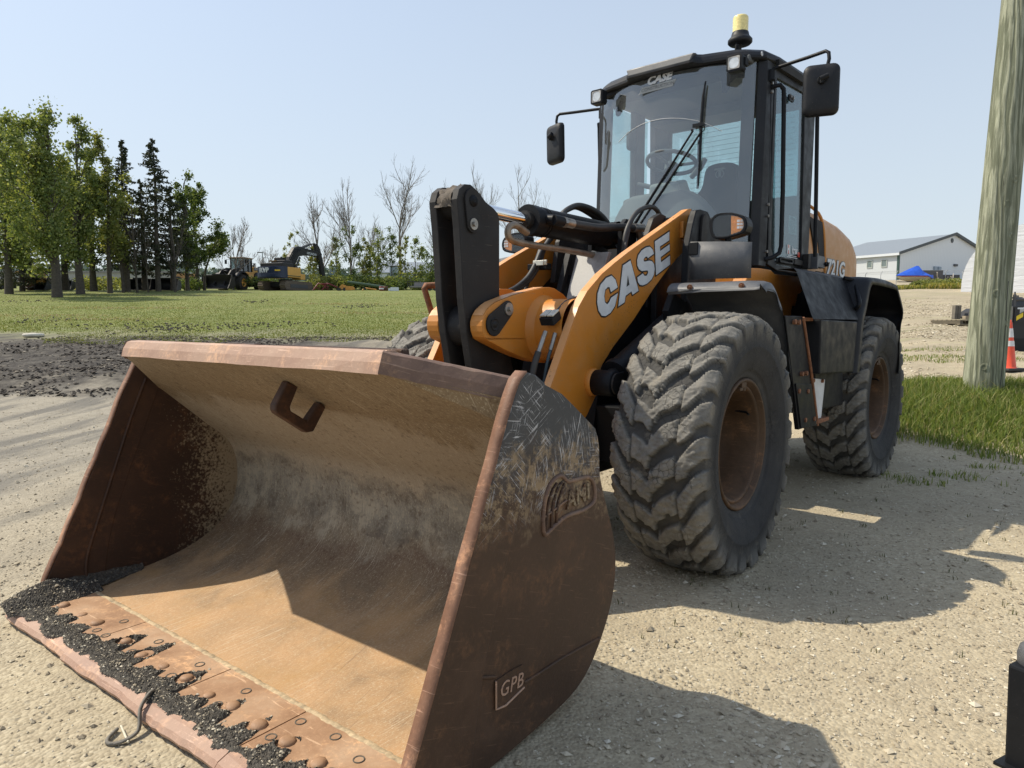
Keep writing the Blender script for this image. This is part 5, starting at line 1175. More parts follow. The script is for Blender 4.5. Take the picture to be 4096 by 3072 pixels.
def leafy(base, H, spread, r0, label, cat='tree', group=None, lean=(0,0), ncl=46, nl=9000, ls=.20, low=.18, mi=0, prof=None, trunks=1, name='leafy_tree', cl=.16, seed=1):
    rg = np.random.default_rng(seed); root = thing(name, label, cat, base, 0, group)
    prof = prof or [(0,.35),(.25,.9),(.5,1.0),(.75,.75),(1,.15)]
    tr = MB(); cent = []
    path = [Vector((lean[0]*t*H*t, lean[1]*t*H*t, t*H*.93)) + Vector((rg.normal(0,.02)*H*t, rg.normal(0,.02)*H*t, 0)) for t in np.linspace(0,1,7)]
    path[0].z = -.4
    tr.tube(path, [r0*1.35, r0*.95, r0*.8, r0*.62, r0*.42, r0*.22, r0*.06], 8, sub=2)
    lead = [(rg.uniform(-.55,.55)*spread*(k > 0), rg.uniform(-.55,.55)*spread*(k > 0), 1.0 if k == 0 else rg.uniform(.66,.95)) for k in range(4 if spread > 1.6 else 2)]
    for i in range(ncl):
        ld = lead[i % len(lead)]; h = low+(ld[2]-low)*rg.uniform(0,1)**.85; hf = min(1, (h-low)/(ld[2]-low))
        rad = spread*np.interp(hf, [p[0] for p in prof], [p[1] for p in prof])*rg.uniform(.25,.80)*(.62 if len(lead) > 2 else .8)
        a = rg.uniform(0, 6.283)
        k = h*6/.93; k = min(k, 5.999); p0 = path[int(k)].lerp(path[int(k)+1], k-int(k))
        c = Vector((p0.x+rad*cos(a)+ld[0]*min(1,h*1.8), p0.y+rad*sin(a)+ld[1]*min(1,h*1.8), h*H+rg.uniform(-.02,.02)*H)); cent.append(c)
        kk = max(.3, k-.9-rad/spread*.6); q0 = path[int(kk)].lerp(path[int(kk)+1], kk-int(kk))
        if i % 2 == 0: tr.tube([q0, q0.lerp(c, .5)+Vector((0,0,.03*H)), c], [r0*.22, r0*.13, .015], 5, sub=2, caps=False)
    tr.build('trunk', bark_m, root)
    cc = np.array([tuple(c) for c in cent]); idx = rg.integers(0, ncl, nl)
    rr = spread*cl*2.0*(rg.uniform(.6,1.3,ncl)*(1.12-.5*(cc[:,2]/H)))[idx][:,None]
    off = rg.normal(0, 1, (nl, 3)); off /= np.linalg.norm(off, axis=1, keepdims=True)+1e-9
    C = cc[idx]+off*np.clip(np.abs(rg.normal(0,.62,(nl,1))),0,1.5)*rr*np.array([.95,.95,1.15])+rg.normal(0,.10,(nl,3))*spread*.5
    C[:,2] = np.maximum(C[:,2], low*H*.8)
    V, F = leaf_quads(C, ls); fast_mesh('crown', V, F, leaf_ms[mi], False, root)
    return root
def spruce(base, H, spread, r0, label, seed, low=.10, dens=1.0):
    rg = np.random.default_rng(seed); root = thing('spruce_tree', label, 'tree', base, 0, 'spruces in the tree row')
    tr = MB(); tr.tube([(0,0,-.4),(0,0,H*.3),(.02*H*rg.normal()*.3,0,H*.7),(0,0,H)], [r0*1.2,r0*.9,r0*.45,.02], 8, sub=2)
    Cs = []
    nb = int(110*dens)
    for i in range(nb):
        h = low+(1-low)*(i/nb)**.9; L = spread*1.5*(1-h)**.85*rg.uniform(.45,1.2)+.12; a = rg.uniform(0,6.283)
        d = np.array([cos(a), sin(a), 0]); t = np.linspace(.08,1,12)
        pts = np.array([0,0,h*H])+d*(t*L)[:,None]+np.array([0,0,1])*((-.22*t+.16*t*t)*L)[:,None]
        if i % 2 == 0: tr.tube([pts[0], pts[5], pts[-1]], [.035,.02,.01], 4, caps=False)
        k = int(10+L*16); tt = rg.uniform(.12,1,k); q = np.array([0,0,h*H])+d*(tt*L)[:,None]+np.array([0,0,1])*((-.22*tt+.16*tt*tt)*L)[:,None]
        side = np.cross(d, [0,0,1]); q = q+side*(rg.normal(0,.13,k)*L*(1.1-tt*.6))[:,None]+np.array([0,0,-1])*np.abs(rg.normal(0,.10,k))[:,None]
        Cs.append(q)
    tr.build('trunk', bark_m, root); C = np.concatenate(Cs)
    V, F = leaf_quads(C, .30, .42); fast_mesh('crown', V, F, spruce_m, False, root); return root
def bare(base, H, r0, label, seed, lean=(0,0), spread=.55, depth=5, group='bare trees beyond the lawn', wig=.16, mat=None):
    rg = np.random.default_rng(seed); root = thing('bare_tree', label, 'tree', base, 0, group)
    tr = MB(); tw = MB()
    def grow(p, d, L, r, lev):
        n = 4; pts = [p]; dd = d.copy()
        for k in range(n):
            dd = (dd+Vector(rg.normal(0, wig, 3))*.55+Vector((0,0,.10))).normalized(); p = p+dd*L/n; pts.append(p)
        (tr if lev < 2 else tw).tube(pts, [r, max(r*.60,.009)], 6 if lev < 2 else 4, caps=False, sub=2 if lev == 0 else 0)
        if lev >= depth: return
        nb = (6 if lev == 0 else 4 if lev < 3 else 3)
        for k in range(nb):
            t = rg.uniform(.30 if lev == 0 else .25, 1.0); q = pts[min(int(t*n), n-1)].lerp(pts[min(int(t*n)+1, n)], t*n-int(t*n)) if t < 1 else pts[-1]
            a = rg.uniform(0, 6.283); side = dd.orthogonal().normalized(); side = Quaternion(dd, a) @ side
            nd = (dd*.85+side*rg.uniform(.5,1.05)*spread*1.35).normalized()
            grow(q, nd, L*rg.uniform(.42,.62), max(r*.45,.009), lev+1)
        grow(pts[-1], dd, L*.55, max(r*.60,.011), lev+1)
    d0 = Vector((lean[0], lean[1], 1)).normalized()
    grow(Vector((0,0,-.3)), d0, H*.50, r0, 0)
    m = mat or palebark_m
    tr.build('trunk', m, root, fix=False); tw.build('branches', m, root, fix=False); return root
def hpx(dpx, d): return dpx/FPX*d*1.01
G1 = 'leafy trees in the row on the left'
def tree_at(u, d, ytop):
    b = on_ground(u, d); return b, at(u, ytop, d).z-b.z
b, H = tree_at(223, 47, 440); leafy(b, H, 3.6, .27, 'tall full poplar with the thickest trunk, nearest tree at the left', group=G1, ncl=74, nl=17000, ls=.20, low=.14, seed=3, cl=.13, prof=[(0,.55),(.3,1),(.55,.95),(.8,.6),(1,.18)])
b, H = tree_at(318, 52, 462); leafy(b, H, 2.7, .25, 'leafy poplar with a stout trunk just right of the nearest trunk', group=G1, ncl=60, nl=12000, ls=.21, low=.16, seed=8, cl=.13)
b, H = tree_at(30, 52, 500); leafy(b, H, 3.3, .24, 'leaning leafy tree with a dark trunk at the left edge of the photo', group=G1, ncl=60, nl=12000, ls=.21, low=.20, seed=12, lean=(.02,0), mi=0)
b, H = tree_at(120, 62, 470); leafy(b, H, 3.2, .22, 'leafy tree behind the nearest poplar, its trunk hidden', group=G1, ncl=50, nl=9000, ls=.24, low=.22, seed=17, mi=1)
b, H = tree_at(258, 60, 640); leafy(b, H, 2.6, .26, 'leafy tree with a split dark trunk between the two stout poplars', group=G1, ncl=44, nl=7000, ls=.22, low=.2, seed=19, mi=1)
b, H = tree_at(372, 58, 620); leafy(b, H, 2.6, .24, 'dark trunked leafy tree left of the pale leaning poplar', group=G1, ncl=46, nl=8000, ls=.22, low=.2, seed=23, mi=0)
b, H = tree_at(436, 54, 540); leafy(b, H, 1.75, .17, 'pale slender poplar with an airy top leaning right', group=G1, ncl=46, nl=7000, ls=.19, low=.22, seed=29, lean=(.035,0), mi=2, cl=.17)
b, H = tree_at(490, 56, 760); leafy(b, H, 1.5, .11, 'thin young leafy tree left of the first spruce', group=G1, ncl=30, nl=3600, ls=.19, low=.25, seed=31, mi=0)
b, H = tree_at(748, 62, 665); leafy(b, H, 2.0, .17, 'leafy tree showing behind the tall spruce on its right', group=G1, ncl=44, nl=6000, ls=.21, low=.18, seed=37, mi=1)
b, H = tree_at(788, 66, 715); leafy(b, H, 1.5, .17, 'narrow dark leafy tree standing behind the far yellow loader', group=G1, ncl=42, nl=6500, ls=.20, low=.14, seed=41, mi=1, lean=(.012,0), prof=[(0,.5),(.3,.9),(.6,1),(1,.4)], cl=.20)
b, H = tree_at(815, 66.5, 900); leafy(b, H, 2.6, .13, 'side leaning leafy tree spreading right above the far yellow loader', group=G1, ncl=18, nl=3600, ls=.20, low=.55, seed=43, mi=1, lean=(.32,0), cl=.16, prof=[(0,.5),(.5,.7),(1,.5)])
for k, (u, d, y, sp, lab, sd) in enumerate(((507,57,560,2.0,'dark spruce with two bare lower trunks beside it, left of the tallest spruce',5),(630,58,555,2.5,'tallest dark spruce with a pointed top above the two black buckets',6),(575,60,720,1.6,'shorter spruce between the two tall spruces',7),(690,60,760,2.2,'broad low spruce right of the tallest spruce',9),(85,58,900,3.0,'sparse low spruce behind the leaning tree at the left edge',14))):
    b, H = tree_at(u, d, y); spruce(b, H, sp, .20, lab, sd, .17 if k != 4 else .12, 1.15 if k < 2 else .8)
for u, d, y, r, lab, sd in ((487,55,700,.10,'bare thin trunk beside the left spruce',2),(545,55,760,.09,'straight thin trunk in front of the left black bucket',4),(590,55.5,820,.06,'thinnest crooked trunk before the gap between the black buckets',10),(697,57,800,.12,'slanting bare trunk right of the tallest spruce trunk',11)):
    b, H = tree_at(u, d, y); bare(b, H, r, lab, sd, (.01,0), .35, 2, 'thin trunks under the spruces', .08, bark_m)
for u, d, y, r, lab, sd, ln, sp in ((930,72,860,.16,'bare forked tree rising behind the cab of the far yellow loader',21,(-.02,0),.62),(1088,78,965,.08,'small bare tree behind the excavator roof',22,(0,0),.5),(1304,76,770,.24,'wide dead tree leaning left beside the excavator boom',23,(-.17,0),.70),(1401,80,712,.20,'dead tree with a forked top, second from the excavator boom',24,(-.10,0),.50),(1486,82,850,.11,'short dead tree between the two tallest dead trees',25,(0,0),.55),(1612,80,640,.21,'tallest dead tree with an open fan of branches, left of the black lift plates',26,(-.01,0),.55),(1790,84,705,.18,'dead tree top showing just left of the black lift plates',27,(.0,0),.6),(1965,86,652,.20,'tall dead tree seen above the chrome rod, left one of two',28,(0,0),.40),(2085,84,665,.18,'tall dead tree seen above the black cylinder, right one of two',29,(.04,0),.55)):
    b, H = tree_at(u, d, y); bare(b, H, r*.72, lab, sd, ln, sp, 4)
for i, (u, d, y, lab, sd) in enumerate(((1180,74,905,'pale young tree just behind the excavator boom',51),(1345,77,930,'young leafy sapling left of the twin saplings',52),(1405,76,900,'leafy sapling wrapped round the second dead trunk',53),(1455,78,950,'thin sapling right of the second dead trunk',54),(1510,77,915,'leafy sapling in the middle of the thicket',55),(1565,77,905,'leafy sapling just left of the tallest dead trunk',56),(1620,78,935,'sapling growing round the tallest dead trunk',57),(1660,76,945,'rounded sapling right of the tallest dead trunk',58),(1722,75,965,'bushy young tree left of the black lift plates',59),(1250,75,990,'thin low sapling right of the excavator arm',60),(2095,80,915,'green sapling at the foot of the dead trees right of the lift plates',61),(1480,79,985,'low sapling behind the thicket middle',62))):
    b, H = tree_at(u, d, y); leafy(b, max(H,1.5), 1.15+.25*(i % 3), .06, lab, 'sapling', 'saplings along the far edge of the lawn', ncl=30, nl=1500, ls=.17, low=.22, mi=(2,0,1)[i % 3], name='sapling', cl=.17, seed=sd)
def bush(u, d, w, h, lab, seed, mi=1, nl=2600, ls=.2, group='bushes along the far edge of the lawn'):
    rg = np.random.default_rng(seed); b = on_ground(u, d); o = rg.normal(0,1,(nl,3)); o /= np.linalg.norm(o, axis=1, keepdims=True)
    lob = rg.uniform(-1,1,(9,3))*np.array([w*.42,w*.25,h*.22])+np.array([0,0,h*.45]); C = lob[rg.integers(0,9,nl)]+o*rg.uniform(.3,1,(nl,1))**.5*np.array([w*.26,w*.24,h*.40]); C[:,2] = np.abs(C[:,2])
    V, F = leaf_quads(C, ls); ob = fast_mesh('bush', V, F, leaf_ms[mi]); ob.location = b
    tag(ob, lab, 'bush', group); return ob
for u, d, w, h, lab, sd, mi in ((1010,74,5.5,1.5,'low bush between the far loader and the excavator',71,1),(1300,73,3.6,1.7,'yellow green bush right of the excavator bucket',72,2),(1390,74,4.2,1.6,'dark bush behind the orange attachment',73,1),(1470,75,4.2,1.7,'dark bush behind the green pipe',74,1),(1550,75,4.4,1.6,'bush behind the striped barrel',75,0),(1620,74,4.0,1.4,'dark bush behind the white box',76,1),(1700,76,5.0,2.2,'tall bush behind the flatbed trailer',77,0),(1770,78,4.5,2.0,'bush half hidden by the black lift plates',78,1),(300,66,5,1.0,'green undergrowth between the left trunks',79,2),(410,64,5,1.3,'green undergrowth left of the black buckets',80,2),(735,66,4,1.2,'undergrowth right of the black buckets',81,1)):
    bush(u, d, w, h, lab, sd, mi)

n = 26000; ux = NR.uniform(-1.2, 1.25, n); dd = NR.uniform(235, 265, n); X = ux*dd; top = 4.5+3.5*fbm(X, X*0, .06, 91, 4)+2.0*fbm(X, X*0, .4, 95, 3)
C = np.stack([X, dd, ground(X, dd)+NR.uniform(-.5,1,n)*np.maximum(top,1.2)], -1)
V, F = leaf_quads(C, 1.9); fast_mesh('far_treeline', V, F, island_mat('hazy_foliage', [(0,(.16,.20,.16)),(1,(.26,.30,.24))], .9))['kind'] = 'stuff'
# ------------------------------------------------------------------ machines and things in the yard
Y_ = plain('machine_yellow', (.66,.36,.085), .5, var=.12)
DK = plain('machine_black', (.022,.022,.024), .6)
DG = plain('machine_grey', (.075,.075,.078), .6)
NAVY = plain('navy_paint', (.014,.026,.065), .45)
TY = plain('far_tyre', (.040,.038,.036), .9, var=.4)
BR = plain('brown_rust', (.10,.05,.028), .85, var=.5, scale=4)
TRK = plain('track_steel', (.13,.10,.075), .8, var=.4, scale=8)
WHT = plain('white_sheet_metal', (.66,.69,.72), .6, var=.05)
GLD = glass('far_glass', (.35,.42,.42), .06, .05)
def wheel_set(root, spots, r, w, hub):
    for x, y in spots:
        s = 1 if y > 0 else -1
        t = MB(); N = 32; prof = [(r*.52,-w*.45),(r*.75,-w*.5),(r*.93,-w*.45),(r,-w*.3),(r,w*.3),(r*.93,w*.45),(r*.75,w*.5),(r*.52,w*.45)]
        t.lathe(prof, N, 'y')
        for k in range(22):
            a = 2*pi*k/22
            for q in (-1, 1): t.box((r*1.0*cos(a+.06*q), q*w*.24, r*1.0*sin(a+.06*q)), (.06,w*.5,.10), Matrix.Rotation(-a,3,'Y') @ Matrix.Rotation(.5*q,3,'X'))
        o = t.build('wheel', TY, root, loc=(x, y, r*.96))
        MB().lathe([(r*.53,w*.42*s),(r*.50,w*.44*s),(r*.42,w*.30*s),(r*.38,w*.20*s),(r*.22,w*.18*s),(r*.20,w*.32*s),(0,w*.32*s)], 24, 'y').build('rim', hub, o)
def far_loader(loc, rz, label):
    r = thing('wheel_loader', label, 'wheel loader', loc, rz, 'wheel loaders in the yard')
    p = smooth2([(3.2,.04),(2.6,.05),(2.15,.16),(1.95,.45),(1.98,.8),(2.3,1.25),(2.42,1.42)], 4)
    b = MB().grid([[(x, y, z) for y in np.linspace(-1.62,1.62,6)] for x, z in p]); b = b.build('bucket', DK, r, solid=.05)
    for s in (1,-1): MB().xz(p+[(2.5,1.40),(2.62,1.0),(2.9,.45),(3.15,.10)], 1.58*s, 1.64*s).build('side_plate', DK, b)
    MB().box((2.44,.2,1.46),(.10,1.5,.10)).build('spill_guard', DK, b)
    for s in (1,-1):
        MB().xz([(2.0,.35),(2.2,.6),(1.5,1.45),(1.0,1.95),(.2,2.25),(-.6,2.30),(-.62,1.95),(.1,1.75),(.8,1.3),(1.3,.7)], .50*s, .62*s).build('lift_arm', DK, r)
        m = MB(); f = smooth2([(.95,1.30),(.80,1.60),(.35,1.78),(-.35,1.78),(-.80,1.55),(-1.0,1.0)], 3)
        m.grid([[(x, s*.80, z), (x, s*1.36, z)] for x, z in f]); m.build('fender', DK, r, solid=.04)
        m = MB(); f = smooth2([(-2.35,1.15),(-2.5,1.65),(-3.0,1.95),(-3.7,1.92),(-4.15,1.5),(-4.3,.95)], 3)
        m.grid([[(x, s*.80, z), (x, s*1.36, z)] for x, z in f]); m.build('fender', DK, r, solid=.04)
        MB().hexa([(-1.0,s*.95,.75),(-1.0,s*1.3,.75),(-1.6,s*1.3,.65),(-1.6,s*.95,.65),(-1.15,s*.8,1.75),(-1.15,s*1.2,1.75),(-2.1,s*1.2,1.75),(-2.1,s*.8,1.75)]).build('ladder', Y_, r)
    MB().xz([(.9,1.7),(1.25,1.9),(.9,2.0),(.3,2.02),(-.4,2.15),(-.4,1.6),(.3,1.3)], -.12, .12).build('bellcrank', DK, r)
    MB().box((-.45,0,1.35),(1.2,1.1,1.1)).box((0,0,.75),(.5,1.7,.5)).box((-3.3,0,.75),(.5,1.7,.5)).build('chassis', DG, r)
    MB().xz([(-1.3,1.30),(-1.2,1.95),(-2.5,1.98),(-2.55,2.55),(-3.9,2.50),(-4.35,2.25),(-4.55,1.7),(-4.5,1.15)], -.85, .85).build('body', Y_, r, bevel=.06)
    MB().xz(smooth2([(-3.95,1.75),(-3.98,2.15),(-4.12,2.28),(-4.26,2.10),(-4.25,1.75)], 3), .851, .86).build('grille', DK, r)
    MB().box((-3.3,.852,2.33),(1.3,.02,.28)).build('decal', NAVY, r)
    text_mesh('lettering', 'HYUNDAI', .22, WHT, frame((-3.25,.865,2.33), (-1,0,0), (0,0,1)), r, bold=.005, depth=.002)
    c = MB()
    for x in (-.95,-1.85,-2.45):
        for y in (-.72,.72): c.box((x+(.0 if x < -1 else 0), y, 2.62),(.10,.10,1.42))
    c.box((-1.7,0,1.95),(1.55,1.5,.15)).box((-2.45,0,2.6),(.08,1.4,1.3)).box((-1.4,.1,2.25),(.4,.5,.5)).box((-1.7,0,2.35),(.2,.5,.9))
    c.build('cab', DK, r)
    MB().box((-1.7,0,2.66),(1.48,1.40,1.3)).build('cab_glass', GLD, r)
    MB().box((-1.7,0,3.38),(1.75,1.65,.12)).build('cab_roof', plain('tan_roof', (.34,.22,.10), .6), r, bevel=.03)
    MB().tube([(-2.6,.7,2.5),(-2.6,.7,2.95),(-3.3,.7,2.95),(-3.3,.7,2.5)], .025, 5).tube([(-2.95,.7,2.95),(-2.95,.9,1.6)], .02, 5).tube([(-3.15,.7,2.95),(-3.15,.9,1.6)], .02, 5).build('handrail', DK, r)
    MB().cyl((-3.35,.45,2.5),(-3.35,.45,2.95), .09, n=10).build('exhaust', DK, r)
    for s in (1,-1): MB().tube([(-.95,.75*s,3.2),(-.75,1.15*s,3.2)], .02, 5).box((-.75,1.15*s,2.95),(.08,.22,.42)).build('mirror', DK, r)
    for s in (1,-1): MB().box((-.35,.85*s,2.05),(.12,.25,.18)).build('headlamp', WHT, r)
    MB().box((-4.75,.35,1.0),(.3,.9,.6)).build('rear_box', Y_, r)
    wheel_set(r, ((0,1.08),(0,-1.08),(-3.3,1.08),(-3.3,-1.08)), .80, .62, Y_)
    return r
b = on_ground(905, 72); b = b+Vector((0,0,0))
far_loader(b+Vector((.3,.6,.0)), -1.779, 'yellow wheel loader with a wide black bucket, parked left of the excavator')
# yellow machine half hidden behind the left trunks
b = on_ground(118, 60); r = thing('wheel_loader', 'old yellow loader with a rusty wheel, half hidden behind trunks at the left edge', 'wheel loader', b, 0, 'wheel loaders in the yard')
MB().xz(smooth2([(.35,.9),(.40,1.5),(.65,1.78),(.95,1.75),(1.08,1.3),(1.1,.75),(.6,.7)], 3)[:-1], -.4, .4).box((-.2,0,1.45),(1.4,.9,.22)).box((-.3,0,1.85),(1.3,.9,.08)).box((1.0,0,.75),(.7,.9,.35)).build('body', Y_, r)
MB().xz(smooth2([(.56,.95),(.58,1.45),(.72,1.62),(.88,1.5),(.92,1.1),(.90,.9)], 3), -.43, -.405).build('grille', DK, r)
o = MB().lathe([(.30,-.25),(.62,-.28),(.74,-.2),(.74,.2),(.62,.28)], 28, 'y', (.10,-.3,.74)).lathe([(.31,-.26),(.27,-.2),(.12,-.2),(.10,-.3),(0,-.3)], 20, 'y', (.10,-.3,.74)).build('wheel', BR, r)
m = MB()
for k in range(9): m.tube([(-2.2+R.uniform(-.8,.9), R.uniform(-.5,.5), .1), (-2.0+R.uniform(-.8,.9), R.uniform(-.5,.5), R.uniform(.4,1.2))], .07, 5)
m.box((-2.4,0,.5),(.9,.5,.5), Matrix.Rotation(.4,3,'Y')).box((-1.7,0,.3),(.7,.5,.3)).build('boom', DK, r)
MB().tube([(-.3,-.8,.12),(.1,-.85,.2),(.5,-.8,.1)], .06, 6).tube([(.5,-.8,.15),(.9,-.8,.28)], .05, 6).build('blade', DK, r)
# excavator, seen from behind
b = on_ground(1141, 70); r = thing('excavator', 'navy and yellow tracked excavator seen from behind with its boom folded', 'excavator', b, -.379)
for s in (-1, 1):
    tp = smooth2([(-2.1,.42),(-1.95,.75),(-1.6,.84),(1.6,.84),(1.95,.75),(2.1,.42),(1.95,.10),(1.6,.02),(-1.6,.02),(-1.95,.10),(-2.1,.42)], 3)[:-1]
    o = MB().prism(tp, 1.30*s-.32, 1.30*s+.32, lambda p, t: (t, p[0], p[1])).build('track', TRK, r)
    m = MB(); n = len(tp); acc = 0
    L = sum((Vector(tp[i])-Vector(tp[(i+1) % n])).length for i in range(n)); K = 46
    pts = []; 
    for i in range(n):
        a = Vector(tp[i]); c = Vector(tp[(i+1) % n]); pts.append((acc, a, c)); acc += (c-a).length
    for k in range(K):
        q = L*k/K
        for a0, a, c in reversed(pts):
            if q >= a0: p = a.lerp(c, (q-a0)/max((c-a).length,1e-6)); tg = (c-a).normalized(); break
        m.box((1.30*s, p.x, p.y), (.66,.05,.09), Matrix.Rotation(atan2(tg.y, tg.x), 3, 'X'))
    tk = m.build('track_shoes', TRK, o); tk['kind'] = 'stuff'
    MB().box((1.30*s+.33*s, 0, .40),(.04,2.6,.34)).build('track_frame', DG, o)
MB().box((0,0,.55),(1.9,2.2,.45)).cyl((0,0,.7),(0,0,1.1), .65, n=24).build('undercarriage', DK, r)
cw = MB().xy(smooth2([(-1.50,-1.5),(-1.48,-2.2),(-1.0,-2.55),(0,-2.65),(1.0,-2.55),(1.48,-2.2),(1.50,-1.5)], 3), 1.12, 2.19).build('counterweight', NAVY, r, bevel=.06)
MB().xy(smooth2([(-1.44,-1.6),(-1.42,-2.27),(-1.0,-2.60),(0,-2.70),(1.0,-2.60),(1.42,-2.27),(1.44,-1.6)], 3), 1.20, 1.52).build('lower_bulge', NAVY, cw, bevel=.04)
text_mesh('lettering', 'RVP', .60, WHT, frame((-.32,-2.672,1.82), (1,-.0,0), (0,0,1)), cw, bold=.03, sx=1.05, depth=.015)
for x, q in ((-1.36,.55),(1.14,-.50)): MB().box((x,-2.42 if x < 0 else -2.52,1.80),(.26 if x < 0 else .52,.03,.14), Matrix.Rotation(-.9 if x < 0 else .35,3,'Z')).build('reflector_strip', plain('reflector_yellow', (.75,.48,.04), .4), cw)
MB().box((.92,-.55,1.70),(1.10,2.1,.98)).box((-.92,-.55,1.70),(1.10,2.1,.98)).build('body', Y_, r, bevel=.05)
MB().box((.95,.75,1.35),(1.12,.7,.55)).build('step_box', Y_, r, bevel=.04)
MB().box((1.482,-.3,1.36),(.02,2.6,.07)).build('stripe', plain('dark_green_stripe', (.02,.05,.03), .5), r)
MB().box((.0,-1.25,2.37),(2.7,1.5,.40)).box((.25,-.8,2.68),(1.7,1.1,.36)).build('engine_cover', DK, r, bevel=.06)
MB().box((-.35,-1.2,2.80),(.9,.4,.10)).build('tan_panel', plain('tan_panel', (.30,.19,.09), .6), r)
MB().tube([(.35,-.9,2.6),(.35,-.9,3.10),(.25,-.95,3.2)], .07, 8).build('exhaust', DK, r)
MB().tube([(-1.0,-1.9,2.5),(-1.0,-1.9,3.1),(-1.0,-1.2,3.1),(-1.0,-1.2,2.5)], .03, 5).build('handrail', DK, r)
MB().box((-.85,.7,2.45),(1.0,1.5,1.6)).build('cab', DK, r, bevel=.06)
bm = [(.1,1.7),(-.15,2.2),(.15,3.3),(.9,4.25),(1.5,4.45),(5.2,4.15),(5.35,3.95),(5.1,3.75),(2.6,3.65),(1.6,3.45),(.95,2.5),(.7,1.7)]
MB().prism(bm, .0, .42, lambda p, t: (t, p[0], p[1])).build('boom', DK, r, bevel=.04)
text_mesh('lettering', 'HYUNDAI', .34, WHT, frame((.425,3.6,3.86), (0,1,-.04), (0,.04,1)), r, bold=.006, depth=.003)
st = [(4.3,4.95),(4.62,5.05),(5.1,4.5),(5.5,3.4),(5.95,1.6),(5.7,1.25),(5.4,1.4),(5.0,3.2),(4.45,4.1)]
MB().prism(st, .04, .38, lambda p, t: (t, p[0], p[1])).build('stick', DK, r, bevel=.04)
MB().cyl((.21,1.9,4.25),(.21,3.6,4.85), .13, n=12).cyl((.21,3.6,4.85),(.21,4.4,5.0), .07, n=10).build('stick_cylinder', DG, r)
m = MB()
for k in range(5): m.tube([(.48+.05*k,-.1+.16*k,2.7),(.48+.03*k,.5+.18*k,3.6),(.45,1.2+.16*k,4.15),(.3,1.9+.1*k,4.45)], .03, 5, sub=3)
m.build('hoses', DK, r); 
for s in (-.12,.54): MB().cyl((s,.5,1.6),(s,1.55,3.35), .10, n=10).build('boom_cylinder', DG, r)
MB().prism([(4.9,1.25),(6.3,1.35),(6.6,.9),(6.5,.15),(5.6,.05),(5.0,.5)], -.45, .85, lambda p, t: (t, p[0], p[1])).build('bucket', BR, r, bevel=.04)
# big black buckets standing in the grass
def loose_bucket(u, d, w, h, label, rz, name='loader_bucket', grp='black loader buckets on the grass'):
    r = thing(name, label, 'loader bucket', on_ground(u, d), rz, grp)
    p = smooth2([(0,-.75),(.03,-.2),(.15,.2),(.45,.36),(.75,.30),(h*.9,-.10),(h,-.22)], 3)
    MB().grid([[(x, y, z) for x in (-w/2,0,w/2)] for z, y in p]).build('shell', DK, r, solid=.05)
    for s in (-1,1): MB().prism([(y, z) for z, y in p]+[(-.35,h*.9),(-.55,h*.45),(-.78,.05)], w/2*s-.03, w/2*s+.03, lambda q, t: (t, q[0], q[1])).build('side_plate', DG if s > 0 else DK, r)
    MB().box((0,-.25,h+.04),(w*.5,.06,.10)).build('spill_guard', DK, r)
    return r
loose_bucket(560, 61, 2.1, .98, 'left one of the two black buckets under the spruces', .05)
loose_bucket(662, 61, 2.2, .98, 'right one of the two black buckets under the spruces, grey side plate showing', .12)
loose_bucket(176, 60, .9, .9, 'black bucket standing left of the nearest poplar trunk', 0)
loose_bucket(258, 62, 1.3, .85, 'black bucket between the two stout poplar trunks', .2)
# bits along the far edge of the lawn
b = on_ground(1295, 68); r = thing('grapple_frame', 'dark red bent frame lying in the grass beside the excavator bucket', 'attachment', b, .2)
RD = plain('maroon_paint', (.16,.018,.03), .5)
for k, x in enumerate((-.55,.25)):
    m = MB().tube([(x-.5,0,.02),(x,.1,.72),(x+.4,.1,.60),(x+.95,.2,.35)], .08, 4)
    m.tube([(x-.25,0,.35),(x+.1,.1,.15)], .05, 4); m.build('frame', RD, r)
MB().tube([(-.3,0,.66),(.5,.1,.66)], .07, 4).build('crossbar', RD, r)
b = on_ground(1385, 69); r = thing('attachment', 'orange and black machine attachment lying in front of the dark bush', 'attachment', b, .1)
MB().xz(smooth2([(-.75,.25),(-.4,.62),(.1,.45),(.6,.42),(.75,.12),(.2,.05),(-.5,.08)], 2)[:-1], -.3, .3).build('frame', plain('faded_orange', (.55,.25,.05), .6), r)
MB().box((-.72,-.1,.15),(.35,.5,.28)).box((-.2,-.32,.12),(.2,.1,.35)).build('bracket', DK, r)
b = on_ground(1470, 69); r = thing('attachment', 'small low orange attachment right of the larger orange one', 'attachment', b, 0)
MB().tube([(-.55,0,.05),(-.3,0,.28),(.1,0,.22),(.8,.1,.12)], .07, 5).build('frame', plain('faded_orange_b', (.50,.24,.05), .6), r)
MB().cyl((-.3,-.15,.22),(-.3,.15,.22), .12, n=10).build('roller', DK, r)
a = on_ground(1388, 72); c = on_ground(1535, 73)
tag(MB().cyl(a+Vector((0,0,.85)), c+Vector((0,0,.33)), .14, n=14).build('steel_pipe', plain('green_pipe', (.07,.11,.07), .6), None), 'long green pipe lying behind the orange attachments', 'pipe')
b = on_ground(1524, 69); r = thing('barrel', 'striped red and white barrel right of the green pipe end', 'barrel', b)
MB().lathe([(0,0),(.22,0),(.22,.42),(.2,.44),(0,.44)], 16, 'z').build('drum', plain('dull_red', (.22,.05,.045), .6), r); MB().lathe([(.223,.16),(.223,.28)], 16, 'z').build('band', WHT, r)
b = on_ground(1541, 69.5); tag(MB().lathe([(0,0),(.22,0),(.22,.46),(0,.46)], 16, 'z').build('barrel', BR, None, loc=b), 'plain rusty brown barrel next to the striped one', 'barrel')
b = on_ground(1575, 68); r = thing('crate', 'white slatted box on the grass right of the barrels', 'crate', b, .1)
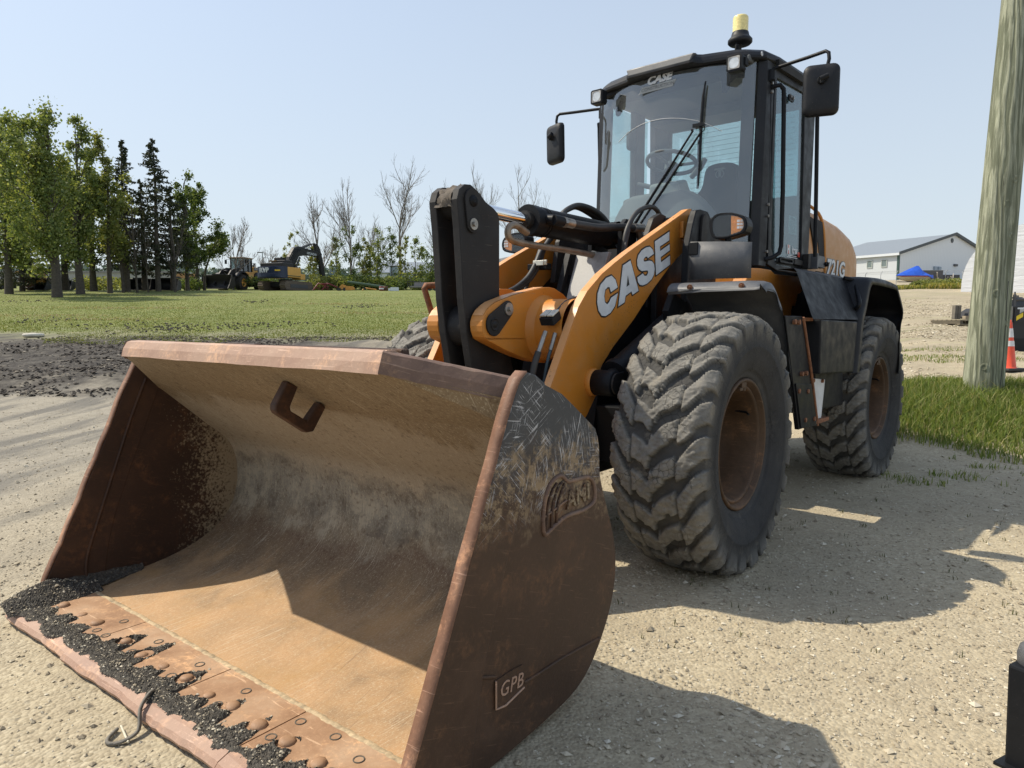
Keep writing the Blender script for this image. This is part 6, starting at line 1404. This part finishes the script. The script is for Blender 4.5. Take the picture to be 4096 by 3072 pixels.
MB().box((.05,0,.17),(.75,.6,.34)).build('side_board', WHT, r); MB().box((-.42,-.1,.12),(.22,.5,.24)).build('lid', WHT, r)
b = on_ground(1690, 68); r = thing('trailer', 'grey flatbed trailer with crates behind the lawn, left of the black plates', 'trailer', b, .05)
MB().box((.3,0,.38),(2.9,1.6,.14)).box((-.2,.2,.62),(1.2,1.0,.40)).build('deck', plain('weathered_grey', (.20,.19,.19), .8), r)
m = MB()
for k in range(7): m.box((-1.45+.20*k,.3,.62),(.02,.9,.6))
m.box((-.85,.3,.92),(1.25,.9,.03)).build('cage', DG, r); 
for x in (.7,1.2): MB().cyl((x,-.85,.22),(x,-.65,.22), .22, n=16).build('wheel', TY, r)
b = on_ground(1795, 60); r = thing('track_carrier', 'small brown tracked carrier half hidden by the black lift plates', 'machine', b, -.1)
MB().xz(smooth2([(-.65,.3),(-.55,.55),(0,.6),(.9,.55),(1.2,.3),(.9,.05),(-.4,.03),(-.65,.3)], 3)[:-1], -.3, .3).build('track', TRK, r); MB().box((.3,.3,.75),(1.5,.9,.3)).build('body', DG, r)
b = on_ground(1052, 110); r = thing('street_lamp', 'slim street lamp standing behind the gap left of the excavator', 'street lamp', b)
MB().tube([(0,0,-.5),(-.05,0,4.6)], [.10,.07], 6).build('pole', plain('lamp_grey', (.20,.22,.24), .6), r); MB().box((-.4,0,4.62),(.8,.3,.12)).build('lamp_head', DG, r)
# buildings behind the thicket
def shed(name, label, corner, u, v, eave, rise, wallm, roofm, cat='building', over=.4):
    """corner on the ground; u along the gable wall, v along the side wall (world vectors)"""
    r = thing(name, label, cat, corner); U = Vector((*u,0)); V = Vector((*v,0)); up = Vector((0,0,1)); z0 = -1.5*up
    m = MB(); g = [z0, U+z0, U+eave*up, U*.5+(eave+rise)*up, eave*up]
    m.add([tuple(p) for p in g]+[tuple(p+V) for p in g], [(0,1,2,3,4),(5,6,7,8,9),(0,1,6,5),(1,2,7,6),(4,0,5,9)]); w = m.build('wall', wallm, r)
    du = U.normalized(); dv = V.normalized(); rd = MB()
    sl = (U*.5+rise*up).normalized(); sr = (-U*.5+rise*up).normalized()
    for a, b_, s in ((eave*up-sl*over, U*.5+(eave+rise)*up, 1), (U+eave*up-sr*over, U*.5+(eave+rise)*up, -1)):
        p = [a-dv*over, b_-dv*over, b_+V+dv*over, a+V+dv*over]; o = .14*up
        rd.hexa([tuple(q+.02*up) for q in p]+[tuple(q+o) for q in p])
    rd.build('roof', roofm, r); return r
ROOF = plain('grey_metal_roof', (.20,.225,.25), .5, var=.08)
def ribbed():
    t = NT('ribbed_white_siding'); v = t.coord(); x, y, z = t.sep(v)
    s = t.math('ADD', t.math('MULTIPLY', x, .85), t.math('MULTIPLY', y, .53)); w = t.n('ShaderNodeMath', operation='FRACT'); t.l(t.math('MULTIPLY', s, 2.2), w.inputs[0])
    c = t.mix(t.ramp(w.outputs[0], [(.0, .0), (.08, 1), (.92, 1), (1, 0)]), (.55,.58,.60), (.70,.73,.75))
    return t.out(c, .6)
SID = ribbed()
C = Vector((60.6, 112, 0)); C.z = gz(C.x, C.y)-.2
uu = (.85*32.5, .53*32.5); vv = (-.53*15, .85*15)
bl = shed('shop_building', 'large white metal building with a low grey gable roof at the right', C, uu, vv, 10.75+1.38-C.z, 4.0, SID, ROOF)
eh = 10.75+1.38-C.z
U = Vector((.85,.53,0)); Vv = Vector((-.53,.85,0)); N1 = Vector((.53,-.85,0)); N2 = Vector((-.85,-.53,0)); UP = Vector((0,0,1))
fr_m = plain('dark_green_trim', (.03,.07,.06), .5)
MB().hexa([tuple(Vector((0,0,-1))+N1*.1+N2*.1+q) for q in (Vector((0,0,0)),U*.3,U*.3+Vv*.3,Vv*.3)]+[tuple(Vector((0,0,eh))+N1*.1+N2*.1+q) for q in (Vector((0,0,0)),U*.3,U*.3+Vv*.3,Vv*.3)]).build('corner_trim', fr_m, bl)
dark_t = plain('dark_fascia', (.07,.08,.085), .6)
for s in (0, 1):
    a = (eh+.05)*UP-N2*0-U*.5 if s == 0 else Vector((*uu,0))+(eh+.05)*UP+U*.5; b2 = Vector((*uu,0))*.5+(eh+4.15)*UP
    p = [a+N1*.45, b2+N1*.45, b2+N1*.30, a+N1*.30]; MB().hexa([tuple(q-UP*.22) for q in p]+[tuple(q+UP*.22) for q in p]).build('fascia', dark_t, bl)
MB().hexa([tuple(q) for q in [N2*.45-Vv*.3+UP*(eh-.25), N2*.30-Vv*.3+UP*(eh-.25), N2*.30+Vv*15+UP*(eh-.25), N2*.45+Vv*15+UP*(eh-.25)]]+[tuple(q) for q in [N2*.45-Vv*.3+UP*(eh+.12), N2*.30-Vv*.3+UP*(eh+.12), N2*.30+Vv*15+UP*(eh+.12), N2*.45+Vv*15+UP*(eh+.12)]]).build('gutter', WHT, bl)
wm = plain('window_dark', (.16,.20,.20), .2)
for k in (2.3, 4.7, 8.0):
    c = Vv*k+N2*.04+UP*(eh-1.35); f = frame(c, Vv, UP)
    w = MB().prism([(-.48,-.60),(.48,-.60),(.48,.60),(-.48,.60)], -.06, .06, lambda p, t: f @ Vector((p[0], p[1], t)), [[(-.38,-.50),(-.38,.50),(.38,.50),(.38,-.50)]]).build('window', plain('window_frame', (.45,.48,.45), .6), bl)
    MB().prism([(-.38,-.50),(.38,-.50),(.38,.50),(-.38,.50)], -.02, .02, lambda p, t: f @ Vector((p[0], p[1], t))).build('pane', wm, w)
for s_, z_, w_, h_ in ((10.6,-1.9,.75,.75),(11.9,-1.9,.75,.75),(17.0,-1.05,1.0,.35)):
    f = frame(U*s_+N1*.12+UP*(eh+z_), U, UP); MB().prism([(-w_/2,-h_/2),(w_/2,-h_/2),(w_/2,h_/2),(-w_/2,h_/2)], -.1, .15, lambda p, t: f @ Vector((p[0], p[1], t))).build('wall_vent' if w_ < 1 else 'wall_lamp', DG if w_ >= 1 else plain('vent_grey', (.30,.36,.42), .6), bl)
f = frame(U*15.6+N1*.05+UP*(eh+3.0), U, UP); MB().prism([(.38*cos(a), .38*sin(a)) for a in np.linspace(0,6.0,14)], -.03, .06, lambda p, t: f @ Vector((p[0], p[1], t))).build('round_vent', dark_t, bl)
# fabric dome shelter
b = on_ground(3845, 45); r = thing('fabric_shelter', 'white fabric dome shelter behind the wooden pole', 'shelter', (b.x, b.y, b.z-.15), -.62)
prof_d = [(10.2*.5-5.1*cos(t)*1.0, 4.45*sin(t)**.72 if sin(t) > 0 else 0) for t in np.linspace(0,pi,33)]
fab = NT('white_fabric'); fv = fab.coord(); fab.out(fab.ramp(fab.noise(fv, .8, 4), [(.3, (.80,.81,.82)), (.7, (.86,.86,.87))]), .5, 0, fab.bump(fab.noise(fab.coord(scale=(.6,.6,3.5), rot=(.2,.3,0)), 1.6, 4, .6), .35, .12))
MB().xz(prof_d+[(10.2,-.5),(0,-.5)], 0, .2).build('end_wall', fab.m, r)
m = MB(); m.grid([[(x*1.003, y, z*1.004) for x, z in prof_d] for y in np.linspace(.1,16,17)]); m.build('cover', fab.m, r)
m = MB()
for x in (.75, 1.5): m.tube([(x,-.01,-.1),(x,-.015,4.45*max(0,1-((5.1-x)/5.1)**2)**.36-.05)], .02, 5)
m.build('seam', fab.m, r)
# boat under a tarp on its trailer
b = on_ground(3655, 56, .22); r = thing('boat', 'red and cream boat under a bright blue tarp', 'boat', b, .12); r.scale = (.50,.50,.62)
hull = MB(); st_ = [(-2.85,.95,.02),(-2.2,.60,.35),(-1.0,.42,.80),(.5,.36,1.0),(2.2,.36,1.0)]
red = plain('red_hull', (.30,.04,.035), .4); cream = plain('cream_hull', (.60,.52,.38), .4)
rows = [[(x, -w, 1.18), (x, -w*1.0, .98+.12*(k == 0))] for k, (x, lo, w) in enumerate(st_)]
hull.grid(rows); hull.grid([[(x, w, 1.18), (x, w, .98+.12*(k == 0))] for k, (x, lo, w) in enumerate(st_)]); hull.box((2.2,0,1.05),(.06,2.0,.3)); hull.build('hull_side', red, r)
h2 = MB(); h2.grid([[(x, -w, .985+.12*(k == 0)), (x, -w*.6, (lo+.98)/2-.05), (x, 0, lo), (x, w*.6, (lo+.98)/2-.05), (x, w, .985+.12*(k == 0))] for k, (x, lo, w) in enumerate(st_)]); h2.build('hull_bottom', cream, r)
tp = MB(); stt = [(-3.0,.05,1.22),(-2.2,.45,1.55),(-1.0,.88,1.98),(.35,1.05,2.42),(.75,1.06,2.40),(1.5,1.08,1.75),(2.35,1.08,1.30),(2.5,1.05,.85)]
tp.grid([[(x, -w*1.02, 1.12-(.30 if x > 1.8 else 0)), (x, -w, 1.20), (x, -w*.5, (h+1.2)/2+.12*(h-1.2)), (x, 0, h), (x, w*.5, (h+1.2)/2+.12*(h-1.2)), (x, w, 1.20), (x, w*1.02, 1.12)] for x, w, h in stt], False)
tag(tp.build('tarp', plain('blue_tarp', (.02,.10,.55), .55, var=.15, scale=2), None, loc=b, rot=(0,0,.12)), 'bright blue tarp draped over the boat', 'tarp').scale = (.50,.50,.62)
r2 = thing('boat_trailer', 'low boat trailer with small wheels under the boat', 'trailer', b, .12); r2.scale = (.5,.5,.62)
MB().box((-.3,0,.38),(5.0,.12,.10)).box((.9,0,.38),(.10,1.9,.10)).build('frame', DG, r2)
for s in (-1,1): MB().cyl((1.1,.85*s,.30),(1.1,1.05*s,.30), .30, n=18).cyl((1.1,1.051*s,.30),(1.1,1.06*s,.30), .14, n=12).build('wheel', TY, r2)
# chain link fence in front of the building
pa, pb = on_ground(3400, 66), on_ground(3990, 60); r = thing('chain_link_fence', 'thin grey chain link fence with barbed wire in front of the white building', 'fence', (0,0,0))
fm = plain('galvanised', (.36,.38,.39), .5, .4)
for k in range(10):
    p = pa.lerp(pb, k/9); p.z = gz(p.x, p.y); MB().tube([p-UP*.2, p+UP*1.25, p+Vector((.10,-.08,1.45))], .03, 6).build('post', fm, r)
wr = MB()
for h in (.12,.65,1.22,1.34,1.42): wr.tube([pa.lerp(pb, t)*1+Vector((0,0,0)) if False else Vector((pa.lerp(pb,t).x, pa.lerp(pb,t).y, gz(pa.lerp(pb,t).x, pa.lerp(pb,t).y)+h)) for t in np.linspace(0,1,8)], .014, 4)
wr.build('wire', fm, r)
# scrap beside the boat
b = on_ground(3770, 62); r = thing('scrap_pile', 'pile of grey and brown scrap steel behind the fence, right of the boat', 'scrap', b); rg = random.Random(4)
m = MB(); m2 = MB()
for k in range(10):
    x = rg.uniform(-1.6,3.0); m.tube([(x, rg.uniform(-.6,.6), .1), (x+rg.uniform(-.7,.7), rg.uniform(-.6,.6), rg.uniform(.7,1.5))], .05, 5)
m.build('bars', plain('pale_scrap', (.36,.33,.29), .7), r)
m2.box((-1.0,.2,.8),(1.9,.6,1.2)).box((.9,.6,.6),(1.6,.5,.9)).box((2.6,.3,.7),(.8,.6,1.1)).build('dark_bins', DG, r)
# weeds in front of the fence
wm_ = island_mat('yellow_weeds', [(0,(.10,.13,.03)),(.5,(.20,.22,.05)),(.8,(.42,.36,.06)),(1,(.45,.38,.22))], .8, .3)
n = 9000; uu_ = NR.uniform(3560, 3860, n); dd = NR.uniform(52, 55.5, n); xx = (uu_-2048)/FPX*dd
blades('weeds', xx, dd, NR.uniform(.08,.32,n)*(1+.6*(uu_ > 3690)), wm_, .5, .03)['kind'] = 'stuff'
for u, w, lab, sd in ((3715, 2.2,'green weedy bush just right of the boat',91),(3770,2.6,'green weedy bush left of the shelter',92),(3820,2.0,'green weedy bush touching the shelter',93)):
    bush(u, 54, w, .75, lab, sd, 2, 1400, .16, 'weedy bushes before the fence')
# wooden utility pole
pb_ = Vector((at(3928,1575,9.1).x, 9.1, .40)); tx = at(4072,0,9.1); 
def pole_mat():
    t = NT('green_treated_wood'); v = t.coord(scale=(1,1,.12)); n1 = t.noise(v, 9, 6, .6, 1.6); w = t.n('ShaderNodeTexWave', wave_type='BANDS', bands_direction='X'); w.inputs['Scale'].default_value = 5; w.inputs['Distortion'].default_value = 14; w.inputs['Detail'].default_value = 4; w.inputs['Detail Scale'].default_value = 1.2
    t.l(t.coord(scale=(1,1,.10)), w.inputs['Vector'])
    c = t.mix(t.ramp(w.outputs['Fac'], [(.25, 0), (.6, 1)]), (.17,.185,.125), (.36,.375,.275))
    c = t.mix(t.ramp(n1, [(.35, .55), (.6, 0)]), c, (.13,.138,.095))
    ln = t.noise(t.coord(scale=(34,34,1.6)), 1.0, 6, .7, .8); c = t.mix(t.ramp(ln, [(.38, .7), (.52, 0)]), c, (.115,.122,.082)); c = t.mix(t.ramp(ln, [(.56, 0), (.68, .6)]), c, (.46,.47,.37))
    cr = t.noise(t.coord(scale=(30,30,.6)), 1.0, 4, .6); c = t.mix(t.ramp(cr, [(.28, .9), (.34, 0)]), c, (.05,.048,.035))
    return t.out(c, .85, 0, t.bump(t.math('ADD', t.math('ADD', w.outputs['Fac'], n1), ln), .7, .014), .2)
pm = pole_mat()
d_ = (tx-at(3928,1575,9.1)); pr = thing('utility_pole', 'thick leaning green treated wooden utility pole at the right edge', 'utility pole', pb_)
m = MB(); rows = []
for k in range(60):
    z = -.3+9.0*k/59; rr = .228-.0085*z; row = []
    for i in range(40):
        a = 2*pi*i/40; e = 1+.012*sin(a*7+z*.6)+.010*sin(a*13-z*.8)+.02*vnoise(np.array([a*3.0]), np.array([z*.8]), 5)[0]
        row.append((d_.x/d_.z*z+rr*e*cos(a), d_.y/d_.z*z+rr*e*sin(a), z))
    rows.append(row+[row[0]])
m.grid(rows); po_ = m.build('shaft', pm, pr)
for z, a in ((1.35,-1.9),(2.05,-1.35),(.98,-1.15),(.42,-2.2),(2.45,-1.75),(2.75,-1.45)):
    rr = .228-.0085*z; c = Vector((d_.x/d_.z*z+rr*cos(a)*1.01, rr*sin(a)*1.01, z)); nn = Vector((cos(a), sin(a), 0))
    f = frame(c, nn.cross(UP)*-1, UP)
    rows = [[f @ Vector((rk*cos(q), rk*1.25*sin(q), hk)) for q in np.linspace(0,2*pi,17)] for rk, hk in ((.060,-.014),(.040,.001),(.024,.004),(.016,-.001),(.004,-.002))]
    MB().grid(rows).build('knot', pm, po_)
m = MB().tube([(d_.x/d_.z*z+(.2285-.0085*z)*cos(-1.28+.05*sin(z*3)), (.2285-.0085*z)*sin(-1.28+.05*sin(z*3)), z) for z in np.linspace(-.1,1.5,14)], .006, 5); m.build('drying_crack', DK, po_)
# traffic cone
b = Vector((at(4025,1482,11.2).x, 11.2, 0)); b.z = gz(b.x, b.y)+.01; r = thing('traffic_cone', 'tall orange traffic cone with two white bands beside the pole', 'traffic cone', b, .3)
oc = plain('cone_orange', (.85,.10,.045), .5, var=.1); wc = plain('cone_white', (.75,.72,.72), .5, var=.12, scale=14)
MB().box((0,0,.02),(.40,.40,.045)).build('base', DK, r, bevel=.012)
cr_ = lambda z: .135-.098*z/.76
MB().lathe([(.150,.04)]+[(cr_(z), z) for z in (.06,.30,.50,.70,.755)]+[(.030,.77),(.028,.80),(.0,.80)], 28, 'z').build('body', oc, r)
MB().lathe([(cr_(z)+.003, z) for z in (.385,.47)], 28, 'z').lathe([(cr_(z)+.003, z) for z in (.525,.665)], 28, 'z').build('white_band', wc, r)
# pallet with a black attachment, and the boxed posts on it
b = on_ground(3868, 20); b.z -= .0; r = thing('pallet', 'weathered wooden pallet on the gravel left of the pole', 'pallet', b, .15)
wd_ = plain('weathered_wood', (.24,.20,.14), .9, var=.4, scale=6)
for k in range(7): MB().box((0,-.5+.17*k,.125),(1.25,.12,.022)).build('board', wd_, r)
for x in (-.57,0,.57): MB().box((x,0,.065),(.09,1.1,.09)).build('bearer', plain('dark_wood', (.10,.085,.06), .9), r)
for y in (-.50,0,.5): MB().box((0,y,.011),(1.25,.12,.02)).build('board', wd_, r)
for k, x in enumerate((-.36,-.265)):
    tag(MB().box((0,0,.20),(.085,.12,.39)).build('timber_post', plain('grey_timber', (.15,.135,.11), .9, var=.35, scale=9), None, loc=b+Vector((x,-.1,.145)), rot=(0,.03,.15), bevel=.006), ('left' if k == 0 else 'right')+' one of two short dark timber posts standing on the pallet', 'post', 'timber posts on the pallet')
r = thing('hydraulic_breaker', 'low black machine attachment lying on the pallet left of the pole', 'attachment', b+Vector((.42,0,.14)), .15); r.scale = (.85,.8,.62)
MB().xz([(-.62,.10),(-.55,.35),(-.35,.50),(.9,.48),(.95,.05),(-.5,.03)], -.22, .22).build('housing', DK, r, bevel=.02)
MB().box((.1,-.23,.28),(1.1,.03,.10)).tube([(-.3,-.1,.5),(-.1,-.1,.58),(.3,-.1,.50),(.7,-.1,.56)], .02, 6).build('pipe', DG, r)
tag(MB().box((0,0,.05),(.9,.12,.10)).build('timber_block', wd_, None, loc=b+Vector((.12,-.40,.14)), rot=(0,0,.15)), 'pale timber block under the black attachment', 'timber')
# dark bucket and chevron plate at the right edge
def skid(u, d, label, rz):
    b = on_ground(u, d); r = thing('skid_bucket', label, 'bucket', b, rz); r.scale = (.58,.58,.58)
    p = [(-.55,.0),(-.62,.55),(-.5,1.0),(.45,1.05),(.30,.55),(.1,.04)]
    for s in (-1,1): MB().prism(p, .95*s-.02, .95*s+.02, lambda q, t: (t, q[0], q[1])).build('side_plate', plain('dark_green_steel', (.055,.075,.068), .5), r)
    MB().grid([[(x, y, z) for x in (-.95,.95)] for y, z in ((.1,.04),(-.55,.0),(-.62,.55),(-.5,1.0),(.45,1.05))]).build('shell', DK, r, solid=.03)
    MB().cyl((-.5,-.55,1.12),(.6,-.55,1.12), .05, n=10).cyl((.3,-.55,1.0),(.3,-.55,1.25), .06, n=10).build('pin_bar', DG, r)
skid(4018, 22, 'dark steel bucket standing behind the traffic cone', .25)
b = on_ground(4062, 13.8); r = thing('angle_broom', 'black and grey steel attachment with yellow chevrons at the right edge behind the cone', 'attachment', b, -.15); r.scale = (.52,.52,.62)
MB().hexa([(-.42,0,0),(-.02,0,0),(-.02,.5,0),(-.40,.5,0),(-.14,0,1.40),(-.02,0,1.40),(-.02,.5,1.40),(-.14,.5,1.40)]).build('leg_plate', plain('bare_grey_steel', (.22,.21,.19), .5, .3), r, bevel=.01)
MB().box((1.2,.3,.75),(2.4,.5,1.3)).build('housing', DK, r, bevel=.02)
MB().box((1.0,.04,.20),(2.0,.02,.40)).build('mouth', M['void'], r)
pl_ = MB().box((.75,.03,1.15),(1.4,.03,.50)).build('chevron_plate', DK, r)
for k in range(4):
    for j in range(2):
        x = .12+.30*k+.10*j; MB().hexa([(x,.008,.96+.22*j),(x+.22,.008,1.08+.22*j),(x+.22,.012,1.08+.22*j),(x,.012,.96+.22*j),(x,.008,1.10+.22*j),(x+.22,.008,1.22+.22*j),(x+.22,.012,1.22+.22*j),(x,.012,1.10+.22*j)]).build('chevron', plain('grey_chevron', (.42,.43,.42), .5) if k or j else plain('yellow_chevron', (.75,.55,.03), .5), pl_)
MB().box((.25,.01,1.345),(.22,.006,.05)).build('label', WHT, pl_)
for x in (-.10,.06): MB().cyl((x,.1,1.35),(x,.1,1.78), .055, n=10).cyl((x,.1,1.78),(x,.1,1.86), .03, n=8).build('hydraulic_post', DG, r)
MB().cyl((.1,.1,1.62),(1.6,.1,1.62), .05, n=10).build('crossbar', DG, r)
# black jack leg with a grey collar at the lower right edge of the photo
bj = Vector((at(4075,3040,2.05).x+.045, 2.08, 0)); r = thing('jack_leg', 'black square steel jack leg with a grey pipe collar at the lower right corner', 'jack leg', bj, .5)
MB().box((0,0,.17),(.085,.085,.335), Matrix.Rotation(-.05,3,'Y')).build('square_tube', M['black'], r, bevel=.008)
MB().lathe([(.036,0),(.05,.012),(.052,.05),(.046,.075),(.034,.085),(.030,.085)], 22, 'z', (.02,-.005,.315)).build('collar', M['greyplastic'], r)
MB().cyl((.02,-.005,.39),(.04,-.005,.62), .028, n=16).build('inner_tube', M['dark'], r)
MB().box((0,0,.006),(.12,.12,.012)).build('foot', M['black'], r)
# distant sheds and clutter behind the thicket and the trees
b = on_ground(1480, 125); shed('warehouse', 'long low warehouse with a grey roof behind the thicket', (b.x-2, 125, b.z-1), (1,12), (26,1.0), 2.6, 2.2, WHT, ROOF)
b = on_ground(20, 100); r = thing('boundary_wall', 'low grey beige wall running behind the tree row on the left', 'wall', (b.x-5, 100, b.z-.3))
MB().box((14,0,.9),(32,.4,1.9)).build('wall_panel', plain('grey_beige_wall', (.36,.34,.32), .8, var=.15), r); MB().box((14,-.05,1.95),(32,.6,.25)).build('coping', plain('wall_coping', (.25,.23,.22), .8), r)
def far_machine(u, d, col, label, seed):
    rg = random.Random(seed); b = on_ground(u, d); r = thing('parked_machine', label, 'machine', b, rg.uniform(-.5,.5), 'machines parked far behind the excavator')
    m = plain('far_paint_%d' % seed, col, .6)
    MB().box((0,0,1.0),(2.6,1.5,.9)).build('body', m, r); MB().box((-.4,0,1.95),(1.1,1.2,1.1)).build('cab', GLD, r); MB().box((-.4,0,2.55),(1.2,1.3,.10)).build('roof', DK, r)
    wheel_set(r, ((.9,.8),(.9,-.8),(-.9,.8),(-.9,-.8)), .5, .35, m)
for u, col, lab, sd in ((985,(.20,.22,.16),'greyish green machine far behind the gap between loader and excavator',1),(1010,(.40,.20,.10),'rusty machine far behind, left of the street lamp',2),(1350,(.10,.16,.20),'blue grey machine far behind the thicket',3),(1590,(.14,.18,.18),'dark glassed machine behind the dead trunk in the thicket',4),(745,(.42,.22,.08),'tan machine far behind the bucket of the yellow loader',5)):
    far_machine(u, 100, col, lab, sd)
# pale flat stone and soil lumps on the lawn
b = on_ground(118, 21.5); tag(MB().lathe([(0,.0),(.26,.0),(.30,.05),(.26,.10),(.0,.12)], 9, 'z').build('flat_stone', plain('pale_stone', (.52,.49,.42), .9), None, loc=b+Vector((0,0,.03))), 'pale flat stone lying on the dark mulch at the left', 'stone')
def lumps(u, d, n, label, w):
    b = on_ground(u, d); x = b.x+NR.normal(0,w,n); y = b.y+NR.normal(0,.9,n); s = NR.uniform(.02,.06,n)
    o = stones('soil_lumps', np.stack([x, y, gh(x, y)+s*.4], -1), s, plain('soil_lump', (.05,.043,.036), .95, var=.4), .7); o['kind'] = 'stuff'
for u, d, n, w in ((1440,38,60,.55),(1030,42,40,.5),(90,42,60,1.2),(170,28,50,.6),(1130,27,70,1.2),(560,26,80,1.5),(800,25,90,1.0),(640,24.5,60,.8)): lumps(u, d, n, '', w)
# straw patches on the lawn
def dry(u, d, n, w): 
    b = on_ground(u, d); x = b.x+NR.normal(0,w,n); y = b.y+NR.normal(0,.4,n); blades('dry_grass', x, y, NR.uniform(.03,.08,n), dry_m, .9, .02)['kind'] = 'stuff'
dry_m = island_mat('dry_grass', [(0,(.32,.27,.14)),(1,(.52,.46,.30))], .9, .2)
for u, d, n, w in ((520,36,500,2.2),(1560,33,500,2.4),(1320,40,400,2.0),(700,50,500,2.5),(180,31,300,1.5),(420,29,300,1.5)): dry(u, d, n, w)
# bucket brackets peeking over the lip
for y0, y1 in ((-.70,-.40),(-.26,.60)):
    MB().hexa([(2.02,y0,1.05),(2.02,y1,1.05),(1.98,y1,1.05),(1.98,y0,1.05),(2.02,y0+.03,1.277),(2.02,y1-.03,1.277),(1.98,y1-.03,1.277),(1.98,y0+.03,1.277)]).build('hinge_bracket', M['rust_inleft'], bucket, bevel=.006)
